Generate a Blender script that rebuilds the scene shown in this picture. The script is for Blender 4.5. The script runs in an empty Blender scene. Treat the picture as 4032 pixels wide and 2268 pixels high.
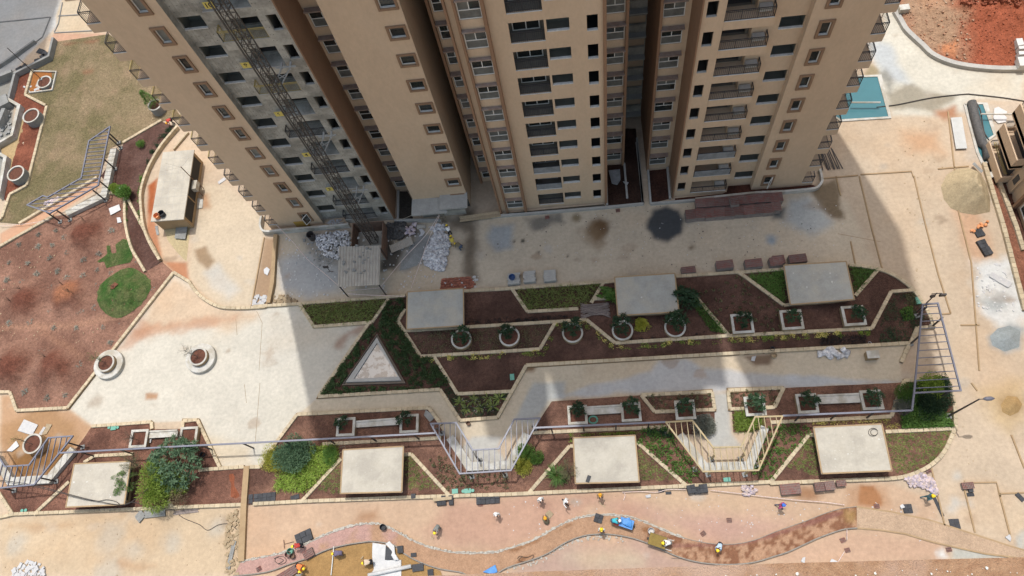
import bpy, bmesh, math, random
import numpy as np
from mathutils import Vector, Matrix

# ------------------------------------------------------------------ camera, sky, sun, exposure
SC = bpy.context.scene
COL = SC.collection
CAM_H = 67.0                       # metres above the courtyard
FOC, PCX, PCY = 2900.0, 2016.0, 1134.0
RW = np.array([[0.99249932, -0.06872889, -0.10110115],     # world axes seen from the camera
               [-0.0234156, -0.91856526, 0.39457518],
               [-0.11998672, -0.38924825, -0.91328472]])
cd = bpy.data.cameras.new('camera'); cam = bpy.data.objects.new('camera', cd); COL.objects.link(cam)
cd.sensor_width = 36.0; cd.lens = 36.0 * FOC / 4032.0; cd.clip_start = 0.1; cd.clip_end = 4000
cam.matrix_world = Matrix(((RW[0][0], -RW[0][1], -RW[0][2], 0), (RW[1][0], -RW[1][1], -RW[1][2], 0),
                           (RW[2][0], -RW[2][1], -RW[2][2], CAM_H), (0, 0, 0, 1)))
SC.camera = cam
SUN_EL, SUN_AZ = math.radians(73.0), math.atan2(-0.284, 0.959)
w = bpy.data.worlds.new('World'); SC.world = w; w.use_nodes = True
nt = w.node_tree; nt.nodes.clear()
sky = nt.nodes.new('ShaderNodeTexSky'); sky.sky_type = 'NISHITA'; sky.sun_disc = False
sky.sun_elevation = SUN_EL; sky.sun_rotation = SUN_AZ; sky.altitude = 900; sky.air_density = 2.2; sky.dust_density = 10.0; sky.ozone_density = 1.0
bg = nt.nodes.new('ShaderNodeBackground'); bg.inputs['Strength'].default_value = 0.15
out = nt.nodes.new('ShaderNodeOutputWorld')
nt.links.new(sky.outputs[0], bg.inputs[0]); nt.links.new(bg.outputs[0], out.inputs[0])
sd = bpy.data.lights.new('sun', 'SUN'); sd.energy = 2.6; sd.angle = math.radians(0.53); sd.color = (1.0, 0.98, 0.945)
sun = bpy.data.objects.new('sun', sd); COL.objects.link(sun)
S_DIR = Vector((math.sin(SUN_AZ) * math.cos(SUN_EL), math.cos(SUN_AZ) * math.cos(SUN_EL), math.sin(SUN_EL)))
sun.rotation_euler = (-S_DIR).to_track_quat('-Z', 'Y').to_euler(); sun.location = (0, 0, 150)
vs = SC.view_settings; vs.view_transform = 'Standard'; vs.look = 'None'; vs.gamma = 1.0; vs.exposure = 0.25
vs.use_curve_mapping = False
try: SC.cycles.max_bounces = 6; SC.cycles.diffuse_bounces = 3; SC.cycles.transparent_max_bounces = 6
except Exception: pass

random.seed(7); RNG = np.random.default_rng(7)

# ------------------------------------------------------------------ survey: image measurements to ground coordinates
TILE = {r + c: (x0, y0, 1100 / 2097) for r, y0 in zip('abc', (0, 700, 1508)) for c, x0 in zip('1234', (0, 1000, 2000, 2932))}
TILE.update(v=(0, 0, 4032 / 2576), n=(0, 0, 1.0), u=(1600, 1540, 1 / 3.8125), l=(0, 1640, 1 / 3.45), k=(80, 480, 1 / 3.45),
            r=(3400, 1380, 1 / 3.293), q=(3600, 340, 1 / 2.588), s=(3500, 1860, 532 / 1889), e=(3500, 0, 532 / 2570),
            w=(1400, 860, 480 / 2484), o=(1900, 1930, 620 / 2576), p=(2500, 1930, 620 / 2576), m=(1100, 2080, 460 / 2576),
            d=(0, 180, 330 / 797), z1=(1000, 660, 1 / 3.8125), z2=(1500, 560, 1 / 3.8125), z3=(2000, 560, 1 / 3.8125),
            z4=(2500, 500, 1 / 3.8125), z5=(2900, 480, 1 / 3.8125), z6=(580, 500, 1 / 3.8125))
def at(t, x, y, z=0.0):
    x0, y0, s = TILE[t]
    r = RW @ np.array([x0 + x * s - PCX, y0 + y * s - PCY, FOC])
    k = (z - CAM_H) / r[2]
    return Vector((r[0] * k, r[1] * k, z))
def pts(spec, z=0.0):
    res, t = [], 'n'
    for tok in spec.split():
        if ',' in tok:
            x, y = tok.split(','); res.append(at(t, float(x), float(y), z))
        else: t = tok
    return res

# ------------------------------------------------------------------ materials
def srgb(r, g, b):
    f = lambda c: (c / 255) / 12.92 if c / 255 <= 0.04045 else (((c / 255) + 0.055) / 1.055) ** 2.4
    return (f(r), f(g), f(b), 1.0)
def lin(r, g, b): return (r, g, b, 1.0)
MATS = {}
def mat(name, c1, c2=None, scale=1.5, detail=6.0, rough=0.85, bump=0.0, bscale=20.0, rnd=0.0, fine=0.0, fscale=40.0, spec=0.3,
        metal=0.0, alpha=1.0, c3=None, s3=0.3, lo=0.35, hi=0.65, trans=0.0, stretch=None):
    if name in MATS: return MATS[name]
    m = bpy.data.materials.new(name); m.use_nodes = True
    n, l = m.node_tree.nodes, m.node_tree.links
    b = n['Principled BSDF']; b.inputs['Roughness'].default_value = rough; b.inputs['Metallic'].default_value = metal
    b.inputs['Specular IOR Level'].default_value = spec; b.inputs['Alpha'].default_value = alpha
    if trans: b.inputs['Transmission Weight'].default_value = trans
    geo = n.new('ShaderNodeNewGeometry'); pos = geo.outputs['Position']
    if stretch:
        mp = n.new('ShaderNodeMapping'); mp.inputs['Scale'].default_value = stretch; l.new(pos, mp.inputs['Vector']); pos = mp.outputs[0]
    def noise(sc, de=detail):
        t = n.new('ShaderNodeTexNoise'); t.inputs['Scale'].default_value = sc; t.inputs['Detail'].default_value = de
        t.inputs['Roughness'].default_value = 0.62; l.new(pos, t.inputs['Vector']); return t.outputs['Fac']
    def ramp(v, a, z):
        r = n.new('ShaderNodeMapRange'); r.inputs['From Min'].default_value = a; r.inputs['From Max'].default_value = z; l.new(v, r.inputs['Value']); return r.outputs[0]
    def mix(f, a, z, mode='MIX'):
        x = n.new('ShaderNodeMix'); x.data_type = 'RGBA'; x.blend_type = mode
        for i, v in ((6, a), (7, z)):
            if isinstance(v, tuple): x.inputs[i].default_value = v
            else: l.new(v, x.inputs[i])
        if isinstance(f, float): x.inputs[0].default_value = f
        else: l.new(f, x.inputs[0])
        return x.outputs[2]
    cur = c1
    if c2 is not None: cur = mix(ramp(noise(scale), lo, hi), c1, c2)
    if c3 is not None: cur = mix(ramp(noise(s3, 5.0), 0.45, 0.62), cur, c3)
    if fine:
        fv = ramp(noise(fscale, 3.0), 0.25, 0.75)
        g = n.new('ShaderNodeMapRange'); g.inputs['To Min'].default_value = 1 - fine; g.inputs['To Max'].default_value = 1 + fine; l.new(fv, g.inputs['Value'])
        cc = n.new('ShaderNodeCombineColor'); [l.new(g.outputs[0], cc.inputs[i]) for i in range(3)]
        cur = mix(1.0, cur, cc.outputs[0], 'MULTIPLY')
    if rnd:
        oi = n.new('ShaderNodeObjectInfo'); g = n.new('ShaderNodeMapRange'); g.inputs['To Min'].default_value = 1 - rnd; g.inputs['To Max'].default_value = 1 + rnd
        l.new(oi.outputs['Random'], g.inputs['Value']); cc = n.new('ShaderNodeCombineColor'); [l.new(g.outputs[0], cc.inputs[i]) for i in range(3)]
        cur = mix(1.0, cur, cc.outputs[0], 'MULTIPLY')
    if isinstance(cur, tuple): b.inputs['Base Color'].default_value = cur
    else: l.new(cur, b.inputs['Base Color'])
    if bump:
        bp = n.new('ShaderNodeBump'); bp.inputs['Strength'].default_value = 1.0; bp.inputs['Distance'].default_value = bump
        l.new(noise(bscale, 5.0), bp.inputs['Height']); l.new(bp.outputs[0], b.inputs['Normal'])
    MATS[name] = m; return m
def M(k): return MATS[k]

# ------------------------------------------------------------------ mesh helpers
class MB:
    """collects boxes, bars, prisms and tubes, then builds ONE mesh object"""
    def __init__(s): s.v, s.f, s.smooth = [], [], False
    def quad(s, *p):
        i = len(s.v); s.v += [tuple(q) for q in p]; s.f.append(tuple(range(i, i + len(p)))); return s
    def hexa(s, b, t):
        i = len(s.v); s.v += [tuple(q) for q in b] + [tuple(q) for q in t]; n = len(b)
        s.f.append(tuple(i + k for k in reversed(range(n)))); s.f.append(tuple(i + n + k for k in range(n)))
        for k in range(n): s.f.append((i + k, i + (k + 1) % n, i + n + (k + 1) % n, i + n + k))
        return s
    def box(s, x0, x1, y0, y1, z0, z1):
        return s.hexa([(x0, y0, z0), (x1, y0, z0), (x1, y1, z0), (x0, y1, z0)], [(x0, y0, z1), (x1, y0, z1), (x1, y1, z1), (x0, y1, z1)])
    def prism(s, poly, z0, z1):
        p = [(q[0], q[1]) for q in poly]
        if sum(p[i][0] * p[(i + 1) % len(p)][1] - p[(i + 1) % len(p)][0] * p[i][1] for i in range(len(p))) < 0: p = p[::-1]
        return s.hexa([(a, b, z0) for a, b in p], [(a, b, z1) for a, b in p])
    def rbox(s, c, sx, sy, z0, z1, a=0.0):
        ca, sa = math.cos(a), math.sin(a)
        q = [(c[0] + x * ca - y * sa, c[1] + x * sa + y * ca) for x, y in ((-sx / 2, -sy / 2), (sx / 2, -sy / 2), (sx / 2, sy / 2), (-sx / 2, sy / 2))]
        return s.prism(q, z0, z1)
    def bar(s, a, b, w, h=None, up=(0, 0, 1)):
        a, b = Vector(a), Vector(b); h = h or w; d = (b - a)
        if d.length < 1e-6: return s
        d.normalize(); u = Vector(up)
        if abs(d.dot(u)) > 0.95: u = Vector((0, 1, 0))
        r = d.cross(u).normalized(); u = r.cross(d).normalized()
        o = [(-1, -1), (1, -1), (1, 1), (-1, 1)]
        return s.hexa([a + r * x * w / 2 + u * y * h / 2 for x, y in o][::-1], [b + r * x * w / 2 + u * y * h / 2 for x, y in o][::-1])
    def tube(s, path, rad, seg=6):
        path = [Vector(p) for p in path]; rings = []
        rr = rad if isinstance(rad, (list, tuple)) else [rad] * len(path)
        for k, p in enumerate(path):
            d = (path[min(k + 1, len(path) - 1)] - path[max(k - 1, 0)]).normalized()
            u = Vector((0, 0, 1)) if abs(d.z) < 0.9 else Vector((1, 0, 0))
            r = d.cross(u).normalized(); u = r.cross(d); i = len(s.v)
            for j in range(seg):
                a = 2 * math.pi * j / seg; s.v.append(tuple(p + (r * math.cos(a) + u * math.sin(a)) * rr[k]))
            rings.append(i)
        for k in range(len(rings) - 1):
            for j in range(seg):
                s.f.append((rings[k] + j, rings[k] + (j + 1) % seg, rings[k + 1] + (j + 1) % seg, rings[k + 1] + j))
        s.f.append(tuple(rings[0] + j for j in reversed(range(seg)))); s.f.append(tuple(rings[-1] + j for j in range(seg)))
        return s
    def lathe(s, c, prof, seg=28):
        """prof: list of (radius, z); open profile turned about c"""
        i = len(s.v)
        for r, z in prof:
            for j in range(seg):
                a = 2 * math.pi * j / seg; s.v.append((c[0] + r * math.cos(a), c[1] + r * math.sin(a), c[2] + z))
        for k in range(len(prof) - 1):
            for j in range(seg):
                s.f.append((i + k * seg + j, i + k * seg + (j + 1) % seg, i + (k + 1) * seg + (j + 1) % seg, i + (k + 1) * seg + j))
        return s
    def cap(s, c, r, z, seg=28):
        i = len(s.v); s.v += [(c[0] + r * math.cos(2 * math.pi * j / seg), c[1] + r * math.sin(2 * math.pi * j / seg), c[2] + z) for j in range(seg)]
        s.f.append(tuple(range(i, i + seg))); return s
    def mesh(s, name, m):
        me = bpy.data.meshes.new(name); me.from_pydata(s.v, [], s.f); me.update()
        if m is not None: me.materials.append(m if not isinstance(m, str) else MATS[m])
        if s.smooth:
            me.polygons.foreach_set('use_smooth', [True] * len(me.polygons))
        return me
    def build(s, name, m, parent=None): return link(name, s.mesh(name, m), parent)
def link(name, data, parent=None):
    o = bpy.data.objects.new(name, data); COL.objects.link(o)
    if parent is not None: o.parent = parent; o.matrix_parent_inverse = Matrix.Identity(4)
    return o
def put(o, loc, rz=0.0, sc=None):
    o.location = loc; o.rotation_euler = (0, 0, rz)
    if sc is not None: o.scale = (sc, sc, sc) if not isinstance(sc, (tuple, list)) else sc
    return o
def tag(o, label, cat, group=None):
    o['label'] = label; o['category'] = cat
    if group: o['group'] = group
    return o
def struct(o): o['kind'] = 'structure'; return o
def stuff(o, label=None, cat=None):
    o['kind'] = 'stuff'
    if label: o['label'] = label; o['category'] = cat
    return o
def thing(name, label, cat, loc=(0, 0, 0), rz=0.0, group=None, sc=None):
    o = link(name, None); put(o, loc, rz, sc); return tag(o, label, cat, group)
def clone(src, loc, rz=0.0, sc=None, label=None, group=None):
    o = src.copy(); COL.objects.link(o); put(o, loc, rz, sc)
    if label: o['label'] = label
    if group: o['group'] = group
    for ch in src.children:
        c = ch.copy(); COL.objects.link(c); c.parent = o
        for g in ch.children:
            d = g.copy(); COL.objects.link(d); d.parent = c
    return o
def smooth_noise(X, Y, scale, seed=0, octs=4):
    """value-noise fBm on arrays, about 0..1"""
    tot = np.zeros_like(X); amp, norm = 1.0, 0.0
    for o in range(octs):
        r = np.random.default_rng(seed * 17 + o); L = r.random((256, 256))
        u, v = X * scale * 2 ** o + 37.1 * o, Y * scale * 2 ** o + 11.7 * o
        iu, iv = np.floor(u).astype(int), np.floor(v).astype(int); fu, fv = u - iu, v - iv
        fu, fv = fu * fu * (3 - 2 * fu), fv * fv * (3 - 2 * fv)
        a, b, c, d = L[iu % 256, iv % 256], L[(iu + 1) % 256, iv % 256], L[iu % 256, (iv + 1) % 256], L[(iu + 1) % 256, (iv + 1) % 256]
        tot += amp * ((a * (1 - fu) + b * fu) * (1 - fv) + (c * (1 - fu) + d * fu) * fv); norm += amp; amp *= 0.55
    return tot / norm
def poly_sdf(PX, PY, poly):
    """signed distance, negative inside"""
    d = np.full(PX.shape, 1e18); inside = np.zeros(PX.shape, bool); n = len(poly)
    for i in range(n):
        ax, ay = poly[i][0], poly[i][1]; bx, by = poly[(i + 1) % n][0], poly[(i + 1) % n][1]
        ex, ey = bx - ax, by - ay; wx, wy = PX - ax, PY - ay
        t = np.clip((wx * ex + wy * ey) / max(ex * ex + ey * ey, 1e-9), 0, 1)
        d = np.minimum(d, (wx - ex * t) ** 2 + (wy - ey * t) ** 2)
        c = ((ay <= PY) & (by > PY)) | ((by <= PY) & (ay > PY))
        xi = ax + (PY - ay) / (ey if abs(ey) > 1e-9 else 1e-9) * ex
        inside ^= c & (PX < xi)
    return np.where(inside, -np.sqrt(d), np.sqrt(d))
def inside(p, poly):
    c = False; n = len(poly)
    for i in range(n):
        a, b = poly[i], poly[(i + 1) % n]
        if (a[1] > p[1]) != (b[1] > p[1]) and p[0] < (b[0] - a[0]) * (p[1] - a[1]) / (b[1] - a[1]) + a[0]: c = not c
    return c
def curve(p, n=6):
    """Catmull-Rom through 2D/3D points"""
    r = []
    for i in range(len(p) - 1):
        a, b, c, d = p[max(i - 1, 0)], p[i], p[i + 1], p[min(i + 2, len(p) - 1)]
        for k in range(n):
            t = k / n; r.append(0.5 * ((2 * b) + (c - a) * t + (2 * a - 5 * b + 4 * c - d) * t * t + (3 * b - a - 3 * c + d) * t ** 3))
    r.append(p[-1]); return r

# ------------------------------------------------------------------ surface materials
def alb(r, g, b, k=1.78):
    q = srgb(r, g, b); u = .25 * q[0] + .6 * q[1] + .15 * q[2]; q = [c + (u - c) * .14 for c in q]; return (q[0] / k, q[1] / k, q[2] / k, 1.0)
def vmat(name, rough=0.9, fine=0.12, fscale=9.0, fine2=0.08, fscale2=45.0, bump=0.02, bscale=14.0, spec=0.25, speck=0.0):
    """vertex-coloured surface: the painted colour times two scales of grain"""
    m = bpy.data.materials.new(name); m.use_nodes = True; n, l = m.node_tree.nodes, m.node_tree.links
    b = n['Principled BSDF']; b.inputs['Roughness'].default_value = rough; b.inputs['Specular IOR Level'].default_value = spec
    a = n.new('ShaderNodeAttribute'); a.attribute_name = 'Col'; geo = n.new('ShaderNodeNewGeometry'); cur = a.outputs['Color']
    hs = []
    for f, s in ((fine, fscale), (fine2, fscale2)):
        t = n.new('ShaderNodeTexNoise'); t.inputs['Scale'].default_value = s; t.inputs['Detail'].default_value = 5; t.inputs['Roughness'].default_value = 0.65
        l.new(geo.outputs['Position'], t.inputs['Vector']); hs.append(t.outputs['Fac'])
        g = n.new('ShaderNodeMapRange'); g.inputs['From Min'].default_value = 0.3; g.inputs['From Max'].default_value = 0.7
        g.inputs['To Min'].default_value = 1 - f; g.inputs['To Max'].default_value = 1 + f; l.new(t.outputs['Fac'], g.inputs['Value'])
        x = n.new('ShaderNodeVectorMath'); x.operation = 'SCALE'; l.new(cur, x.inputs[0]); l.new(g.outputs[0], x.inputs['Scale']); cur = x.outputs[0]
    if speck:
        vo = n.new('ShaderNodeTexVoronoi'); vo.inputs['Scale'].default_value = 1.1; l.new(geo.outputs['Position'], vo.inputs['Vector'])
        g = n.new('ShaderNodeMapRange'); g.inputs['From Min'].default_value = 0.03; g.inputs['From Max'].default_value = 0.05; g.inputs['To Min'].default_value = speck; g.inputs['To Max'].default_value = 0.0
        l.new(vo.outputs['Distance'], g.inputs['Value'])
        x = n.new('ShaderNodeMix'); x.data_type = 'RGBA'; l.new(g.outputs[0], x.inputs[0]); l.new(cur, x.inputs[6]); x.inputs[7].default_value = (0.08, 0.055, 0.04, 1); cur = x.outputs[2]
    l.new(cur, b.inputs['Base Color'])
    bp = n.new('ShaderNodeBump'); bp.inputs['Distance'].default_value = bump; bp.inputs['Strength'].default_value = 1.0
    t = n.new('ShaderNodeTexNoise'); t.inputs['Scale'].default_value = bscale; t.inputs['Detail'].default_value = 6; l.new(geo.outputs['Position'], t.inputs['Vector'])
    l.new(t.outputs['Fac'], bp.inputs['Height']); l.new(bp.outputs[0], b.inputs['Normal'])
    MATS[name] = m; return m
vmat('pavement', 0.88, 0.11, 3.0, 0.09, 19.0, 0.010, 16.0, speck=0.35)
vmat('soil', 0.95, 0.30, 4.0, 0.34, 16.0, 0.09, 8.0, 0.1, speck=0.0)
vmat('turf', 0.95, 0.26, 4.0, 0.5, 11.0, 0.08, 12.0, 0.1)
vmat('earth', 0.95, 0.22, 2.5, 0.24, 11.0, 0.16, 4.0, 0.1)
vmat('sand', 0.95, 0.14, 4.0, 0.16, 16.0, 0.04, 7.0, 0.1)

def paint(C, X, Y, poly, rgb, soft=0.5, amp=0.8, nsc=0.35, alpha=1.0, seed=1):
    if isinstance(poly, str): poly = pts(poly)
    lo = [min(p[i] for p in poly) - 3 * soft - amp * 2 - 1 for i in (0, 1)]; hi = [max(p[i] for p in poly) + 3 * soft + amp * 2 + 1 for i in (0, 1)]
    k = (X > lo[0]) & (X < hi[0]) & (Y > lo[1]) & (Y < hi[1])
    if not k.any(): return
    x, y = X[k], Y[k]
    d = poly_sdf(x, y, poly) + (smooth_noise(x, y, nsc, seed, 4) - 0.5) * 2 * amp
    t = np.clip(0.5 - d / (2 * max(soft, 1e-3)), 0, 1); t = (t * t * (3 - 2 * t) * alpha)[:, None]
    C[k] = C[k] * (1 - t) + np.array(alb(*rgb)[:3]) * t
def blob(C, X, Y, t, x, y, r, rgb, ry=None, soft=0.5, amp=0.5, nsc=0.6, alpha=1.0, seed=1):
    """r in tile units; a stain round a surveyed point"""
    s = TILE[t][2] * CAM_H / 2700.0; c = at(t, x, y); ry = ry or r
    poly = [Vector((c.x + r * s * math.cos(a), c.y + ry * s * math.sin(a), 0)) for a in np.linspace(0, 2 * math.pi, 14)[:-1]]
    paint(C, X, Y, poly, rgb, soft, amp, nsc, alpha, seed)
def grid_sheet(name, xs, ys, zfun, cfun, m):
    X, Y = np.meshgrid(xs, ys); nx, ny = len(xs), len(ys); x, y = X.ravel(), Y.ravel()
    C = cfun(x, y); z = zfun(x, y)
    i = (np.arange(ny - 1)[:, None] * nx + np.arange(nx - 1)[None, :]).ravel()
    F = np.stack([i, i + 1, i + nx + 1, i + nx], 1)
    return raw_mesh(name, np.stack([x, y, z], 1), F, C, m)
def raw_mesh(name, V, F, C, m, smooth=True):
    me = bpy.data.meshes.new(name); me.vertices.add(len(V)); me.vertices.foreach_set('co', V.astype(np.float32).ravel())
    k = F.shape[1]; me.loops.add(F.size); me.loops.foreach_set('vertex_index', F.astype(np.int32).ravel())
    me.polygons.add(len(F)); me.polygons.foreach_set('loop_start', (np.arange(len(F)) * k).astype(np.int32))
    me.polygons.foreach_set('use_smooth', np.full(len(F), smooth))
    if C is not None:
        ca = me.color_attributes.new('Col', 'FLOAT_COLOR', 'POINT'); ca.data.foreach_set('color', np.concatenate([C, np.ones((len(C), 1))], 1).astype(np.float32).ravel())
    me.materials.append(MATS[m] if isinstance(m, str) else m); me.update(); me.validate(); return link(name, me)
def field(name, poly, cell, zfun, cfun, m, parent=None):
    """a sheet with the outline of poly, its own relief and colours"""
    if isinstance(poly, str): poly = pts(poly)
    x0, x1 = min(p[0] for p in poly), max(p[0] for p in poly); y0, y1 = min(p[1] for p in poly), max(p[1] for p in poly)
    xs, ys = np.arange(x0 - cell, x1 + 2 * cell, cell), np.arange(y0 - cell, y1 + 2 * cell, cell)
    X, Y = np.meshgrid(xs, ys); x, y = X.ravel().copy(), Y.ravel().copy(); nx = len(xs)
    d = poly_sdf(x, y, poly); i = (np.arange(len(ys) - 1)[:, None] * nx + np.arange(nx - 1)[None, :]).ravel()
    F = np.stack([i, i + 1, i + nx + 1, i + nx], 1); F = F[(d[F] < 0).any(1)]
    o = np.where(d > 0)[0]; best = np.full(len(o), 1e18); bx, by = x[o].copy(), y[o].copy()
    for k in range(len(poly)):
        a, b = poly[k], poly[(k + 1) % len(poly)]; ex, ey = b[0] - a[0], b[1] - a[1]
        t = np.clip(((x[o] - a[0]) * ex + (y[o] - a[1]) * ey) / max(ex * ex + ey * ey, 1e-9), 0, 1); qx, qy = a[0] + ex * t, a[1] + ey * t
        dd = (x[o] - qx) ** 2 + (y[o] - qy) ** 2; q = dd < best; best[q] = dd[q]; bx[q] = qx[q]; by[q] = qy[q]
    x[o], y[o] = bx, by
    used = np.unique(F); mp = np.full(len(x), -1); mp[used] = np.arange(len(used)); x, y = x[used], y[used]; F = mp[F]
    ob = raw_mesh(name, np.stack([x, y, zfun(x, y)], 1), F, cfun(x, y), m)
    if parent is not None: ob.parent = parent
    return ob
def flat(rgb):
    return lambda x, y: np.tile(np.array(alb(*rgb)[:3]), (len(x), 1))

# ------------------------------------------------------------------ the ground sheet
def ground_colour(x, y):
    C = np.tile(np.array(alb(231, 205, 174)[:3]), (len(x), 1))
    n = smooth_noise(x, y, 0.09, 3, 5)[:, None]; C = C * (0.90 + 0.2 * n)
    far = (np.abs(x) > 90) | (np.abs(y) > 95); C[far] = np.array(alb(170, 140, 105)[:3])
    P = lambda *a, **k: paint(C, x, y, *a, **k); B = lambda *a, **k: blob(C, x, y, *a, **k)
    # service road before the tower: dusty concrete
    P('b2 150,430 2097,250 b3 2097,60 b4 560,60 1000,300 1080,690 0,720 b2 1580,860 0,960', (236, 217, 188), 0.6, 0.5)
    P('b2 180,620 b2 420,560 b2 640,640 b2 630,860 b2 420,900 b2 215,830', (206, 206, 204), 0.8, 0.9, seed=4)
    P('b2 350,420 b2 720,400 b2 640,640 b2 480,640 b2 400,540', (168, 160, 148), 0.7, 0.8, alpha=0.8, seed=5)
    P('b2 950,400 b2 1130,560 b2 1060,700 b2 940,710 b2 940,520', (112, 104, 94), 0.5, 0.5, 0.7, seed=6)
    P('b2 1010,330 b2 1250,350 b2 1250,440 b2 1000,470', (118, 110, 100), 0.6, 0.5, 0.7, seed=7)
    P('b2 1120,560 b2 1250,420 b2 1380,430 b2 1300,640 b2 1150,700 b2 1090,690', (176, 177, 174), 0.4, 0.5, 0.7, seed=8)
    P('b2 1440,320 b2 1640,240 b2 1680,420 b2 1660,640 b2 1700,780 b2 1580,760 b2 1560,560 b2 1600,420 b2 1480,380', (122, 106, 86), 0.7, 0.7, 0.6, 0.85, seed=9)
    P('b2 1780,350 b2 1940,360 b2 1930,520 b2 1830,530 b2 1760,450', (196, 200, 200), 0.5, 0.5, seed=10)
    P('b3 120,300 b3 400,270 b3 420,340 b3 260,370 b3 200,390', (138, 132, 122), 0.5, 0.6, 0.7, 0.85, seed=11)
    B('b3', 515, 298, 36, (170, 150, 115), soft=0.3, amp=0.2)
    P('b3 620,330 b3 680,300 b3 765,330 b3 740,440 b3 660,480 b3 600,410', (138, 104, 68), 0.5, 0.5, 0.8, seed=12)
    P('b3 520,400 b3 640,330 b3 740,500 b3 680,540 b3 580,490', (176, 146, 108), 0.6, 0.5, 0.7, 0.6, seed=13)
    P('b3 1050,320 b3 1090,240 b3 1190,215 b3 1290,240 b3 1330,320 b3 1300,420 b3 1200,475 b3 1100,455 b3 1040,380', (88, 91, 94), 0.35, 0.25, 0.8, seed=14)
    P('b3 1330,290 b3 1400,250 b3 1420,330 b3 1340,360', (150, 148, 142), 0.4, 0.3, seed=15)
    P('b4 470,70 b4 690,10 b4 735,150 b4 745,300 b4 650,320 b4 560,220', (150, 128, 98), 0.35, 0.5, 0.8, seed=16)
    P('b4 310,150 b4 480,130 b4 560,230 b4 650,330 b4 480,420 b4 300,330', (206, 208, 204), 0.7, 0.8, seed=17)
    P('b4 200,250 b4 300,230 b4 290,310 b4 210,310', (112, 116, 116), 0.4, 0.3, seed=18)
    B('b3', 1980, 465, 45, (176, 190, 200), soft=0.4, seed=19); B('b3', 1375, 525, 25, (160, 140, 110), soft=0.25)
    for q in (112, 475, 12), (447, 588, 8), (230, 562, 5), (45, 478, 6): B('b3', q[0], q[1], q[2] + 4, (86, 80, 66), soft=0.12, amp=0.08)
    # plaza on the left
    P('b1 1310,715 1425,785 1540,915 1700,980 2000,972 b2 330,950 455,1125 860,1105 620,1449 c2 487,108 330,240 165,460 60,632 c1 1840,632 1660,635 1490,280 1145,295 700,325 515,190 b1 860,1290', (236, 228, 210), 0.15, 0.0)
    P('b1 1300,780 b1 1640,980 b1 2000,985 b1 1960,1090 b1 1500,1130 b1 1150,1190 b1 900,1250 b1 1080,1050', (236, 198, 156), 0.9, 1.2, 0.3, 0.75, seed=21)
    P('b1 980,1130 b1 1350,1080 b1 1780,1030 b1 1780,1080 b1 1300,1150 b1 1000,1200', (212, 146, 102), 0.5, 0.7, 0.8, 0.55, seed=22)
    P('b1 1060,1060 b1 1160,1120 b1 1000,1280 b1 890,1290', (214, 150, 108), 0.5, 0.6, 0.8, 0.55, seed=23)
    P('c1 1090,80 c1 1180,85 c1 1180,120 c1 1100,118', (206, 160, 120), 0.2, 0.25, 1.0, seed=24)
    P('b2 560,1290 b2 700,1150 b2 880,1105 b2 860,1120 b2 700,1200 b2 640,1290', (196, 160, 136), 0.4, 0.5, 0.7, 0.8, seed=25)
    P('b2 60,1000 b2 300,1000 b2 330,1300 b2 60,1449', (232, 226, 212), 1.0, 0.8, alpha=0.6, seed=26)
    P('c2 60,100 c2 330,60 c2 360,230 c2 150,420', (240, 232, 212), 1.0, 0.8, alpha=0.6, seed=27)
    P('c1 1380,380 c1 1900,460 c1 1880,620 c1 1650,620', (240, 216, 176), 0.8, 0.7, alpha=0.7, seed=28)
    # forecourt beside the left corner of the tower
    P('b1 1500,40 1700,60 1990,290 1980,460 1890,960 1700,980 1560,900 1430,760 1440,400', (236, 214, 182), 0.4, 0.2, seed=29)
    P('b1 1540,720 b1 1640,640 b1 1800,840 b1 1720,900 b1 1570,830', (228, 220, 206), 0.6, 0.5, seed=30)
    P('b1 1460,540 b1 1540,520 b1 1620,620 b1 1560,680 b1 1490,640', (178, 146, 108), 0.35, 0.35, 0.8, 0.9, seed=31)
    P('b1 1510,110 b1 1560,120 b1 1580,220 b1 1520,230', (212, 160, 114), 0.5, 0.5, seed=32)
    P('b1 1990,450 b1 2080,450 b1 2030,960 b1 1900,960', (196, 160, 122), 0.3, 0.25, seed=33)
    # bottom left court
    P('c1 0,1020 c1 1820,930 c1 1800,1449 c1 0,1449', (228, 200, 162), 0.4, 0.3, seed=34)
    for q in ((820, 1160, 110), (1300, 1190, 70), (120, 1210, 60), (830, 1410, 110), (1640, 1080, 70), (1000, 1250, 60)): B('c1', q[0], q[1], q[2], (214, 204, 186), soft=0.7, amp=0.8, alpha=0.7, seed=q[2])
    P('c1 60,1050 c1 560,1060 c1 330,1110 c1 60,1080', (214, 170, 120), 0.5, 0.5, 0.6, 0.6, seed=36)
    P('c1 900,1340 c1 1150,1370 c1 1080,1410 c1 900,1390', (212, 164, 116), 0.5, 0.5, 0.6, 0.6, seed=37)
    # bottom court: ochre to the left, pinkish to the right
    P('c1 1850,930 c2 0,920 c2 1500,860 c3 0,840 c3 1400,790 c4 0,770 c4 1100,740 c4 1450,900 c4 1500,1449 c1 1850,1449', (230, 192, 156), 0.4, 0.2, seed=38)
    P('c2 1450,900 c3 0,850 c3 700,840 c3 560,1000 c3 200,1150 c2 1800,1270 c2 1500,1260 c2 1200,1130', (220, 170, 142), 1.2, 1.2, 0.25, 0.8, seed=39)
    P('c3 600,880 c3 1000,1010 c3 1500,1200 c4 0,1190 c4 300,1070 c4 60,1010 c3 1400,1000', (214, 168, 150), 1.2, 1.4, 0.25, 0.8, seed=40)
    P('c3 900,830 c3 1900,830 c4 100,900 c3 1700,960 c3 1200,940', (230, 194, 156), 1.0, 1.0, 0.3, 0.8, seed=41)
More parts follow.
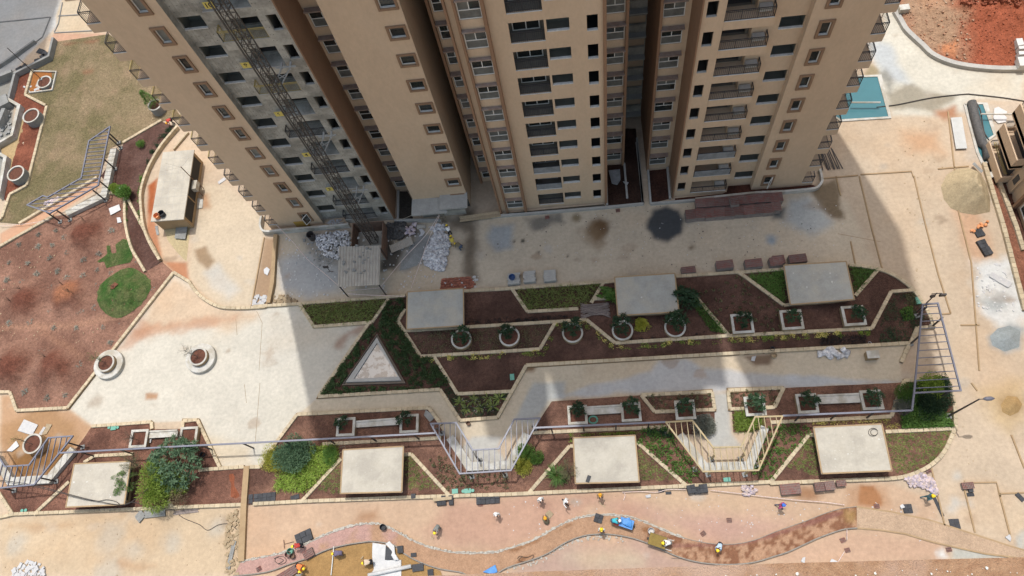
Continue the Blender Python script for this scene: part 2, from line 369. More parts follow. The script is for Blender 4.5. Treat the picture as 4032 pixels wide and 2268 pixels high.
    P('c2 790,960 c2 930,940 c2 960,1030 c2 870,1060 c2 740,1050', (190, 138, 94), 0.6, 0.6, 0.5, 0.8, seed=42)
    P('c3 0,1449 c3 430,1220 c3 680,1150 c3 950,1190 c3 1250,1310 c3 1550,1380 c3 1500,1420 c2 1900,1449', (212, 176, 156), 0.8, 0.9, 0.35, seed=43)
    P('c3 450,1300 c3 700,1230 c3 900,1260 c3 1000,1340 c3 600,1400', (222, 202, 170), 1.0, 0.9, 0.4, 0.8, seed=44)
    P('c4 200,1300 c4 760,1110 c4 1300,1180 c4 1540,1230 c4 1500,1330 c4 300,1360', (228, 186, 152), 0.5, 0.6, seed=45)
    P('c4 430,800 c4 520,780 c4 600,840 c4 540,890 c4 400,860', (178, 122, 74), 0.5, 0.5, 0.7, 0.8, seed=46)
    P('c4 860,760 c4 980,760 c4 1040,920 c4 840,920 c4 850,850', (182, 112, 52), 0.2, 0.25, 0.8, seed=47)
    P('c4 760,790 c4 1060,780 c4 1090,930 c4 800,930', (206, 150, 100), 0.5, 0.4, 0.6, 0.55, seed=48)
    P('c3 190,880 c3 330,890 c3 340,980 c3 200,960', (196, 146, 122), 0.5, 0.4, alpha=0.7, seed=49)
    # right court and the yard towards the top right
    P('a4 600,930 1500,860 1560,1260 b4 1440,0 1700,1449 c4 1700,0 2097,300 2097,1250 1500,1100 1430,760 1570,350 1540,0 b4 1420,1100 1250,840 1000,690 700,0', (232, 207, 176), 0.5, 0.3, seed=51)
    P('a4 1200,1000 a4 1450,1000 a4 1500,1150 a4 1250,1150', (230, 178, 130), 1.0, 0.9, 0.4, 0.7, seed=52)
    P('b4 1560,240 b4 1740,250 b4 1900,600 b4 1700,640', (236, 190, 150), 0.7, 0.6, seed=53)
    P('b4 1690,620 b4 1880,600 b4 2040,610 b4 2110,800 b4 2110,1160 b4 1900,1150 b4 1760,1000 b4 1700,820', (244, 245, 242), 0.7, 1.1, 0.5, seed=54)
    P('b4 1830,1200 b4 1980,1100 b4 2080,1130 b4 2060,1280 b4 1960,1310 b4 1850,1260', (178, 188, 192), 0.4, 0.4, 0.6, seed=55)
    P('b4 1750,920 b4 1950,880 b4 1980,1000 b4 1850,1010', (200, 206, 206), 0.5, 0.5, seed=56)
    P('r 1500,500 r 2081,360 r 2081,900 r 1900,1100 r 1650,900', (232, 200, 150), 0.9, 0.8, 0.4, 0.9, seed=57)
    P('r 1750,650 r 1900,580 r 2081,620 r 2060,800 r 1900,860 r 1780,800', (190, 152, 96), 0.6, 0.5, 0.6, 0.9, seed=58)
    P('s 1600,650 s 1889,300 s 1889,900 s 1700,860', (236, 212, 180), 0.5, 0.4, seed=59)
    P('s 880,1040 s 1600,1160 s 1780,1180 s 1720,1200 s 880,1230', (206, 206, 196), 0.3, 0.2, seed=60)
    P('s 1780,900 s 1889,840 s 1889,1190 s 1760,1160', (214, 214, 206), 0.3, 0.3, seed=61)
    P('s 660,1120 s 760,1040 s 850,1190 s 800,1230 s 680,1200', (250, 250, 246), 0.3, 0.3, 0.8, seed=62)
    for q in ((860, 510, 60), (920, 420, 60), (1095, 440, 40), (960, 50, 35)): B('s', q[0], q[1], q[2], (216, 216, 210), soft=0.4, amp=0.4, alpha=0.8, seed=q[2])
    P('s 560,640 s 780,720 s 760,770 s 560,690', (236, 230, 218), 0.3, 0.3, alpha=0.7, seed=64)
    # pale road towards the top right
    P('a4 1040,90 1130,100 1240,270 1500,450 1750,520 2097,520 2097,760 1700,740 1650,830 1400,870 1100,880 1000,560 940,300 1060,240', (236, 230, 212), 0.4, 0.4, seed=66)
    P('a4 960,320 a4 1080,330 a4 1250,640 a4 1080,600 a4 960,440', (214, 220, 222), 0.7, 0.7, seed=67)
    P('a4 1080,700 a4 1250,630 a4 1330,680 a4 1600,720 a4 1550,780 a4 1400,840 a4 1090,820', (176, 166, 144), 0.4, 0.5, 0.6, 0.9, seed=68)
    P('a4 1000,540 a4 1060,510 a4 1120,590 a4 1090,690 a4 1060,640', (168, 166, 156), 0.4, 0.4, 0.7, 0.9, seed=69)
    P('a4 1430,830 a4 1580,800 a4 1600,880 a4 1500,900 a4 1430,870', (206, 150, 110), 0.4, 0.4, seed=70)
    P('a4 940,460 a4 1010,520 a4 1010,570 a4 890,570', (186, 168, 130), 0.3, 0.3, seed=71)
    P('a4 1660,780 a4 1900,790 a4 2097,740 a4 2097,1000 a4 1840,1200 a4 1680,1200', (226, 208, 186), 0.6, 0.5, seed=72)
    # road at the top left
    P('a1 -60,-60 480,-40 420,200 330,300 200,420 100,560 -80,640', (226, 224, 218), 0.3, 0.2, seed=74)
    P('a1 470,-20 760,-20 800,260 440,240 420,120', (236, 214, 180), 0.25, 0.1, seed=75)
    P('a1 410,250 810,250 440,330 370,300', (234, 184, 150), 0.25, 0.15, seed=76)
    P('a1 -60,640 100,600 100,1449 -60,1449', (170, 168, 160), 0.3, 0.2, seed=77)
    # path and wet ground at the lower left
    P('b1 0,420 b1 740,0 b1 760,60 b1 400,300 b1 0,525', (232, 178, 138), 0.2, 0.2, seed=78)
    P('c1 0,90 85,85 135,215 515,200 690,330 590,480 420,700 0,800', (216, 170, 126), 0.3, 0.3, seed=79)
    P('c1 0,320 c1 330,190 c1 560,300 c1 580,440 c1 420,690 c1 120,720 c1 60,520', (196, 150, 100), 0.6, 0.6, 0.5, 0.9, seed=80)
    P('c1 90,540 c1 330,500 c1 560,450 c1 430,690 c1 130,710', (160, 112, 54), 0.3, 0.25, 0.6, 0.95, seed=81)
    P('b1 1110,60 b1 1190,0 b1 1170,330 b1 1220,620 b1 1400,640 b1 1420,780 b1 1310,715 b1 1200,620 b1 1100,400', (214, 148, 104), 0.25, 0.2, seed=82)
    P('b1 1110,60 b1 1180,0 b1 1150,300 b1 1110,260', (196, 104, 44), 0.25, 0.2, seed=83)
    # walks inside the gardens
    P('b3 140,1420 b4 1240,1250 b4 1170,1400 c4 1180,0 c3 2060,30 c3 1000,90 c3 420,110 c3 200,330 c2 1900,420 c2 1400,400 c2 1320,190 c2 330,240 c2 490,110 c2 1400,60 c2 1550,290 c2 1830,265', (234, 216, 186), 0.2, 0.1, seed=85)
    P('c3 40,280 c3 190,0 c3 420,0 c3 420,110 c3 300,130 c3 200,330', (204, 204, 198), 0.3, 0.3, seed=86)
    P('b3 1060,1449 b3 1130,1370 b3 1330,1365 b3 1460,1440 c4 1180,0 c3 1900,40 c3 600,100 c3 300,110', (216, 218, 220), 0.3, 0.4, 0.5, seed=87)
    P('b3 1770,1340 b3 1980,1330 b3 1960,1400 b3 1860,1410', (150, 124, 100), 0.25, 0.3, seed=88)
    P('b3 150,1420 b3 220,1400 b3 190,1449 b3 110,1449', (150, 110, 70), 0.3, 0.3, seed=89)
    P('c3 1530,80 c3 1650,80 c3 1680,380 c3 1760,480 c3 1530,480 c3 1480,400 c3 1550,380', (214, 212, 204), 0.2, 0.2, seed=90)
    P('c2 1640,400 c2 1860,400 c2 1830,500 c2 1900,600 c2 1620,600 c2 1560,480', (222, 218, 208), 0.2, 0.2, seed=91)
    # scattered dried splashes and scuffs, each with its own outline
    rs = random.Random(77)
    for k in range(260):
        px, py = rs.uniform(-62, 44), rs.uniform(1, 62); cc = rs.choice([(206, 196, 180), (214, 204, 190), (196, 164, 130), (188, 158, 126), (222, 214, 202), (176, 150, 122)]); rr = rs.uniform(.12, .9)
        q = [Vector((px + rr * rs.uniform(.4, 1.4) * math.cos(a), py + rr * rs.uniform(.3, 1.0) * math.sin(a), 0)) for a in np.linspace(0, 6.28, 9)[:-1]]
        P(q, cc, rs.uniform(.1, .4), .25, .9, rs.uniform(.25, .6), seed=200 + k)
    # footprints, scuffs and dust everywhere: broad mottling with warm drifts
    n1 = smooth_noise(x, y, 0.45, 41, 5)[:, None]; n2 = smooth_noise(x, y, 1.6, 42, 4)[:, None]; n3 = smooth_noise(x, y, 0.16, 43, 4)[:, None]
    C *= 0.90 + 0.20 * n1; C *= 0.93 + 0.14 * n2
    warm = np.clip((n3 - 0.5) * 1.6, 0, 0.35); C = C * (1 - warm) + C * np.array([[1.0, 0.86, 0.72]]) * warm
    return C
xs = np.concatenate([[-2500, -900, -400, -200, -130, -100], np.arange(-80, 48.01, 0.19), [60, 80, 120, 200, 400, 900, 2500]])
ys = np.concatenate([[-2500, -900, -300, -100, -40, -12], np.arange(-3, 80.01, 0.19), [90, 110, 150, 250, 450, 900, 2500]])
g = struct(grid_sheet('ground', xs, ys, lambda x, y: np.zeros_like(x), ground_colour, 'pavement'))

# ------------------------------------------------------------------ the apartment tower
mat('tan_paint', lin(.575, .425, .292), lin(.54, .398, .274), 0.7, rough=0.8, bump=0.004, bscale=60, fine=0.06, fscale=4.0, c3=lin(.575, .43, .30), s3=0.3, stretch=(1, 1, .5))
mat('brown_paint', lin(.28, .165, .10), lin(.25, .145, .088), 0.8, rough=0.8, fine=0.05, fscale=6)
mat('frame_paint', lin(.27, .17, .105), lin(.235, .145, .09), 1.5, rough=0.8, fine=0.06, fscale=8)
mat('ledge_paint', lin(.24, .17, .135), lin(.30, .24, .21), 2.5, rough=0.85, fine=0.1, fscale=12)
mat('raw_concrete', lin(.46, .432, .375), lin(.34, .32, .28), 1.3, rough=0.9, bump=0.006, bscale=30, fine=0.12, fscale=5, c3=lin(.24, .225, .195), s3=0.5)
mat('grey_concrete', lin(.40, .39, .36), lin(.33, .32, .30), 1.2, rough=0.9, fine=0.1, fscale=8)
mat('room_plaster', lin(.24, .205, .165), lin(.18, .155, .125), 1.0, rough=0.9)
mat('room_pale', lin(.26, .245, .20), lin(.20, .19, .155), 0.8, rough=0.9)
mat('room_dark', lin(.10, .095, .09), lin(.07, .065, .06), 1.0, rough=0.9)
mat('white_upvc', lin(.72, .70, .66), rough=0.45, fine=0.05, fscale=10)
mat('glass', lin(.03, .034, .033), rough=0.06, spec=0.6, alpha=0.82)
mat('glass_dusty', lin(.16, .165, .155), lin(.09, .095, .09), 2.0, rough=0.35, spec=0.5)
mat('sill_white', lin(.62, .60, .56), lin(.5, .48, .45), 3.0, rough=0.85, fine=0.12, fscale=14)
mat('rail_dark', lin(.045, .045, .05), rough=0.5, metal=0.3)
mat('rail_yellow', lin(.42, .31, .10), lin(.32, .25, .10), 4, rough=0.6)
mat('tarp_grey', lin(.26, .27, .28), lin(.18, .185, .19), 2.0, rough=0.7, bump=0.03, bscale=4)
mat('door_ochre', lin(.36, .22, .05), rough=0.7)
mat('sign_yellow', lin(.62, .50, .12), lin(.55, .44, .12), 4, rough=0.7)
mat('ink', lin(.03, .028, .025), rough=0.8)

TOP, BACK, CORE, NF = 84.0, 56.5, 48.5, 12
tower = thing('apartment_tower', 'tall tan apartment tower with brown fins and one unfinished grey concrete facade', 'building', (-5.2, 46, 0))
def tp(mb, name, m, root=None):
    root = root or tower
    if isinstance(mb, list): return [tp(q, name, m, root) for q in mb]
    o = mb.build(name, m, root); o.location = -root.location; return o
def wall_sheet(x0, x1, y, holes, z0=0.0, z1=TOP, reveal=0.22):
    mb = MB(); xs = sorted({x0, x1, *[h[0] for h in holes], *[h[1] for h in holes]}); zs = sorted({z0, z1, *[h[2] for h in holes], *[h[3] for h in holes]})
    for i in range(len(xs) - 1):
        zc0 = None
        for j in range(len(zs) - 1):
            cx, cz = (xs[i] + xs[i + 1]) / 2, (zs[j] + zs[j + 1]) / 2
            hole = any(h[0] < cx < h[1] and h[2] < cz < h[3] for h in holes)
            if not hole and zc0 is None: zc0 = zs[j]
            if zc0 is not None and (hole or j == len(zs) - 2):
                ze = zs[j] if hole else zs[j + 1]; mb.quad((xs[i], y, zc0), (xs[i + 1], y, zc0), (xs[i + 1], y, ze), (xs[i], y, ze)); zc0 = None
    for a, b, c, d in holes:
        e = y + reveal
        mb.quad((a, y, c), (b, y, c), (b, e, c), (a, e, c)); mb.quad((a, e, d), (b, e, d), (b, y, d), (a, y, d))
        mb.quad((a, y, c), (a, e, c), (a, e, d), (a, y, d)); mb.quad((b, e, c), (b, y, c), (b, y, d), (b, e, d))
    return mb
def rooms(holes, y, depth, reveal=0.22, dz=0.0):
    res = []
    for a, b, c, d in holes:
        mb = MB(); res.append(mb); e, f = y + reveal, y + depth; c2 = c - dz
        a2, b2, d2 = a - 0.15, b + 0.15, d + 0.1
        mb.quad((a2, e, c2), (a2, f, c2), (b2, f, c2), (b2, e, c2)); mb.quad((a2, f, c2), (a2, f, d2), (b2, f, d2), (b2, f, c2))
        mb.quad((a2, e, c2), (a2, e, d2), (a2, f, d2), (a2, f, c2)); mb.quad((b2, f, c2), (b2, f, d2), (b2, e, d2), (b2, e, c2)); mb.quad((a2, e, d2), (b2, e, d2), (b2, f, d2), (a2, f, d2))
    return res
def side(x, y0, y1, z0=0.0, z1=TOP): return MB().quad((x, y0, z0), (x, y1, z0), (x, y1, z1), (x, y0, z1))
def frame_mb(x0, x1, z0, z1, y, w=0.07, d=0.07, mull=(), trans=()):
    mb = MB(); mb.box(x0, x0 + w, y, y + d, z0, z1); mb.box(x1 - w, x1, y, y + d, z0, z1)
    mb.box(x0 + w, x1 - w, y, y + d, z1 - w, z1); mb.box(x0 + w, x1 - w, y, y + d, z0, z0 + w)
    for zt in trans: mb.box(x0 + w, x1 - w, y - 0.004, y + d, zt - w / 2, zt + w / 2)
    for mx, ma, mz in mull: mb.box(mx - w / 2, mx + w / 2, y + 0.004, y + d - 0.004, ma, mz)
    return mb
def pane(x0, x1, z0, z1, y, m, parent):
    return MB().box(x0, x1, y, y + 0.012, z0, z1).build('pane', m, parent)
def bay_window(x0, x1, z0, z1, y, m='glass'):
    zt = z0 + (z1 - z0) * 0.46; xm = (x0 + x1) / 2
    wo = tp(frame_mb(x0, x1, z0, z1, y, mull=((xm, zt, z1 - 0.07),), trans=(zt,)), 'window', 'white_upvc')
    mm = [m, m] if random.random() < 0.6 else ['glass', 'glass_dusty']
    pane(x0 + .07, xm, zt, z1 - .07, y + .03, random.choice(mm), wo); pane(xm, x1 - .07, zt, z1 - .07, y + .036, random.choice(mm), wo); pane(x0 + .07, x1 - .07, z0 + .07, zt, y + .03, 'glass_dusty' if random.random() < .75 else 'glass', wo)
    return wo
def framed_window(x0, x1, z0, z1, y, bw, proud, open_sash=None, m='glass'):
    """brown raised surround with a white casement in it"""
    mb = MB(); a0, a1, b0, b1 = x0 - bw, x1 + bw, z0 - bw * 1.25, z1 + bw
    mb.box(a0, x0, y - proud, y + .002, b0, b1); mb.box(x1, a1, y - proud, y + .002, b0, b1)
    mb.box(x0, x1, y - proud - .003, y + .002, z1, b1 + .003); mb.box(x0, x1, y - proud + .003, y + .002, b0, z0)
    s = tp(mb, 'window_surround', 'frame_paint')
    wo = frame_mb(x0, x1, z0, z1, y + .08, 0.06).build('window', 'white_upvc', s)
    pane(x0 + .06, x1 - .06, z0 + .06, z1 - .06, y + .11, m, s)
    if random.random() < .7: MB().box(x0, x1, y - .02, y + .08, z0 + .002, z0 + .05).build('sill', 'sill_white', s)
    if open_sash:
        sg = 1 if open_sash > 0 else -1; hx = x0 if sg < 0 else x1; L = (x1 - x0) * .95; a = math.radians(52)
        ex, ey = hx - sg * L * math.cos(a), y - proud - L * math.sin(a); h = Vector((hx, y - proud, 0)); e = Vector((ex, ey, 0)); q = MB()
        for zz in (z0 + .05, z1 - .05): q.bar(h + Vector((0, 0, zz)), e + Vector((0, 0, zz)), .05)
        for p_ in (h, e): q.bar(p_ + Vector((0, 0, z0 + .05)), p_ + Vector((0, 0, z1 - .05)), .05)
        q.build('open_sash', 'white_upvc', s)
        MB().quad(h + Vector((0, 0, z0 + .07)), e + Vector((0, 0, z0 + .07)), e + Vector((0, 0, z1 - .07)), h + Vector((0, 0, z1 - .07))).build('pane', 'glass', s)
def railing(path, z0, h=1.0, gap=0.13, m='rail_dark', root=None, name='railing', parent=None):
    mb = MB()
    for i in range(len(path) - 1):
        a, b = Vector((*path[i], 0)), Vector((*path[i + 1], 0)); L = (b - a).length
        for zz, ww in ((h, .05), (h - .14, .03), (.08, .03)): mb.bar(a + Vector((0, 0, z0 + zz)), b + Vector((0, 0, z0 + zz)), ww)
        n = max(1, int(L / gap))
        for k in range(n + 1):
            p = a.lerp(b, k / n); big = k % 8 == 0 or k == n
            mb.bar(p + Vector((0, 0, z0)), p + Vector((0, 0, z0 + h)), .045 if big else .018)
    if parent is not None: return mb.build(name, m, parent)
    return tp(mb, name, m, root)
def chajja(x0, x1, y, z, out=.45, t=.14): return tp(MB().box(x0, x1, y - out, y + .003, z, z + t), 'sunshade', 'ledge_paint')

def wing(mx, dz, concrete):
    """right wing as surveyed; mx mirrors it for the left one"""
    def R(a, b): p, q = mx(a), mx(b); return (min(p, q), max(p, q))
    fm, rm = ('raw_concrete', 'raw_concrete') if concrete else ('tan_paint', 'tan_paint')
    F = [3 * k + dz for k in range(NF)]
    sm = [(*R(9.64, 10.4), f + 1.24, f + 2.78) for f in F]
    tp(wall_sheet(*R(9.352, 10.97), 37.75, sm), 'wall', fm); tp(rooms(sm, 37.75, 2.2, dz=.9), 'room_interior', 'room_plaster')
    for h in sm: tp(MB().box(h[0], h[1], 37.76, 37.95, h[2] + .003, h[2] + .05), 'sill', 'grey_concrete')
    tp(side(mx(9.35), 37.75, 41.4), 'side_wall', 'brown_paint')
    tp(MB().box(*R(9.25, 9.36), 37.62, 37.9, 0, TOP), 'corner_fin', 'brown_paint')
    # recess behind the balconies and the kitchen windows
    kit = [(*R(15.28, 17.04), f + 1.48, f + 2.70) for f in F]
    tp(wall_sheet(*R(13.35, 17.1), 38.5, kit, reveal=.15), 'wall', rm); tp(rooms(kit, 38.5, 1.35, .15, dz=.5), 'room_interior', 'room_pale')
    for h in kit: tp(MB().box(h[0], h[1], 38.42, 38.62, h[2] + .003, h[2] + .07), 'sill', 'sill_white')
    dr = [(*R(11.3, 13.1), f + .66, f + 2.68) for f in F]
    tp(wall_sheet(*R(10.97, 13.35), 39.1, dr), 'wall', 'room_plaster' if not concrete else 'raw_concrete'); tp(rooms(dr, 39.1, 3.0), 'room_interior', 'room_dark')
    tp(side(mx(10.97), 37.75, 39.1), 'side_wall', fm); tp(side(mx(13.35), 38.5, 39.1), 'side_wall', rm)
    tp(side(mx(17.1), 37.87, 38.5), 'side_wall', 'tan_paint' if not concrete else 'raw_concrete')
    for k, f in enumerate(F):
        bz = MB(); bz.box(*R(10.98, 13.349), 37.752, 39.095, f - .22, f + .62); bz.box(*R(13.351, 14.52), 37.757, 38.495, f - .215, f + .618)
        ba = tp(bz, 'balcony', fm if concrete else 'tan_paint')
        MB().box(*R(11.0, 14.5), 37.735, 37.80, f + .62, f + .67).build('edge_strip', 'sill_white' if not concrete else 'grey_concrete', ba)
        x0, x1 = mx(11.0), mx(14.47); path = [(x0, 37.80), (x1, 37.80), (x1, 38.45)]
        if concrete:
            if k in (0, 1, 3, 5): railing(path, f + .62, 1.0, .14, 'rail_dark', parent=ba)
            elif k in (7, 9, 11): railing(path, f + .62, 1.05, .14, 'rail_yellow', parent=ba)
            else:
                MB().box(*R(13.1, 14.4), 37.78, 37.83, f + .62, f + 1.0).build('loading_board', 'tarp_grey', ba)
        else:
            railing(path, f + .62, 1.0, .14, parent=ba)
            MB().box(*R(13.4, 14.3), 38.0, 38.42, f + 1.0, f + 1.45).build('service_ledge', 'grey_concrete', ba)
            if k in (1, 2): MB().box(*R(11.05, 14.4), 37.745, 37.775, f + .68, f + 1.62).build('tarpaulin', 'tarp_grey', ba)
    # end wing with the raised window surrounds
    gl = [(*R(18.06, 18.78), f + 1.12 - .12 * (dz > 0) * 0, f + 2.5) for f in F]
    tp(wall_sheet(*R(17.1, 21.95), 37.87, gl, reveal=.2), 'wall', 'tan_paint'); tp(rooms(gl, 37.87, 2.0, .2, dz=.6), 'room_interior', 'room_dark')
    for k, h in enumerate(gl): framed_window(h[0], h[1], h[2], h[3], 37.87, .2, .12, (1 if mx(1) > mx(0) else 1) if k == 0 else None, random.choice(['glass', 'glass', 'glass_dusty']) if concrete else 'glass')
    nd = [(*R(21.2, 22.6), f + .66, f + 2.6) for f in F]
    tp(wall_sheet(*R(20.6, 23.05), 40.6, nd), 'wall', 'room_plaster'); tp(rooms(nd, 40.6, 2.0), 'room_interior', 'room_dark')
    tp(side(mx(20.6), 38.1, 40.6), 'side_wall', 'room_plaster'); tp(side(mx(21.95), 37.87, 38.1), 'side_wall', 'tan_paint')
    tp(side(mx(23.05), 40.6, BACK), 'side_wall', 'tan_paint')
    for k, f in enumerate(F + [f for f in (3 * q + dz for q in range(NF, 28))]):
        ba = tp(MB().box(*R(20.62, 23.05), 37.873, 40.59, f - .25, f + .57), 'balcony', 'tan_paint')
        if k < NF:
            MB().box(*R(21.96, 23.0), 37.87, 37.93, f + .57, f + .62).build('edge_strip', 'sill_white', ba)
            tops = 'rail_yellow' if concrete and k in (4, 5, 6, 7, 8) else 'rail_dark'
            railing([(mx(22.0), 37.93), (mx(23.0), 37.93)], f + .57, 1.1, .13, parent=ba); railing([(mx(23.0), 37.96), (mx(23.0), 40.5)], f + .57, 1.1, .15, tops, parent=ba)
wing(lambda x: x, 0.0, False)
wing(lambda x: -10.36 - x, 0.17, True)

FL = [3 * k for k in range(NF)]
def bay(x0, x1, wx0, wx1, y, z0=.65, z1=2.55, out=.45, wall='tan_paint', rm='room_dark'):
    hs = [(wx0, wx1, f + z0, f + z1) for f in FL]
    tp(wall_sheet(x0, x1, y, hs, reveal=.15), 'wall', wall); tp(rooms(hs, y, 2.0, .15, dz=.3), 'room_interior', rm)
    for h in hs:
        bay_window(h[0] + .01, h[1] - .01, h[2] + .01, h[3] - .01, y + .05); chajja(wx0 - .08, wx1 + .08, y, h[3] + .06, out)
def fin(x0, x1, y0, y1, m='brown_paint'): return tp(MB().box(x0, x1, y0, y1, 0.05, TOP), 'fin', m)
bay(2.66, 4.55, 2.85, 4.46, 42.37); fin(4.5, 4.73, 42.0, 42.6)
bay(7.0, 9.35, 7.22, 8.92, 41.4); fin(6.98, 7.2, 41.1, 41.5)
tp(side(7.0, 41.3, CORE), 'side_wall', 'brown_paint'); tp(side(4.75, 42.2, CORE), 'side_wall', 'brown_paint')
al = [(4.8, 6.95, f + 1.7, f + 2.85) for f in FL]
tp(wall_sheet(4.75, 7.0, 48.2, al), 'wall', 'raw_concrete'); tp(rooms(al, 48.2, 3.0, dz=1.0), 'room_interior', 'room_dark')
for f in FL: tp(MB().box(4.77, 6.98, 47.6, 48.2, f + .6, f + .75), 'service_ledge', 'grey_concrete')
# centre block
gb = [(-4.28, -1.75, f + .6, f + 2.75) for f in FL]; gk = [(-1.58, .04, f + 1.46, f + 2.73) for f in FL]; gs = [(1.28, 2.06, f + 1.14, f + 2.74) for f in FL]
tp(wall_sheet(-5.67, 2.42, 37.75, gb + gk + gs), 'wall', 'tan_paint'); fin(2.42, 2.66, 37.52, 38.1, 'brown_paint')
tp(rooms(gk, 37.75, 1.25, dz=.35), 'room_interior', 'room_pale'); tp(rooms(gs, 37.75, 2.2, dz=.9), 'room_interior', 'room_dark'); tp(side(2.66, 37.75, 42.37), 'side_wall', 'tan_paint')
for h in gk + gs: tp(MB().box(h[0], h[1], 37.74, 37.96, h[2] + .003, h[2] + .07), 'sill', 'sill_white')
for h in gk: tp(MB().box(h[0] + .9, h[1] - .02, 38.9, 38.95, h[2] + .15, h[3] - .1), 'cupboard', 'room_pale')
tp(rooms(gb, 37.75, 1.3), 'room_interior', 'room_plaster')
for k, h in enumerate(gb):
    f = h[2]
    wo = tp(frame_mb(-4.15, -2.1, f + .04, f + 1.95, 38.96, .08, mull=((-3.12, f + .1, f + 1.9),)), 'sliding_door', 'white_upvc'); pane(-4.07, -2.18, f + .12, f + 1.87, 38.99, 'glass', wo)
    ba = tp(MB().box(h[0], h[1], 37.74, 37.80, f + .003, f + .06), 'sill', 'sill_white'); railing([(h[0] + .02, 37.86), (h[1] - .02, 37.86)], f + .06, 1.0, .14, parent=ba)
    if k in (1, 2): MB().box(h[0] + .03, h[1] - .03, 37.80, 37.825, f + .08, f + .95).build('tarpaulin', 'tarp_grey', ba)
bay(-8.3, -5.67, -7.58, -5.9, 37.66, .6, 2.5, .3)
fin(-5.88, -5.64, 37.32, 37.752); fin(-7.78, -7.6, 37.36, 37.66); fin(-8.42, -8.26, 37.3, 37.8)
tp(side(-8.42, 37.7, 41.5), 'side_wall', 'brown_paint')
bay(-10.5, -8.42, -10.15, -8.75, 41.55); fin(-10.5, -10.28, 41.25, 41.65)
tp(side(-10.5, 41.6, CORE), 'side_wall', 'brown_paint')
dw = [(-13.03, -11.9, f + 1.6, f + 2.66) for f in FL]
tp(wall_sheet(-17.2, -11.57, 38.6, dw, z0=2.4), 'wall', 'tan_paint'); tp(rooms(dw, 38.6, 2.0, dz=.5), 'room_interior', 'room_dark')
for h in dw:
    framed_window(h[0], h[1], h[2], h[3], 38.6, .17, .12, m='glass')
    tp(MB().box(h[0] + .05, h[1] - .05, 38.72, 38.75, h[3] - .38, h[3] - .04), 'vent_panel', 'white_upvc')
tp(side(-11.57, 38.6, CORE), 'side_wall', 'tan_paint'); tp(side(-17.2, 38.6, 41.4), 'side_wall', 'tan_paint')
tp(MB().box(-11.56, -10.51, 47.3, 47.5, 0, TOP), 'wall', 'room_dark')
bay(-19.71, -17.2, -19.5, -17.45, 41.3)
# ground-floor electrical room under the narrow block, with its two canopies
tp(MB().box(-16.6, -12.0, 37.75, 38.55, 0, 1.0), 'wall', 'raw_concrete'); tp(MB().box(-17.15, -11.6, 38.65, 40, 0, 2.4), 'wall', 'room_dark')
tp(MB().box(-17.3, -13.6, 36.75, 38.75, 2.2, 2.4), 'canopy', 'grey_concrete'); tp(MB().box(-14.3, -11.45, 36.95, 38.75, 2.6, 2.8), 'canopy', 'grey_concrete')
# solid core, rear and roof
core = MB().box(-33.4, 23.04, CORE, BACK, 0, TOP - .01)
for a, b, y in ((-33.4, -20, 38.6), (-19.7, -17.2, 41.4), (-17.2, -11.6, 38.7), (-10.5, -8.4, 41.7), (-8.4, 2.6, 37.8), (2.6, 4.7, 42.5), (7.05, 9.35, 41.5), (9.4, 23.0, 38.6)): core.box(a, b, y, CORE + .01, TOP - .35, TOP)
tp(core, 'core_and_roof', 'tan_paint')
# floor-number boards on the unfinished balconies
def text_mesh(s, size):
    cu = bpy.data.curves.new('text', 'FONT'); cu.body = s; cu.size = size; cu.align_x = 'CENTER'; cu.align_y = 'CENTER'; cu.offset = 0.012 * size / .5
    o = bpy.data.objects.new('text', cu); COL.objects.link(o); dg = bpy.context.evaluated_depsgraph_get(); me = bpy.data.meshes.new_from_object(o.evaluated_get(dg))
    bpy.data.objects.remove(o); return me
for k in (2, 4, 6, 8, 10):
    z = 3 * k + .17 + 1.33; x = -24.05 + (.22 if k == 10 else 0)
    bd = thing('floor_number_board', 'yellow board reading %d on the unfinished concrete facade' % k, 'sign', (x, 37.3, z), group='yellow floor number boards')
    MB().box(-.33, .33, -.02, .02, 0, .58).build('board', 'sign_yellow', bd)
    me = text_mesh(str(k), .56); me.materials.append(MATS['ink']); o = link('number', me, bd); o.location = (0, -.024, .28); o.rotation_euler = (math.pi / 2, 0, 0)
    MB().bar((-.28, 0, .02), (-.28, .45, -.3), .03).bar((.28, 0, .02), (.28, .45, -.3), .03).build('bracket', 'rail_dark', bd)
# joints and tie holes of the cast concrete
tie = MB(); jn = MB()
for k in range(NF):
    f = 3 * k + .17
    for zz in (.15, .75, 1.35): 
        for xx in np.arange(-27.3, -25.0, .55): tie.box(xx - .03, xx + .03, 38.494, 38.5, f + zz, f + zz + .05)
    for zz in (.3, .9, 1.6, 2.3): 
        for xx in (-21.2, -20.95, -19.93): tie.box(xx - .025, xx + .025, 37.744, 37.75, f + zz, f + zz + .05)
    for xx in np.arange(-27.0, -25.0, .55): jn.box(xx - .008, xx + .008, 38.495, 38.5, f - .15, f + 1.45)
stuff(tp(tie, 'tie_hole', 'room_dark')); stuff(tp(jn, 'formwork_joint', 'room_plaster'))

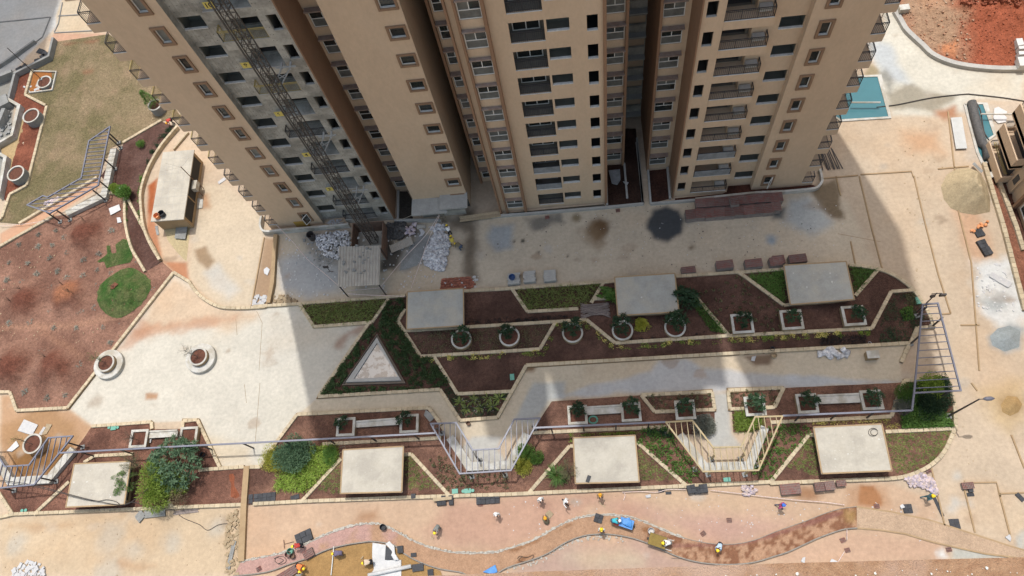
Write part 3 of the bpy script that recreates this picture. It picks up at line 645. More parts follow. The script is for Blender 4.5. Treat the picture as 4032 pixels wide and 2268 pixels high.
# ------------------------------------------------------------------ gardens: lawn, soil, kerbs
mat('kerb_stone', alb(242, 222, 184), alb(228, 204, 164), 3.0, rough=0.85, rnd=0.13, fine=0.08, fscale=18, bump=0.004, bscale=30)
mat('kerb_bed', alb(176, 146, 106), rough=0.9)
mat('pale_concrete', alb(244, 241, 232), alb(226, 221, 208), 1.6, rough=0.85, fine=0.07, fscale=10, c3=alb(212, 203, 184), s3=0.8)
mat('plaster_tan', alb(214, 180, 132), alb(198, 164, 118), 1.2, rough=0.85, fine=0.06, fscale=9)
mat('slab_concrete', alb(236, 227, 208), alb(224, 214, 194), 0.9, rough=0.85, fine=0.07, fscale=6, c3=alb(212, 203, 186), s3=0.5)
mat('slab_grey', alb(214, 213, 204), alb(196, 195, 186), 0.9, rough=0.85, fine=0.07, fscale=6, c3=alb(222, 214, 196), s3=0.4)
mat('wall_grey', alb(186, 186, 182), alb(160, 160, 156), 1.0, rough=0.9, fine=0.1, fscale=7)
mat('louvre', lin(.05, .045, .04), rough=0.7)
mat('steel_violet', lin(.16, .165, .21), lin(.13, .135, .175), 3.0, rough=0.45, spec=0.5)
mat('steel_primer', lin(.44, .33, .17), lin(.36, .30, .19), 3.0, rough=0.6)
mat('steel_dark', lin(.05, .05, .055), lin(.08, .06, .05), 5.0, rough=0.6)
mat('white_paint', alb(250, 250, 246), alb(238, 238, 232), 2.0, rough=0.6)
mat('paint_spot', alb(252, 250, 240), rough=0.7)
mat('soil_fill', alb(140, 88, 66), alb(112, 70, 54), 4.0, rough=0.95, bump=0.04, bscale=12, fine=0.2, fscale=20)

CUBE = MB().box(-.5, .5, -.5, .5, 0, 1).mesh('stone', MATS['kerb_stone'])
# a stone with slightly chamfered long edges
_b = MB(); _b.hexa([(-.5, -.5, 0), (.5, -.5, 0), (.5, .5, 0), (-.5, .5, 0)], [(-.5, -.5, .88), (.5, -.5, .88), (.5, .5, .88), (-.5, .5, .88)]); _b.hexa([(-.5, -.5, .88), (.5, -.5, .88), (.5, .5, .88), (-.5, .5, .88)], [(-.49, -.42, 1), (.49, -.42, 1), (.49, .42, 1), (-.49, .42, 1)])
STONE = _b.mesh('stone', MATS['kerb_stone'])
def strip_poly(p, wd):
    L, R = [], []
    for i in range(len(p)):
        a, b = p[max(i - 1, 0)], p[min(i + 1, len(p) - 1)]; d = Vector((b[0] - a[0], b[1] - a[1])).normalized(); n = Vector((-d.y, d.x))
        if 0 < i < len(p) - 1:
            d0 = Vector((p[i][0] - p[i - 1][0], p[i][1] - p[i - 1][1])).normalized(); k = 1 / max(.5, abs(n.dot(Vector((-d0.y, d0.x)))))
        else: k = 1
        L.append((p[i][0] + n.x * wd / 2 * k, p[i][1] + n.y * wd / 2 * k)); R.append((p[i][0] - n.x * wd / 2 * k, p[i][1] - n.y * wd / 2 * k))
    return L, R
def strip(mb, p, wd, z0, z1):
    L, R = strip_poly(p, wd)
    for i in range(len(p) - 1): mb.prism([L[i], L[i + 1], R[i + 1], R[i]], z0, z1)
    return mb
def kerb(p, wd=.33, h=.28, st=.52, z0=0.0, sm=0):
    if isinstance(p, str): p = pts(p)
    if sm: p = curve(p, sm)
    bed = struct(strip(MB(), p, wd * .8, z0 - .02, z0 + h * .8).build('kerb', 'kerb_bed'))
    # resample: a corner always starts a new stone
    runs, cur = [], [p[0]]
    for i in range(1, len(p)):
        cur.append(p[i])
        if i < len(p) - 1:
            a, b = (p[i] - p[i - 1]).normalized(), (p[i + 1] - p[i]).normalized()
            if a.dot(b) < .9: runs.append(cur); cur = [p[i]]
    runs.append(cur)
    for r in runs:
        tot = sum((r[i + 1] - r[i]).length for i in range(len(r) - 1)); n = max(1, round(tot / st)); seg, acc, i = tot / n, 0.0, 0
        def along(s):
            for i in range(len(r) - 1):
                l = (r[i + 1] - r[i]).length
                if s <= l + 1e-6: return r[i].lerp(r[i + 1], s / max(l, 1e-6))
                s -= l
            return r[-1]
        for k in range(n):
            a, b = along(k * seg), along((k + 1) * seg); o = link('stone', STONE, bed); c = (a + b) / 2; d = b - a
            o.location = (c.x, c.y, z0 + .01); o.rotation_euler = (random.uniform(-.008, .008), random.uniform(-.008, .008), math.atan2(d.y, d.x) + random.uniform(-.012, .012))
            o.scale = (d.length - random.uniform(.008, .03), wd * random.uniform(.96, 1.04), h - .01 + random.uniform(-.012, .012))
    return bed
def soil_rgb(base=(148, 92, 68), dark=(104, 64, 50), seed=3, sc=.6):
    def f(x, y):
        n = np.clip((smooth_noise(x, y, sc, seed, 5) - .32) * 2.4, 0, 1)[:, None]; a, b = np.array(alb(*base)[:3]), np.array(alb(*dark)[:3]); return a * n + b * (1 - n)
    return f
def rough_z(z0, amp, seed=5, sc=1.2): return lambda x, y: z0 + amp * (smooth_noise(x, y, sc, seed, 5) - .5)

# lower garden, upper garden, left-hand beds
LOWER = pts('c1 1875,640 c2 55,632 165,460 330,240 1315,190 u 600,690 900,1195 1575,1165 1880,600 c3 205,330 330,140 1000,95 1530,70 1550,205 1550,380 1400,390 1265,380 1460,655 1840,640 1955,310 1830,370 1690,370 1680,200 1650,60 2065,40 c4 1175,0 r 510,400 1080,375 1110,500 1170,710 1180,1020 c4 1570,345 1540,420 1490,520 1410,605 1310,665 1200,705 1090,720 185,755 c3 1340,775 0,838 c2 1470,850 365,890 0,910 c1 1850,918')
UPPER = pts('b2 350,952 455,1125 865,1098 620,1449 c2 487,106 1400,50 1550,285 1830,262 b3 140,1412 b4 1240,1245 1290,1130 1415,1125 1390,1050 1330,940 1250,835 1130,745 1000,690 930,680 780,662 290,690 0,712 b3 1260,745 800,783 0,838 b2 1580,855 1140,890')
LEFTLOW = pts('c1 690,335 1145,297 1150,350 1380,345 1380,290 1490,282 1655,635 1840,635 1820,915 265,990 105,985 0,800 l 100,950 690,920 1060,420')
struct(field('planting_bed', LOWER, .22, rough_z(.12, .14), soil_rgb((162, 118, 96), (118, 84, 70)), 'soil'))
struct(field('planting_bed', UPPER, .22, rough_z(.12, .14, 8), soil_rgb((128, 94, 80), (96, 70, 60), 9), 'soil'))
struct(field('planting_bed', LEFTLOW, .22, rough_z(.12, .16, 12), soil_rgb((166, 116, 94), (120, 82, 68), 13), 'soil'))
def hill(x, y, t, tx, ty, r, h):
    c = at(t, tx, ty); d2 = ((x - c.x) ** 2 + (y - c.y) ** 2) / (r * r); return h * np.exp(-d2 * 1.6)
SOILF = pts('b1 -60,560 340,330 410,292 560,270 800,140 850,110 945,130 948,300 965,420 1000,540 1100,712 1218,632 1310,715 860,1290 c1 515,190 135,210 85,70 -60,68')
MOUNDS = (('b1', 650, 430, 2.1, 1.3), ('b1', 215, 930, 2.2, 1.3), ('b1', 540, 900, 2.0, 1.4), ('b1', 120, 1420, 2.3, 1.3), ('b1', 430, 1420, 2.2, 1.3), ('b1', 935, 880, 2.9, 1.1))
def soil_z(x, y):
    z = .06 + .10 * (smooth_noise(x, y, 1.3, 21, 5) - .5)
    m = sum(hill(x, y, *q) for q in MOUNDS); return z + m + .9 * np.minimum(m, .6) * (smooth_noise(x, y, 2.2, 22, 4) - .5)
def soil_c(x, y):
    C = soil_rgb((184, 136, 112), (144, 102, 84), 23, .5)(x, y)
    for t, tx, ty, r, h in MOUNDS[:5]: blob(C, x, y, t, tx, ty, 120, (132, 76, 58), 100, soft=.9, amp=.9, alpha=.85, seed=int(tx))
    blob(C, x, y, 'b1', 530, 860, 95, (196, 128, 88), soft=.7, amp=.7, alpha=.85, seed=3)
    paint(C, x, y, 'b1 0,1110 b1 500,1090 b1 1000,1010 b1 1010,1050 b1 560,1130 b1 0,1145', (196, 146, 116), .5, .4, .6, .8, 31)
    paint(C, x, y, 'b1 330,1140 b1 640,1330 b1 620,1370 b1 300,1170', (190, 138, 108), .5, .4, .6, .6, 32)
    return C
struct(field('soil_field', SOILF, .2, soil_z, soil_c, 'soil'))
LAWN = pts('d 535,0 500,150 330,235 255,470 450,575 462,582 270,1335 100,1430 30,1640 -10,1680 k 0,1390 250,1215 620,1010 1050,765 1180,480 1240,350 1330,320 1405,290 1930,-10 n 720,470 n 560,230 n 430,135 n 225,165')
def lawn_c(x, y):
    a, b, c = (np.array(alb(*q)[:3]) for q in ((176, 152, 116), (138, 126, 86), (198, 162, 130)))
    n = np.clip((smooth_noise(x, y, .28, 51, 5) - .33) * 2.6, 0, 1)[:, None]; m = np.clip((smooth_noise(x, y, .7, 52, 5) - .5) * 3, 0, 1)[:, None]
    C = a * n + b * (1 - n); C = C * (1 - m * .5) + c * m * .5
    blob(C, x, y, 'a1', 660, 540, 45, (184, 116, 84), 22, soft=.5, amp=.6, alpha=.7); blob(C, x, y, 'a1', 610, 320, 180, (178, 112, 82), 14, soft=.5, amp=.6, alpha=.8)
    return C
struct(field('lawn', LAWN, .2, rough_z(.05, .08, 55, 2.2), lawn_c, 'turf'))
CBED = curve(pts('a1 1345,965 1230,1100 1150,1230 b1 1105,0 1072,130 1078,260 1095,380 1140,500 1215,628'), 5)
CBEDL = curve(pts('b1 1100,712 1040,610 1000,540 965,420 948,300 950,130'), 5)
struct(field('planting_bed', CBED + CBEDL + pts('b1 860,105 760,-10 k 1390,360 1410,300 1920,0'), .2, rough_z(.1, .14, 61), soil_rgb((128, 96, 86), (104, 72, 62), 62), 'soil'))
struct(field('planting_bed', pts('d 320,235 250,475 445,575 455,582 262,1335 105,1420 60,1480 30,1449 230,720 225,600 120,545 185,300'), .2, rough_z(.06, .2, 63, 1.5), soil_rgb((176, 104, 76), (136, 78, 58), 64, .9), 'soil'))
struct(field('sand_strip', pts('d 222,610 235,640 215,820 160,1000 105,1170 60,1300 30,1449 0,1449 95,1090 20,1040 10,975 155,890'), .25, rough_z(.03, .04, 65), flat((214, 182, 128)), 'sand'))

KERBS = ['b2 0,972 350,950 1140,890', 'b2 1580,855 b3 0,838 b3 800,783', 'b3 1260,745 1720,715 b4 0,712 b4 290,692', 'b2 350,955 455,1122 890,1090 1015,912',
         'b2 865,1100 c2 487,106 1400,52 1550,285 1830,262 b3 140,1412 b4 1240,1245', 'b2 1355,1345 c2 1530,86 1940,66',
         'b2 1140,990 1085,1080 1255,1345 2000,1300 b3 240,1290 360,1085 590,1070 805,1245 1640,1192 b4 950,1135 1095,860 1265,848', 'b2 1145,1152 1560,1128 b3 360,1085',
         'b2 1938,838 2055,1010 b3 530,988', 'b3 720,787 625,945', 'b3 640,915 745,910', 'b3 1400,888 1655,1188', 'b3 1727,717 b4 0,747 290,962 340,958', 'b4 825,892 1000,690', 'b4 1295,1132 1412,1124', 'b4 1240,1245 1295,1130', 'b4 1225,1262 1170,1390',
         'c1 0,1010 110,986 1820,915', 'c2 0,910 365,890 1470,850 c3 0,838 1340,775 1970,745 c4 185,755 1090,720', 'c2 520,462 1410,415', 'c3 185,378 690,355 1190,333', 'c4 190,300 1095,255 1190,-10',
         'c2 365,890 660,570', 'c2 1125,540 1185,538 1470,848', 'c3 155,832 465,475 492,478', 'c3 970,450 1340,775', 'c4 185,755 480,390 520,397', 'c4 1050,370 1570,345', 'c1 105,985 -20,790', 'c1 265,990 530,742', 'c1 1270,885 1310,945',
         'c1 1500,655 1840,632', 'c1 1880,634 c2 55,632 165,460 330,240 1315,190 1410,318', 'c1 1380,340 1382,288 1490,280 1658,635', 'c1 700,328 1145,296 1150,350', 'c1 640,600 720,550 1010,535', 'b1 -30,505 c1 -30,72 85,70 135,210 515,190 b1 1310,715 1428,785'.replace('b1 -30,505 ', ''),
         'c3 1000,95 1100,220 1255,214', 'c3 1408,208 1550,205 1530,70 1000,95', 'c3 1785,196 1665,200 1650,60 2065,40 2000,185 1905,190', 'c4 165,190 215,186 290,40', 'b4 1290,1128 1240,1245',
         'd 320,235 250,475 445,575', 'd 455,582 265,1335 105,1420 30,1640 -15,1670', 'k 0,1390 1060,760', 'b1 -20,535 410,290', 'k 1405,292 1930,-12', 'b1 945,260 950,130 860,112', 'k 1180,985 1380,965', 'r 510,400 1080,375', 'r 380,770 525,400', 'r 0,885 350,860 385,770']
for q in KERBS: kerb(q)
kerb('b1 1425,782 1470,850 1540,915 1620,960 1700,980 1850,982 2000,972 b2 0,972', sm=4)
kerb('b4 780,662 870,668 930,680 1000,690 1130,745 1250,835 1330,940 1390,1050 1415,1125', sm=4)
kerb('c4 1090,720 1200,705 1310,665 1410,605 1490,520 1540,420 1570,345 r 1180,1020 1170,710 1110,500 1080,375', sm=4)
kerb(CBED, .32, .55, .5); kerb(CBEDL + [CBED[-1]], .3, .4, .5)
kerb('a1 1420,1000 1360,1070 1310,1130', .2, .3)
wl = struct(strip(MB(), pts('c1 1862,628 1840,920 1822,1340'), .55, 0, .35).build('kerb_wall', 'plaster_tan'))
struct(strip(MB(), pts('b2 175,440 165,560 150,800 120,950'), .42, 0, .5).build('kerb_wall', 'plaster_tan'))
struct(strip(MB(), pts('b1 1985,450 1890,960'), .12, 0, .12).build('kerb_wall', 'plaster_tan'))
for q in ('b2 62,1090 38,1449', 'c2 45,0 10,440', 'b1 1770,1060 1780,1180', 'c1 1835,10 1850,150', 'b2 20,1000 62,1090', 'c3 1535,480 1550,560', 'b4 700,420 1020,480'): struct(strip(MB(), pts(q), .035, .001, .006).build('expansion_joint', 'kerb_bed'))
# low wall in front of the tower with rounded ends
pw = curve(pts('z1 150,760 z1 130,900 z1 170,985 z1 260,1000'), 6)
struct(strip(MB(), pw + pts('z1 400,985 z1 1450,895'), .2, 0, .75).build('plinth_wall', 'pale_concrete'))
struct(strip(MB(), pts('z2 215,1190 z2 920,1190'), .25, 0, .4).build('plinth_wall', 'grey_concrete'))
struct(strip(MB(), pts('z2 1660,1130 z2 2135,1095 z3 1460,995 z3 2030,940'), .22, 0, .35).build('plinth_wall', 'grey_concrete'))
struct(strip(MB(), pts('z4 230,1170 z4 900,1115'), .22, 0, .35).build('plinth_wall', 'grey_concrete'))
struct(strip(MB(), pts('z4 900,1112 z5 300,1090 z5 700,1075') + curve(pts('z5 700,1075 z5 1080,1040 z5 1200,1010 z5 1265,930 z5 1265,860 z5 1235,740'), 5)[1:], .22, 0, .5).build('plinth_wall', 'pale_concrete'))
for q in ('z3 2030,940 z3 1930,20', 'z4 120,1160 z4 30,180', 'z4 235,1165 z4 195,650', 'z4 525,1090 z4 485,620', 'z2 270,740 z2 260,1200', 'z3 1490,960 z3 1480,700', 'z3 1745,330 z3 1790,850'): struct(strip(MB(), pts(q), .2, 0, .3).build('plinth_wall', 'grey_concrete'))
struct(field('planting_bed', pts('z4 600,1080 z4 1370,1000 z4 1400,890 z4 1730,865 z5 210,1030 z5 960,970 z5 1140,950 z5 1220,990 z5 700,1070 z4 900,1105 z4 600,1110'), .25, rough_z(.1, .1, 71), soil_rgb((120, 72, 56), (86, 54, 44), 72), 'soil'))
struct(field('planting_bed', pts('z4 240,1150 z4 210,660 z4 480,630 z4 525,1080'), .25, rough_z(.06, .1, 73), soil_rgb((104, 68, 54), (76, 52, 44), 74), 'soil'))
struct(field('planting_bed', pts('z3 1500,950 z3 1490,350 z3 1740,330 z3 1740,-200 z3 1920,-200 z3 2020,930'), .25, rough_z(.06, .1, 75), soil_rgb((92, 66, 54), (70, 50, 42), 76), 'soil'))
struct(field('gutter', pts('z2 280,740 z2 400,740 z2 480,880 z2 480,1180 z2 275,1190'), .3, rough_z(.04, .08, 77), flat((84, 78, 70)), 'soil'))
struct(field('gutter', pts('z3 0,1060 z3 1440,930 z3 1480,975 z3 0,1110'), .3, rough_z(.02, .03, 78), flat((110, 104, 92)), 'soil'))

# ------------------------------------------------------------------ ventilation shafts with concrete roof slabs
SPOT_SEED = [0]
def shaft(spec, zt, label, m='slab_concrete', spots=10, wallm='plaster_tan'):
    c = pts(spec, zt); cen = sum(c, Vector()) / 4; cen.z = 0
    t = thing('vent_shaft', label, 'vent shaft', cen, group='ventilation shafts with concrete roofs'); L = [q - cen for q in c]; IN = [q * .86 for q in L]; n = len(L)
    rs = MB().prism(L, zt - .16, zt); o = rs.build('roof_slab', m, t)
    for i in range(4): a, b = L[i] * .985, L[(i + 1) % 4] * .985; MB().bar(Vector((a.x, a.y, zt + .006)), Vector((b.x, b.y, zt + .006)), .12, .03).build('slab_edge', 'plaster_tan', o)
    w = MB().prism(IN, .02, zt - .17).build('wall', wallm, t)
    for i in range(4):
        a, b = IN[i], IN[(i + 1) % 4]; d = (b - a).normalized(); nn = Vector((d.y, -d.x, 0)); mid = (a + b) / 2
        if nn.dot(Vector((mid.x, mid.y, 0))) < 0: nn = -nn
        lo = MB()
        for zz in np.arange(.55, zt - .3, .14): lo.bar(a.lerp(b, .08) + nn * .02 + Vector((0, 0, zz - a.z)), a.lerp(b, .92) + nn * .02 + Vector((0, 0, zz - a.z)), .04, .08)
        lo.build('louvre', 'louvre', w)
    r = random.Random(hash(spec) % 999); sp = MB()
    for k in range(spots):
        u, v = r.random(), r.random(); p = L[0].lerp(L[1], u).lerp(L[3].lerp(L[2], u), v); rad = r.uniform(.012, .04) if r.random() < .93 else r.uniform(.06, .10)
        q = [(p.x + rad * r.uniform(.5, 1.2) * math.cos(a), p.y + rad * r.uniform(.5, 1.2) * math.sin(a), zt + .006) for a in np.linspace(0, 6.28, 8)[:-1]]; sp.quad(*q)
    if spots: stuff(sp.build('paint_splash', 'paint_spot', o))
    return t
shaft('b2 1147,855 1575,828 1578,1112 1142,1140', 1.3, 'grey vent shaft slab nearest the corrugated hoist shed', 'slab_grey', 6)
shaft('b3 797,745 1255,715 1287,1008 822,1038', 1.3, 'grey vent shaft slab between two dark shrubs in the upper garden', 'slab_grey', 8)
shaft('b4 290,655 765,625 828,915 340,955', 1.3, 'white-spotted grey vent shaft slab at the right end of the upper garden', 'slab_grey', 55)
shaft('c1 555,605 985,585 935,915 490,935', 1.5, 'pale vent shaft slab half under the tree cluster with a cable across it', 'slab_concrete', 40)
shaft('c2 665,500 1125,473 1113,820 645,832', 1.5, 'pale vent shaft slab beside the mass of green strap-leaved plants', 'slab_concrete', 30)
shaft('c3 487,410 958,390 990,745 503,757', 1.5, 'cream vent shaft slab between the violet and the primer-coloured pergola', 'slab_concrete', 5)
shaft('c4 513,330 1033,305 1110,662 577,683', 1.5, 'white-spotted vent shaft slab at the rounded right garden end', 'slab_concrete', 70)
# pump house
ph = pts('z6 235,378 703,340 545,1385 50,1420', 2.3); pc = sum(ph, Vector()) / 4; pc.z = 0
t = thing('pump_house', 'small flat-roofed tan service building with louvred side left of the tower', 'building', pc); L = [q - pc for q in ph]; IN = [Vector((q.x * .93, q.y * .96, 0)) for q in L]
rf = MB().prism(L, 2.16, 2.3).build('roof', 'slab_concrete', t); gr = MB()
for k in range(1, 9): a, b = L[0].lerp(L[3], k / 9), L[1].lerp(L[2], k / 9); gr.bar(a + Vector((0, 0, .003)), b + Vector((0, 0, .003)), .02, .01)
for k in range(1, 5): a, b = L[0].lerp(L[1], k / 5), L[3].lerp(L[2], k / 5); gr.bar(a + Vector((0, 0, .002)), b + Vector((0, 0, .002)), .02, .01)
stuff(gr.build('roof_joint', 'grey_concrete', rf)); MB().prism(IN, 0, 2.15).build('wall', 'plaster_tan', t)
for i, (s0, s1) in enumerate(((.06, .36), (.40, .64), (.68, .95))):
    a, b = IN[1].lerp(IN[2], s0), IN[1].lerp(IN[2], s1); lo = MB()
    for zz in np.arange(.6, 1.95, .16): lo.bar(a + Vector((.02, 0, zz)), b + Vector((.02, 0, zz)), .05, .1)
    lo.bar(a + Vector((.03, 0, .5)), a + Vector((.03, 0, 2.0)), .08); lo.bar(b + Vector((.03, 0, .5)), b + Vector((.03, 0, 2.0)), .08)
    lo.build('louvre_window', 'louvre', t)
# triangular pond
tri_o = pts('v 951,843 1022,966 863,971'); tri_m = pts('v 951,852 1012,960 873,964'); tri_i = pts('v 951,866 1003,950 893,956')
po = thing('pond', 'triangular stone pond basin of still pale water in the shaded garden', 'pond', sum(tri_o, Vector()) / 3); ol = po.location
def ring(o, i, z0, z1, nm, m):
    mb = MB()
    for k in range(3): a, b, c, d = o[k] - ol, o[(k + 1) % 3] - ol, i[(k + 1) % 3] - ol, i[k] - ol; mb.prism([a, b, c, d], z0, z1)
    return mb.build(nm, m, po)
mat('wet_stone', lin(.17, .14, .11), lin(.12, .1, .08), 3.0, rough=0.5); mat('water', lin(.30, .30, .30), lin(.12, .11, .11), 1.6, rough=0.06, spec=0.8, lo=.5, hi=.56)
ring(tri_o, [a.lerp(b, .25) for a, b in zip(tri_o, tri_m)], 0, .36, 'outer_rim', 'wet_stone'); ring([a.lerp(b, .25) for a, b in zip(tri_o, tri_m)], tri_m, 0, .18, 'channel', 'wet_stone'); ring(tri_m, tri_i, 0, .42, 'inner_rim', 'grey_concrete')
MB().prism([q - ol for q in tri_i], .15, .3).build('water', 'water', po)

# ------------------------------------------------------------------ planters and benches
def mpp(t, x, y): p = at(t, x, y); return (p - Vector((0, 0, CAM_H))).length / FOC * TILE[t][2]
def round_planter(t, x, y, rad, h, label, grp='round concrete planters', fill='soil_fill', rim='pale_concrete', wallm='plaster_tan', tw=.17):
    c = at(t, x, y, h); c.z = 0; o = thing('round_planter', label, 'planter', c, group=grp)
    mb = MB(); mb.lathe((0, 0, 0), [(rad - .02, 0), (rad - .02, h - .06)], 36); mb.smooth = True; mb.build('planter_wall', wallm, o)
    MB().lathe((0, 0, 0), [(rad - .02, h - .065), (rad, h - .06), (rad, h), (rad - tw, h), (rad - tw, h - .25)], 36).build('rim', rim, o)
    MB().cap((0, 0, 0), rad - tw + .01, h - .14, 36).build('soil', fill, o); return o
for i, (t, x, y) in enumerate((('b2', 1555, 1210), ('b2', 1917, 1190), ('b3', 485, 1163), ('b3', 860, 1145), ('b3', 1255, 1120))):
    round_planter(t, x, y, 1.0, .7, ['round planter nearest the corrugated shed in the shaded garden', 'second round planter from the left in the shaded garden', 'round planter in the yellow-edged bed bend, middle of five', 'round planter with white blossoms left of the yellow bush', 'round planter right of the yellow bush under the grey slab'][i])
for t, x, y, l in (('b1', 790, 1388, 'two-tier round planter at the edge of the brown soil field'), ('b1', 1485, 1340, 'two-tier round planter with a bare young tree on the sunny plaza')):
    c = at(t, x, y, .9); o = round_planter(t, x, y, .95, .9, l); q = at(t, x, y, .9) - at(t, x, y, .9); o2 = MB()
    o2.lathe((0, 0, 0), [(1.55, 0), (1.55, .42), (1.5, .45), (.95, .45)], 40); o2.build('seat_ring', 'pale_concrete', o)
round_planter('d', 292, 662, 1.05, 1.15, 'empty tall grey concrete ring beside the lawn, upper of two', 'tall concrete rings', wallm='wall_grey'); round_planter('d', 147, 1212, 1.05, 1.15, 'empty tall grey concrete ring beside the lawn, lower of two', 'tall concrete rings', wallm='wall_grey')
round_planter('d', 417, 343, .95, .55, 'low concrete ring holding the mast in the orange puddle', wallm='wall_grey'); round_planter('a1', 1160, 785, .85, 1.2, 'grey round planter with a small conifer at the lawn edge', wallm='wall_grey'); round_planter('c1', 240, 455, 1.0, 1.0, 'round planter with a spindly tree in the muddy corner', wallm='plaster_tan')
def square_planter(t, x, y, sz, label, h=.75, rz=0.0, asp=1.0):
    c = at(t, x, y, h); c.z = 0; o = thing('square_planter', label, 'planter', c, rz, 'square concrete planters'); s, q = sz / 2, sz / 2 * asp
    wl_ = MB()
    for a, b, c_, d in ((-s, s, -q, -q + .1), (-s, s, q - .1, q), (-s, -s + .1, -q + .1, q - .1), (s - .1, s, -q + .1, q - .1)): wl_.box(a, b, c_, d, 0, h - .1)
    wl_.build('planter_wall', 'plaster_tan', o); rm_ = MB()
    for a, b, c_, d in ((-s - .03, s + .03, -q - .03, -q + .2), (-s - .03, s + .03, q - .2, q + .03), (-s - .03, -s + .2, -q + .2, q - .2), (s - .2, s + .03, -q + .2, q - .2)): rm_.box(a, b, c_, d, h - .11, h)
    rm_.build('rim', 'pale_concrete', o); MB().quad((-s + .09, -q + .09, h - .16), (s - .09, -q + .09, h - .16), (s - .09, q - .09, h - .16), (-s + .09, q - .09, h - .16)).build('soil', 'soil_fill', o); return o
SQ = [('b3', 1760, 1092, 'square planter in the upper garden nearest the hedge strip'), ('b4', 355, 1063, 'square planter in the upper garden, middle of three'), ('b4', 820, 1033, 'square planter in the upper garden, nearest the floodlight'),
      ('c2', 688, 328, 'square planter at the left end of the bench nearest the plaza'), ('c2', 1164, 303, 'square planter at the right end of the bench nearest the plaza'), ('c3', 522, 238, 'square planter at the left end of the bench with the green hose'), ('c3', 924, 216, 'square planter at the right end of the bench with the green hose'),
      ('c3', 1330, 200, 'single square planter left of the concrete entry walk'), ('c3', 1855, 172, 'single square planter right of the concrete entry walk'), ('c4', 470, 152, 'square planter at the left end of the rightmost bench'), ('c4', 955, 126, 'square planter at the right end of the rightmost bench'),
      ('c1', 1040, 416, 'sunlit square planter left of the short bench by the trees'), ('c1', 1412, 396, 'sunlit square planter right of the short bench by the trees')]
for t, x, y, l in SQ: square_planter(t, x, y, 1.72 if t[0] == 'c' else 1.9, l, asp=.98)
for spec, l in (('c2 755,290 1098,262 1098,312 755,335', 'long pale concrete bench nearest the plaza'), ('c3 590,180 850,165 850,225 592,240', 'pale concrete bench above the coiled green hose'), ('c4 545,92 868,78 872,145 548,158', 'pale concrete bench in the bed at the right garden end'), ('c1 1120,362 1335,352 1330,402 1108,415', 'short sunlit concrete bench by the tree cluster')):
    p = pts(spec, .5); c = sum(p, Vector()) / 4; c.z = 0; o = thing('bench', l, 'bench', c, group='concrete benches between planters'); q = [a - c for a in p]
    MB().prism(q, .38, .5).build('seat', 'pale_concrete', o); MB().prism([a.lerp(b, .28) for a, b in zip(q, (q[3], q[2], q[2], q[3]))][:2] + [q[2].lerp(q[1], .55), q[3].lerp(q[0], .55)], .02, .38).build('leg', 'plaster_tan', o)
    MB().bar(q[0].lerp(q[3], .06) + Vector((0, 0, .05)), q[1].lerp(q[2], .06) + Vector((0, 0, .05)), .16, .1).build('back_rail', 'pale_concrete', o)
# seat walls under the pergolas
def seat_wall(spec, wd, h, label, m='pale_concrete'):
    p = pts(spec, h); o = strip(MB(), [Vector((q.x, q.y, 0)) for q in p], wd, 0, h).build('seat_wall', m); return tag(o, label, 'seat wall', 'seat walls under the pergolas')
seat_wall('u 650,690 945,1130 1540,1105 1810,640', .75, .5, 'white U-shaped seat wall under the violet steel pergola')
seat_wall('c3 1290,385 1480,630 1815,618 1930,330', .7, .5, 'white U-shaped seat wall under the primer-coloured pergola')
seat_wall('l 985,440 650,850 130,880 -60,560', .75, .6, 'white U-shaped seat wall round the muddy pool at the lower left')
seat_wall('k 1265,360 1190,700 1130,990 620,1240', .75, .6, 'pale angled seat wall under the pergola beside the lawn')
# retaining walls at the top left
for i, (spec, wd, h, l) in enumerate((('d 170,300 500,135 540,-40', .3, .8, 'grey retaining wall along the top of the lawn'), ('d -20,365 165,290', .5, 1.1, 'thick grey wall stub at the upper left edge'), ('d 180,300 120,540', .3, .8, 'grey wall between the red soil and the sunken pit'), ('d 120,545 222,602 155,885 5,970 -20,1050', .35, .8, 'white-painted zigzag wall of the sunken pit'), ('d -20,1030 95,1090 30,1460', .35, .8, 'white-painted wall below the zigzag pit wall'), ('d 90,640 30,790', .5, 1.0, 'dark grey wall inside the sunken pit'), ('d 0,215 170,100 350,-30', .25, .5, 'grey kerb wall beside the shaded road'))):
    tag(strip(MB(), pts(spec), wd, 0, h).build('retaining_wall', 'wall_grey' if i not in (3, 4) else 'pale_concrete'), l, 'wall')

# ------------------------------------------------------------------ curving track, path and sand bed along the bottom
TU = pts('c1 1815,1345 c2 0,1320 150,1290 300,1250 450,1180 600,1115 750,1070 880,1055 980,1070 1100,1130 1200,1185 1350,1240 1500,1270 1650,1275 1800,1270 c3 0,1245 190,1180 330,1100 450,1040 560,1005 700,990 830,995 960,1020 1100,1075 1280,1150 1400,1185 1550,1210 1700,1210 1850,1180 2000,1120 c4 320,1085 450,1040 600,980 720,945 835,930', .0)
TL = pts('c4 840,1090 770,1095 700,1110 560,1160 450,1210 320,1270 c3 2000,1300 1850,1345 1700,1362 1550,1360 1400,1340 1250,1295 1100,1225 950,1170 800,1140 680,1135 560,1150 430,1200 300,1280 160,1335 0,1385 c2 1800,1440 1700,1450 1600,1440 1550,1420 1400,1395 1250,1345 1130,1280 1050,1215 900,1190 830,1195 700,1215 560,1250 420,1310 270,1360 100,1420 c1 1760,1449')
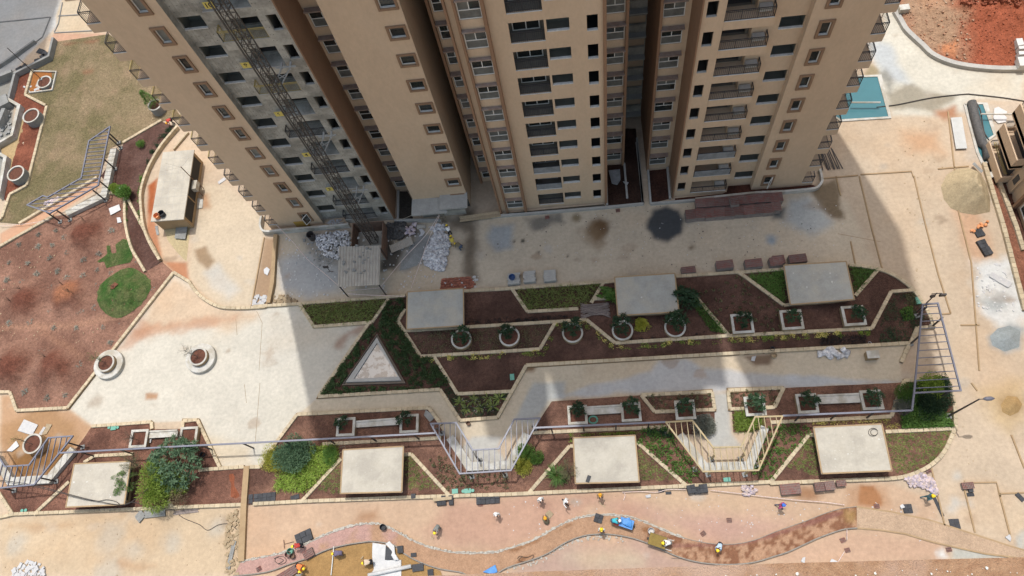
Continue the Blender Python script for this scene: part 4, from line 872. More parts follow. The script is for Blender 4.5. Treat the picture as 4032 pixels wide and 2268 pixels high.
def track_c(x, y):
    px = at('c2', 850, 1150).x; qx = at('c3', 1100, 1200).x
    n = smooth_noise(x, y, .8, 81, 5); k1 = np.clip((x - px) / 3.5 + (n - .5) * 4 + .5, 0, 1)[:, None]; k2 = np.clip((x - qx) / 3.0 + (n - .5) * 4 + .3, 0, 1)[:, None]
    A = np.array(alb(216, 170, 156)[:3]) * (0.93 + .16 * smooth_noise(x, y, 2.2, 82)[:, None]); B_ = np.array(alb(210, 164, 126)[:3]) * (.86 + .28 * smooth_noise(x, y, .9, 83)[:, None])
    mm = np.clip((smooth_noise(x, y, 2.4, 84, 5) - .45) * 9, 0, 1)[:, None]; W = np.array(alb(164, 112, 80)[:3]) * (1 - mm) + np.array(alb(212, 164, 126)[:3]) * mm
    C = A * (1 - k1) + B_ * k1; C = C * (1 - k2) + W * k2
    for poly in ('o 400,1000 o 860,850 o 1080,740 o 1500,520 o 1480,560 o 1050,760 o 840,870 o 560,1000', 'o 560,1190 o 680,1090 o 830,1070 o 700,1120 o 640,1180', 'c3 1000,1085 c3 1060,1080 c3 1070,1130 c3 1010,1120'): paint(C, x, y, poly, (164, 112, 70), .12, .12, 1.2, .9, 85)
    paint(C, x, y, 'c4 740,960 c4 830,960 c4 830,1060 c4 760,1040', (190, 150, 84), .4, .4, .8, .8, 87)
    paint(C, x, y, 'c3 1200,1215 c4 0,1192 c4 320,1090 c4 740,950 c4 740,985 c4 320,1125 c4 0,1220 c3 1250,1235', (164, 108, 96), .15, .15, .8, .8, 88)
    return C
struct(field('running_track', TU + TL, .17, lambda x, y: .16 + .05 * (smooth_noise(x, y, 1.0, 86, 5) - .5), track_c, 'sand'))
mat('mortar', alb(236, 230, 216), alb(206, 196, 180), 5.0, rough=0.9, fine=.15, fscale=14, bump=.03, bscale=18); mat('edging_grey', alb(190, 182, 170), alb(160, 152, 140), 4.0, rough=.9)
tu = curve(TU, 3); tl = curve(TL, 3)
def ragged(p, w0, w1, h0, h1, nm, m, seed):
    mb = MB(); r = random.Random(seed); L = strip_poly(p, 1.0)
    for i in range(len(p) - 1):
        w = r.uniform(w0, w1); a, b = p[i], p[i + 1]; d = (b - a)
        for k in range(3):
            c = a.lerp(b, (k + .5) / 3); mb.rbox((c.x + r.uniform(-.03, .03), c.y + r.uniform(-.03, .03)), d.length / 3 * r.uniform(.9, 1.25), r.uniform(w0, w1), .02, r.uniform(h0, h1), math.atan2(d.y, d.x) + r.uniform(-.12, .12))
    return stuff(mb.build(nm, m))
o = ragged(tu[:int(len(tu) * .72)], .10, .26, .17, .24, 'mortar_edge', 'mortar', 4); o['label'] = 'broken white mortar haunch along the upper track edge'; o['category'] = 'mortar'
struct(strip(MB(), tl, .09, .0, .25).build('track_edging', 'edging_grey')); struct(strip(MB(), tu, .05, .0, .21).build('track_edging', 'edging_grey'))
rb = MB(); r = random.Random(3)
for k in range(120):
    q = random.Random(k).choice(tl[int(len(tl) * .38):int(len(tl) * .62)]); rb.rbox((q.x + r.uniform(-.5, .2), q.y - r.uniform(.05, .45)), r.uniform(.06, .25), r.uniform(.05, .14), 0, r.uniform(.05, .12), r.uniform(0, 3))
stuff(rb.build('rubble', 'mortar'), 'grey rubble bits along the lower track edging', 'rubble')
struct(field('path', pts('c4 838,932 1100,970 1400,1035 1600,1100 1800,1165 2000,1230 2140,1270 2140,1325 2035,1310 1800,1280 1550,1225 1400,1190 1200,1130 1000,1100 842,1088'), .25, lambda x, y: .08 + .02 * smooth_noise(x, y, 1.0, 91), lambda x, y: flat((222, 188, 154))(x, y) * (.88 + .24 * smooth_noise(x, y, .7, 92, 5)[:, None]), 'sand'))
for q in ('c4 838,930 1100,968 1400,1033 1600,1098 2000,1228 2140,1268', 'c4 842,1090 1000,1102 1200,1132 1400,1192 1550,1227 1800,1282 2040,1312', 'c4 1400,640 1500,1070', 'c4 1700,0 1745,60', 's 1030,150 1200,840', 's 1040,150 1500,140 1540,300 1690,870', 's 1540,300 1889,285', 's 1540,320 1560,340', 'c4 2000,390 2097,640', 'b4 685,-10 720,135', 'b4 860,-10 945,350 1030,680', 'b4 1270,-10 1350,330 1450,720 1545,1020', 'a4 580,1342 850,1318', 'a4 870,1312 1250,1288 1265,1330', 'b4 1480,1025 1545,1020', 'b4 1620,1108 1760,1106', 'a4 1525,840 1575,1280', 'a4 1450,1270 1680,1250', 'b4 795,480 830,650', 'a1 -20,170 380,130', 'a1 380,130 320,280 100,440', 'a1 470,20 440,180 410,240', 'a1 440,122 600,112', 'a1 410,248 700,232', 'b4 1540,0 1700,640 1760,1449'):
    struct(strip(MB(), pts(q), .12, 0, .10).build('edging_strip', 'plaster_tan' if q[0] != 'a' or q[1] == '4' else 'wall_grey'))
SANDB = pts('c2 300,1372 420,1322 560,1262 700,1226 830,1206 900,1202 1050,1230 1125,1290 1250,1360 1400,1410 1480,1600 300,1600')
struct(field('sand_bed', SANDB, .18, rough_z(.10, .12, 95, 1.4), lambda x, y: flat((196, 152, 88))(x, y) * (.84 + .32 * smooth_noise(x, y, .9, 96, 5)[:, None]), 'sand'))
mat('sheet_white', alb(252, 252, 250), alb(236, 236, 236), 2.0, rough=.7, bump=.03, bscale=5); mat('mat_black', lin(.035, .037, .042), lin(.05, .052, .058), 6.0, rough=.7, rnd=.2)
def sheet(name, spec, z, m, label, cat, wav=.05, grp=None, cell=.12):
    p = pts(spec) if isinstance(spec, str) else spec
    o = field(name, p, cell, lambda x, y: z + wav * (smooth_noise(x, y, 1.6, len(label), 4) - .3), flat((255, 255, 255)), m); sm = o.modifiers.new('thickness', 'SOLIDIFY'); sm.thickness = .012; sm.offset = -1
    return tag(o, label, cat, grp)
sheet('geotextile_sheet', 'm 2070,320 2370,375 2350,700 2700,700 2700,1500 1900,1500 2010,1053 2100,900 2060,640 2060,480', .19, 'sheet_white', 'bright white geotextile sheet laid over the golden sand bed', 'sheet')
sheet('folded_cloth', 'm 2360,350 2450,290 2560,400 2576,560 2660,700 2560,720 2490,600 2520,520', .34, 'sheet_white', 'crumpled white cloth fold lying over the black mat', 'cloth', .16)
sheet('rubber_mat', 'm 2365,390 2540,520 2480,640 2576,700 2345,700', .26, 'mat_black', 'black mat between the white sheet and the crumpled cloth', 'mat', .02)
for i, (t, x, y, a) in enumerate((('c2', 1100, 1250, .1), ('c2', 1198, 1290, .05), ('c2', 1230, 1385, .1), ('c2', 1325, 1425, .1))):
    c = at(t, x, y, .25); o = MB().rbox((0, 0), 1.0 if i == 2 else .5, .6 if i != 1 else .32, 0, .08 if i else .22, a).build('rubber_mat', 'mat_black'); put(o, (c.x, c.y, .21)); tag(o, ['stack of black mats beside the crumpled white cloth', 'single small black mat on the track edge', 'large black mat lying right of the white sheet', 'black mat at the bottom edge right of the white roll'][i], 'mat')
rl = at('c2', 950, 1420, .4); o = MB(); o.smooth = True; o.tube([(-1.9, -.32, .2), (0, 0, .2), (1.9, .32, .2)], .17, 12); put(tag(o.build('sheet_roll', 'sheet_white'), 'rolled-up white sheet at the bottom edge', 'roll'), (rl.x + .8, rl.y + .1, .18))

# ------------------------------------------------------------------ pergolas
PZ = 2.4
def pergola(spec, axis, gap, m, posts, label, z=PZ, bw=.13, rw=.055, mixed=None):
    p = pts(spec, z); c = sum(p, Vector()) / len(p); c.z = 0; t = thing('pergola', label, 'pergola', c, group='steel pergolas'); q = [Vector((a.x - c.x, a.y - c.y)) for a in p]
    for i in range(len(q)):
        a, b = q[i], q[(i + 1) % len(q)]; d = (b - a).normalized() * bw * .35
        MB().bar((a.x - d.x, a.y - d.y, z + i * .002), (b.x + d.x, b.y + d.y, z + i * .002), bw, .15).build('beam', m if not (mixed and i in mixed) else mixed[i], t)
    lo, hi = min(a[1 - axis] for a in q), max(a[1 - axis] for a in q)
    for s in np.arange(lo + gap * .6, hi - .1, gap):
        xs_ = []
        for i in range(len(q)):
            a, b = q[i], q[(i + 1) % len(q)]
            if (a[1 - axis] > s) != (b[1 - axis] > s): xs_.append(a[axis] + (b[axis] - a[axis]) * (s - a[1 - axis]) / (b[1 - axis] - a[1 - axis]))
        xs_.sort()
        for a, b in zip(xs_[::2], xs_[1::2]):
            if b - a < .25: continue
            A, B_ = ((s, a), (s, b)) if axis == 1 else ((a, s), (b, s))
            MB().bar((*A, z + .03), (*B_, z + .03), rw, .11).build('rafter', m, t)
    for w_ in pts(posts):
        x, y = w_.x - c.x, w_.y - c.y; po_ = MB().bar((x, y, 0), (x, y, z), .12).build('post', 'steel_dark' if m == 'steel_violet' else m, t); MB().rbox((x, y), .42, .42, 0, .22, .2).build('footing', 'wall_grey', po_)
        # short arm from the post head to the frame
        best = min(((Vector((x, y)) - (q[i] + (q[(i + 1) % len(q)] - q[i]) * max(0, min(1, (Vector((x, y)) - q[i]).dot(q[(i + 1) % len(q)] - q[i]) / (q[(i + 1) % len(q)] - q[i]).length_squared)))).length, i) for i in range(len(q)))
        i = best[1]; e = q[(i + 1) % len(q)] - q[i]; f = q[i] + e * max(0, min(1, (Vector((x, y)) - q[i]).dot(e) / e.length_squared))
        if best[0] > .05: MB().bar((x, y, z - .06), (f.x, f.y, z - .06), .1).build('arm', 'steel_dark' if m == 'steel_violet' else m, po_)
    return t
pergola('u 365,490 800,1240 1570,1190 2005,405 1620,425 1385,865 1000,885 750,475', 1, .5, 'steel_violet', 'u 540,640 990,1290 1490,1270 u 1660,1120 u 1930,600 u 1110,1050', 'violet-grey steel U-shaped pergola over the white seat wall in the middle', mixed={3: 'steel_violet'})
pergola('c3 1185,295 1465,665 1880,655 2060,250 1855,255 1750,480 1540,485 1385,283', 1, .5, 'steel_primer', 'c3 1195,380 1400,650 1500,690 1775,690 1860,620 c3 1745,570 c3 1525,575', 'yellow primer-coloured U-shaped steel pergola')
pergola('l 990,265 470,925 -40,975 -420,330 -150,320 70,680 400,660 660,290', 1, .55, 'steel_violet', 'l 1140,420 780,885 210,1010', 'violet-grey steel pergola over the muddy pool at the lower left corner')
pergola('k 1220,65 1060,860 405,1240 95,1130 310,1005 375,1025 830,765 935,260', 0, .52, 'steel_violet', 'k 1350,290 1375,365 1300,650 1240,940 1170,1075 690,1340 555,1365', 'violet-grey angled steel pergola beside the dry lawn')
pergola('b4 1335,952 1450,942 r 1262,520 655,552', 0, .66, 'steel_violet', 'b4 1290,1040 1405,1118 r 960,625 b4 1240,1250', 'violet-grey narrow steel pergola over the right-hand court edge')
def beam_line(spec, posts, label):
    p = pts(spec, PZ); c = p[0].copy(); c.z = 0; t = thing('pergola_beam', label, 'beam', c, group='long steel beams along the lower garden')
    for i in range(len(p) - 1): MB().bar(p[i] - c, p[i + 1] - c, .15, .13).build('beam', 'steel_violet', t)
    for k in range(posts):
        s = (k + .5) / posts * sum((p[i + 1] - p[i]).length for i in range(len(p) - 1))
        for i in range(len(p) - 1):
            l = (p[i + 1] - p[i]).length
            if s <= l: break
            s -= l
        w_ = p[i].lerp(p[i + 1], min(1, s / l)); b_ = MB().bar((w_.x - c.x, w_.y - c.y, 0), (w_.x - c.x, w_.y - c.y, PZ), .11).build('post', 'steel_dark', t)
beam_line('c1 445,525 c1 1500,468 c2 0,448 c2 1360,376', 9, 'long violet-grey steel beam from the corner pergola past the trees'); beam_line('c3 200,337 c3 1185,293', 4, 'violet-grey steel beam between the two U-shaped pergolas'); beam_line('c4 285,246 c4 1255,206 r 655,552', 4, 'violet-grey steel beam joining the right-hand pergola')

# ------------------------------------------------------------------ hoist mast, its enclosure and shed
mat('mast_steel', lin(.06, .055, .05), lin(.11, .09, .075), 4.0, rough=.65); mat('rust', lin(.22, .14, .10), lin(.16, .10, .075), 3.0, rough=.85, fine=.15, fscale=14); mat('tin', lin(.40, .37, .32), lin(.33, .30, .26), 1.5, rough=.6, fine=.1, fscale=12)
ms = thing('hoist_mast', 'dark steel lattice hoist mast climbing the unfinished facade', 'hoist mast', (-21.65, 35.3, 0)); sec = MB(); h = .33
for sx in (-1, 1):
    for sy in (-1, 1): sec.bar((sx * h, sy * h, 0), (sx * h, sy * h, 1.5), .07)
for i, (a, b) in enumerate((((-h, -h), (h, -h)), ((h, -h), (h, h)), ((h, h), (-h, h)), ((-h, h), (-h, -h)))):
    sec.bar((*a, .02), (*b, .02), .04); sec.bar((*a, .75), (*b, .75), .028); sec.bar((*a, .02), (*b, .75), .026); sec.bar((*b, .75), (*a, 1.5), .026)
sec.bar((-h - .12, -h - .1, 0), (-h - .12, -h - .1, 1.5), .09); sme = sec.mesh('mast_section', MATS['mast_steel'])
for k in range(40): o = link('mast_section', sme, ms); o.location = (0, 0, .3 + k * 1.5)
for z in (7.2, 16.3, 25.2):
    tb = MB(); tb.bar((-.3, .35, z), (.1, 1.7, z), .07).bar((.3, .35, z), (.75, 1.7, z), .07).bar((-.25, .8, z), (.55, 1.3, z), .05).bar((.55, .9, z), (-.05, 1.35, z), .05).bar((-.35, 1.95, z), (1.25, 1.95, z), .12).bar((.1, 1.7, z), (.1, 2.4, z), .14).bar((.8, 1.7, z), (.8, 2.4, z), .14); tb.build('wall_tie', 'grey_concrete', ms)
en = thing('hoist_enclosure', 'rusty open-topped steel enclosure round the hoist mast base', 'enclosure', (-21.9, 35.0, 0)); MB().box(-1.7, 1.5, -1.9, 1.5, 0, .06).build('floor', 'slab_grey', en)
for nm, a, b in (('side_panel', (-1.7, -1.9), (-1.7, 1.6)), ('side_panel', (1.5, -1.9), (1.5, 1.6)), ('gate', (-1.7, -1.9), (0.2, -1.9)), ('back_panel', (-1.7, 1.6), (1.5, 1.6))):
    A, B_ = Vector((*a, 0)), Vector((*b, 0)); pn = MB(); pn.bar(A + Vector((0, 0, .95)), B_ + Vector((0, 0, .95)), .03, 1.8); o = pn.build(nm, 'rust', en); f = MB(); L_ = (B_ - A).length
    for s in np.linspace(0, 1, 4): q = A.lerp(B_, s); f.bar(q, q + Vector((0, 0, 1.95)), .07)
    for zz in (.05, 1.0, 1.92): f.bar(A + Vector((0, 0, zz)), B_ + Vector((0, 0, zz)), .07)
    f.build('panel_frame', 'rust', o)
sh = thing('hoist_shed', 'open shed with dirty corrugated tin roof beside the hoist', 'shed', (-22.35, 31.25, 0)); rp = [q - Vector((-22.35, 31.25, 0)) for q in pts('b2 637,517 950,510 940,805 630,820', 2.8)]
for half in (0, 1):
    v0, v1 = (0, .455) if half == 0 else (.445, 1); n = 56; cr = MB()
    for k in range(n):
        a = rp[0].lerp(rp[1], k / n); b = rp[0].lerp(rp[1], (k + 1) / n); c_ = rp[3].lerp(rp[2], k / n); d_ = rp[3].lerp(rp[2], (k + 1) / n)
        za, zb = (.05 if k % 4 in (1, 2) else 0), (.05 if (k + 1) % 4 in (1, 2) else 0); up = Vector((0, 0, .02 * (1 - half)))
        cr.quad(a.lerp(c_, v1) + up + Vector((0, 0, za)), b.lerp(d_, v1) + up + Vector((0, 0, zb)), b.lerp(d_, v0) + up + Vector((0, 0, zb)), a.lerp(c_, v0) + up + Vector((0, 0, za)))
    cr.build('roof_sheet', 'tin', sh)
for q in rp: MB().bar((q.x * .95, q.y * .95, 0), (q.x * .95, q.y * .95, 2.78), .09).build('post', 'steel_dark', sh)
fr = MB()
for i in range(4): a, b = rp[i] * .95, rp[(i + 1) % 4] * .95; fr.bar((a.x, a.y, 2.72), (b.x, b.y, 2.72), .08)
fr.build('roof_frame', 'steel_dark', sh)

# ------------------------------------------------------------------ neighbouring towers and the ledge under the camera
nb = thing('neighbour_tower', 'corner of a tan apartment tower with balconies at the right edge', 'building', (46, 32, 0)); NL = nb.location
def np_(mb, n, m): o = mb.build(n, m, nb); o.location = -NL; return o
np_(MB().box(41.2, 58, 10, 40.6, 0, 60), 'wall', 'tan_paint'); np_(MB().box(40.95, 41.25, 35.2, 36.25, 0, 60), 'wall', 'tan_paint')
for k in range(6):
    f = 3.0 * k
    ba = np_(MB().box(39.9, 41.25, 36.3, 40.4, f - .1, f + .3), 'balcony', 'tan_paint'); MB().box(39.9, 40.02, 36.3, 40.4, f - .25, f + 1.35).box(40.02, 41.2, 36.3, 36.42, f - .25, f + 1.35).box(40.02, 41.2, 40.28, 40.4, f - .25, f + .7).build('parapet', 'tan_paint', ba)
    railing([(40.1, 40.34), (41.1, 40.34)], f + .7, .9, .12, 'rail_dark', parent=ba); MB().box(41.14, 41.2, 36.9, 39.9, f + .3, f + 2.6).build('door', 'room_dark', ba)
    if k % 2 == 0: MB().bar((40.3, 36.6, f + 1.42), (40.3, 40.2, f + 1.42), .06).bar((40.45, 36.6, f + 1.42), (40.45, 40.2, f + 1.42), .05).build('pipe', 'rail_yellow', ba)
    sw = np_(MB().box(40.90, 40.96, 35.45, 36.0, f + 1.2, f + 2.3), 'window', 'room_dark'); bw_ = np_(MB().box(41.1, 41.2, 29.8, 33.4, f + .2, f + .34), 'sunshade', 'frame_paint'); fw = np_(MB().box(41.12, 41.18, 30, 33.2, f + .7, f + 2.5), 'window', 'glass'); fm_ = MB()
    for y in (30, 31.6, 33.2): fm_.box(41.08, 41.16, y - .05, y + .05, f + .7, f + 2.5)
    for zz in (.7, 1.5, 2.5): fm_.box(41.085, 41.155, 30, 33.2, f + zz - .04, f + zz + .04)
    fm_.build('window_frame', 'white_upvc', fw)
    np_(MB().box(40.7, 41.25, 29.5, 29.75, f, f + 2.99), 'fin', 'brown_paint'); np_(MB().box(40.7, 41.25, 33.5, 33.75, f, f + 2.99), 'fin', 'brown_paint')
tag(MB().box(-112, -74.3, 88, 112, 0, 84).box(-112.2, -74.1, 87.8, 112.2, 84, 85).build('neighbour_tower', 'tan_paint'), 'plain tan neighbouring tower standing beyond the top left corner, seen by its shadow', 'building')
mat('rough_plaster', alb(226, 176, 130), alb(198, 146, 104), 60.0, rough=.95, bump=.006, bscale=260, fine=.16, fscale=420, c3=alb(232, 190, 160), s3=5.0)
le = [at('c3', -700, 1452, 65.5), at('c3', 300, 1412, 65.5), at('c3', 2097, 1352, 65.5), at('c4', 2400, 1300, 65.5)]
lo = MB().prism([(a.x, a.y) for a in le] + [(1.6, -.6), (-1.2, -.6)], 65.38, 65.5).build('parapet_ledge', 'rough_plaster'); tag(lo, 'rough orange plaster ledge with white flecks along the bottom edge', 'ledge')
fk = MB(); r = random.Random(9)
for k in range(1500):
    x, y = r.uniform(-.6, 1.1), r.uniform(-.1, .045); rad = r.choice([.0005, .0006, .0008, .0008, .001, .0012, .0016, .003]) * r.uniform(.7, 1.3); 
    if y > min(.045, .04) : continue
    fk.quad(*[(x + rad * r.uniform(.6, 1.3) * math.cos(a), y + rad * r.uniform(.6, 1.3) * math.sin(a), 65.503) for a in np.linspace(0, 6.28, 7)[:-1]])
stuff(fk.build('paint_fleck', 'paint_spot', lo))

# ------------------------------------------------------------------ plants
def leafmat(n, c1, c2, rnd=.25, sc=3.0):
    m = mat(n, c1, c2, sc, rough=.6, rnd=rnd, spec=.3, fine=.25, fscale=11); nd, l = m.node_tree.nodes, m.node_tree.links; b = nd['Principled BSDF']; o = nd['Material Output']
    t = nd.new('ShaderNodeBsdfTranslucent'); x = nd.new('ShaderNodeMixShader'); x.inputs[0].default_value = .38; l.new(b.inputs['Base Color'].links[0].from_socket, t.inputs['Color'])
    l.new(b.outputs[0], x.inputs[1]); l.new(t.outputs[0], x.inputs[2]); l.new(x.outputs[0], o.inputs['Surface']); return m
leafmat('leaf_dark', lin(.026, .060, .028), lin(.055, .105, .05)); leafmat('leaf_mid', lin(.085, .185, .035), lin(.15, .26, .06)); leafmat('leaf_lime', lin(.19, .29, .04), lin(.27, .36, .07)); leafmat('leaf_yellow', lin(.55, .52, .09), lin(.38, .42, .07))
leafmat('leaf_blue', lin(.085, .155, .085), lin(.14, .22, .125)); leafmat('leaf_olive', lin(.14, .15, .07), lin(.20, .19, .10)); leafmat('leaf_strap', lin(.15, .22, .05), lin(.27, .30, .10)); leafmat('leaf_purple', lin(.03, .026, .03), lin(.055, .05, .045)); leafmat('leaf_grey', lin(.22, .235, .20), lin(.30, .31, .26))
leafmat('leaf_hedge', lin(.05, .095, .035), lin(.085, .14, .05)); leafmat('leaf_dry', lin(.26, .20, .12), lin(.18, .15, .09)); leafmat('grass_green', lin(.05, .125, .025), lin(.085, .16, .04), 0, 1.2); leafmat('petal', lin(.75, .66, .24), lin(.55, .50, .14)); leafmat('petal_white', lin(.7, .7, .66), lin(.6, .6, .56)); mat('bark', lin(.14, .11, .085), lin(.09, .07, .055), 8.0, rough=.9)
def leaves(P, D, L, W, fold=.0, rng=RNG):
    """one mesh of leaves: P base points, D directions, L lengths, W widths (arrays)"""
    n = len(P); D = D / np.linalg.norm(D, axis=1, keepdims=True); R_ = np.cross(D, rng.normal(size=(n, 3))); R_ /= np.linalg.norm(R_, axis=1, keepdims=True)
    L, W = L[:, None], W[:, None]; mid = P + D * L * .5
    V = np.stack([P, mid + R_ * W * .5, P + D * L - np.array([[0, 0, 1]]) * L * fold, mid - R_ * W * .5], 1).reshape(-1, 3)
    return V, np.arange(4 * n).reshape(n, 4)
def leaf_mesh(name, VF, m):
    V = np.concatenate([v for v, f in VF]); off, F = 0, []
    for v, f in VF: F.append(f + off); off += len(v)
    F = np.concatenate(F); me = bpy.data.meshes.new(name); me.vertices.add(len(V)); me.vertices.foreach_set('co', V.astype(np.float32).ravel()); me.loops.add(F.size); me.loops.foreach_set('vertex_index', F.astype(np.int32).ravel())
    me.polygons.add(len(F)); me.polygons.foreach_set('loop_start', (np.arange(len(F)) * 4).astype(np.int32)); me.materials.append(MATS[m]); me.update(); return me
def ellipsoid(n, rx, ry, rz, z0, lumps=7, rng=RNG, shell=.45):
    """points on a lumpy crown: several sub-crowns, mostly near their surfaces"""
    c = rng.normal(size=(lumps, 3)); c /= np.linalg.norm(c, axis=1, keepdims=True); c *= rng.uniform(.25, .62, (lumps, 1)); k = rng.integers(0, lumps, n); rr = rng.uniform(.3, .52, lumps)[k]
    d = rng.normal(size=(n, 3)); d /= np.linalg.norm(d, axis=1, keepdims=True); u = (shell + (1 - shell) * rng.random(n) ** .5)
    p = c[k] + d * (rr * u)[:, None]; return p * np.array([rx, ry, rz]) + np.array([0, 0, z0]), d
def bush_mesh(name, n, rx, ry, rz, L, W, m, lumps=9, up=.5, seed=1):
    rng = np.random.default_rng(seed); P, d = ellipsoid(n, rx, ry, rz, rz * .85, lumps, rng); P[:, 2] = np.maximum(P[:, 2], .03); D = d + np.array([0, 0, up]) + rng.normal(size=d.shape) * .35
    return leaf_mesh(name, [leaves(P, D, rng.uniform(.6, 1.3, n) * L, rng.uniform(.7, 1.2, n) * W, .25, rng)], m)
def rosette_bush(name, heads, r, h, L, W, m, per=14, seed=1):
    """bare branches that end in whorls of long leaves"""
    rng = np.random.default_rng(seed); VF = []
    for k in range(heads):
        a, q = rng.uniform(0, 6.28), math.sqrt(rng.random()); c = np.array([r * q * math.cos(a), r * q * math.sin(a), h * (1 - .45 * q * q) * rng.uniform(.75, 1.05)])
        az = np.linspace(0, 6.28, per, endpoint=False) + rng.uniform(0, 1, per) * .5; el = rng.uniform(.0, .9, per); D = np.stack([np.cos(az) * np.cos(el), np.sin(az) * np.cos(el), np.sin(el)], 1)
        VF.append(leaves(np.tile(c, (per, 1)), D, rng.uniform(.7, 1.15, per) * L, rng.uniform(.8, 1.2, per) * W, .3, rng))
    return leaf_mesh(name, VF, m)
def strap_mesh(name, n, L, W, m, seed=1, spread=1.0):
    """arching strap leaves in two segments"""
    rng = np.random.default_rng(seed); az = rng.uniform(0, 6.28, n); el = rng.uniform(.5, 1.3, n) / spread; D1 = np.stack([np.cos(az) * np.cos(el), np.sin(az) * np.cos(el), np.sin(el)], 1); D2 = np.stack([np.cos(az) * np.cos(el - .9), np.sin(az) * np.cos(el - .9), np.sin(el - .9)], 1)
    l = rng.uniform(.6, 1.2, n) * L; S = np.stack([-np.sin(az), np.cos(az), np.zeros(n)], 1) * W / 2; P = np.stack([np.cos(az), np.sin(az), np.zeros(n)], 1) * .04
    A, B_, C_ = P, P + D1 * l[:, None] * .55, P + D1 * l[:, None] * .55 + D2 * l[:, None] * .5; C_[:, 2] = np.maximum(C_[:, 2], .03)
    V = np.stack([A - S * .7, A + S * .7, B_ + S, B_ - S, B_ - S, B_ + S, C_ + S * .15, C_ - S * .15], 1).reshape(-1, 3); return leaf_mesh(name, [(V, np.arange(8 * n).reshape(-1, 4))], m)
def stem_mesh(name, r, h, n=5, seed=1, rad=.035):
    rr = random.Random(seed); mb = MB()
    for k in range(n):
        a = rr.uniform(0, 6.28); q = r * rr.uniform(.3, .8); e = Vector((q * math.cos(a), q * math.sin(a), h * rr.uniform(.75, .95))); mb.tube([(0, 0, 0), e * .45 + Vector((0, 0, .1 * h)), e], [rad, rad * .7, rad * .35], 5)
    return mb.mesh(name, MATS['bark'])
def plant(name, label, loc, crown, stem=None, grp=None, rz=None, sc=1.0, cat='shrub', cn='crown', extra=()):
    t = thing(name, label, cat, loc, random.uniform(0, 6.28) if rz is None else rz, grp, sc); link(cn, crown, t)
    if stem: link('stem', stem, t)
    for n, me in extra: link(n, me, t)
    return t
RB = [rosette_bush('crown', 16, .85, 1.25, .42, .13, 'leaf_dark', 13, s) for s in (1, 2, 3)]; RS = [stem_mesh('stem', .6, .9, 6, s) for s in (1, 2, 3)]
rw_ = rosette_bush('blossom', 5, .7, 1.2, .12, .09, 'petal_white', 8, 8)
BU = [('b2', 1550, 1180, .7, 'dark leafy shrub in the round planter nearest the shed', 1), ('b2', 1900, 1160, .7, 'dark leafy shrub in the second round planter from the left', .95), ('b3', 482, 1115, .7, 'dark leafy shrub in the round planter at the yellow-edged bend', 1.05), ('b3', 862, 1100, .7, 'dark shrub with white blossoms left of the yellow bush', 1.1), ('b3', 1255, 1075, .7, 'large dark leafy shrub in the round planter right of the yellow bush', 1.25),
      ('b3', 1775, 1060, .7, 'dark shrub in the upper square planter nearest the hedge', .9), ('b4', 375, 1040, .7, 'thin dark shrub in the middle square planter of the upper garden', .8), ('b4', 850, 1005, .7, 'dark shrub in the upper square planter nearest the floodlight', .9),
      ('c2', 650, 290, .7, 'sparse dark shrub in the left planter of the bench nearest the plaza', .75), ('c2', 1130, 270, .7, 'taller dark shrub in the right planter of the bench nearest the plaza', .85), ('c3', 525, 190, .7, 'dark shrub in the left planter of the bench with the hose', .85), ('c3', 930, 170, .7, 'dark shrub in the right planter of the bench with the hose', .9), ('c3', 1335, 175, .7, 'dark shrub in the single planter left of the entry walk', .85), ('c3', 1870, 150, .7, 'spreading dark shrub in the single planter right of the entry walk', 1.05), ('c4', 490, 120, .7, 'dark shrub in the left planter of the rightmost bench', .9), ('c4', 985, 100, .7, 'dark shrub in the right planter of the rightmost bench', .85)]
for i, (t, x, y, z, l, sc) in enumerate(BU):
    c = at(t, x, y, 1.3); c.z = z - .1; plant('planter_shrub', l, c, RB[i % 3], RS[i % 3], 'dark shrubs in the planters', sc=sc, extra=(('blossom', rw_),) if i == 3 else ())
for x, y, l, sc in ((1300, 880, 'large dark shrub in pots right of the grey slab', 1.25), (1370, 900, 'second dark shrub in pots right of the grey slab', 1.2)):
    c = at('b3', x, y, 1.2); c.z = .1; plant('planter_shrub', l, c, RB[1], RS[1], 'dark shrubs in the planters', sc=sc)
broad = rosette_bush('crown', 14, .7, .9, .55, .32, 'leaf_mid', 8, 11); c = at('b3', 770, 890, .8); c.z = .1; t = plant('broadleaf_plant', 'broad-leaved green plants left of the grey middle slab', c, broad, sc=(1, 1.9, 1.1))
# the cluster of trees at the lower left
t = plant('plumeria_tree', 'dark blue-green whorled tree at the back of the lower left cluster', at('c1', 1290, 600, 2.0) - Vector((0, 0, 2.0)), rosette_bush('crown', 150, 2.5, 2.9, .5, .15, 'leaf_blue', 12, 21), stem_mesh('trunk', 1.6, 2.4, 8, 21, .1), cat='tree', rz=0); rng = np.random.default_rng(5)
n = 7000; P, d = ellipsoid(n, 2.7, 2.6, 1.7, 1.9, 14, rng); D = d + np.array([0, 0, .3]) + rng.normal(size=d.shape) * .5; t = plant('bamboo_clump', 'light green fine-leaved bamboo-like clump in front of the lower left cluster', at('c1', 1195, 750, 2.2) - Vector((0, 0, 2.2)), leaf_mesh('crown', [leaves(P, D, rng.uniform(.2, .42, n), rng.uniform(.04, .08, n), .3, rng)], 'leaf_lime'), stem_mesh('stem', 1.2, 2.2, 12, 22, .04), cat='bamboo', rz=0)
n = 500; P, d = ellipsoid(n, 1.0, 1.2, .8, 1.2, 6, rng); link('dry_leaves', leaf_mesh('dry_leaves', [leaves(P + np.array([1.6, -1.3, .3]), d, rng.uniform(.15, .3, n), rng.uniform(.03, .05, n), .3, rng)], 'leaf_dry'), t)
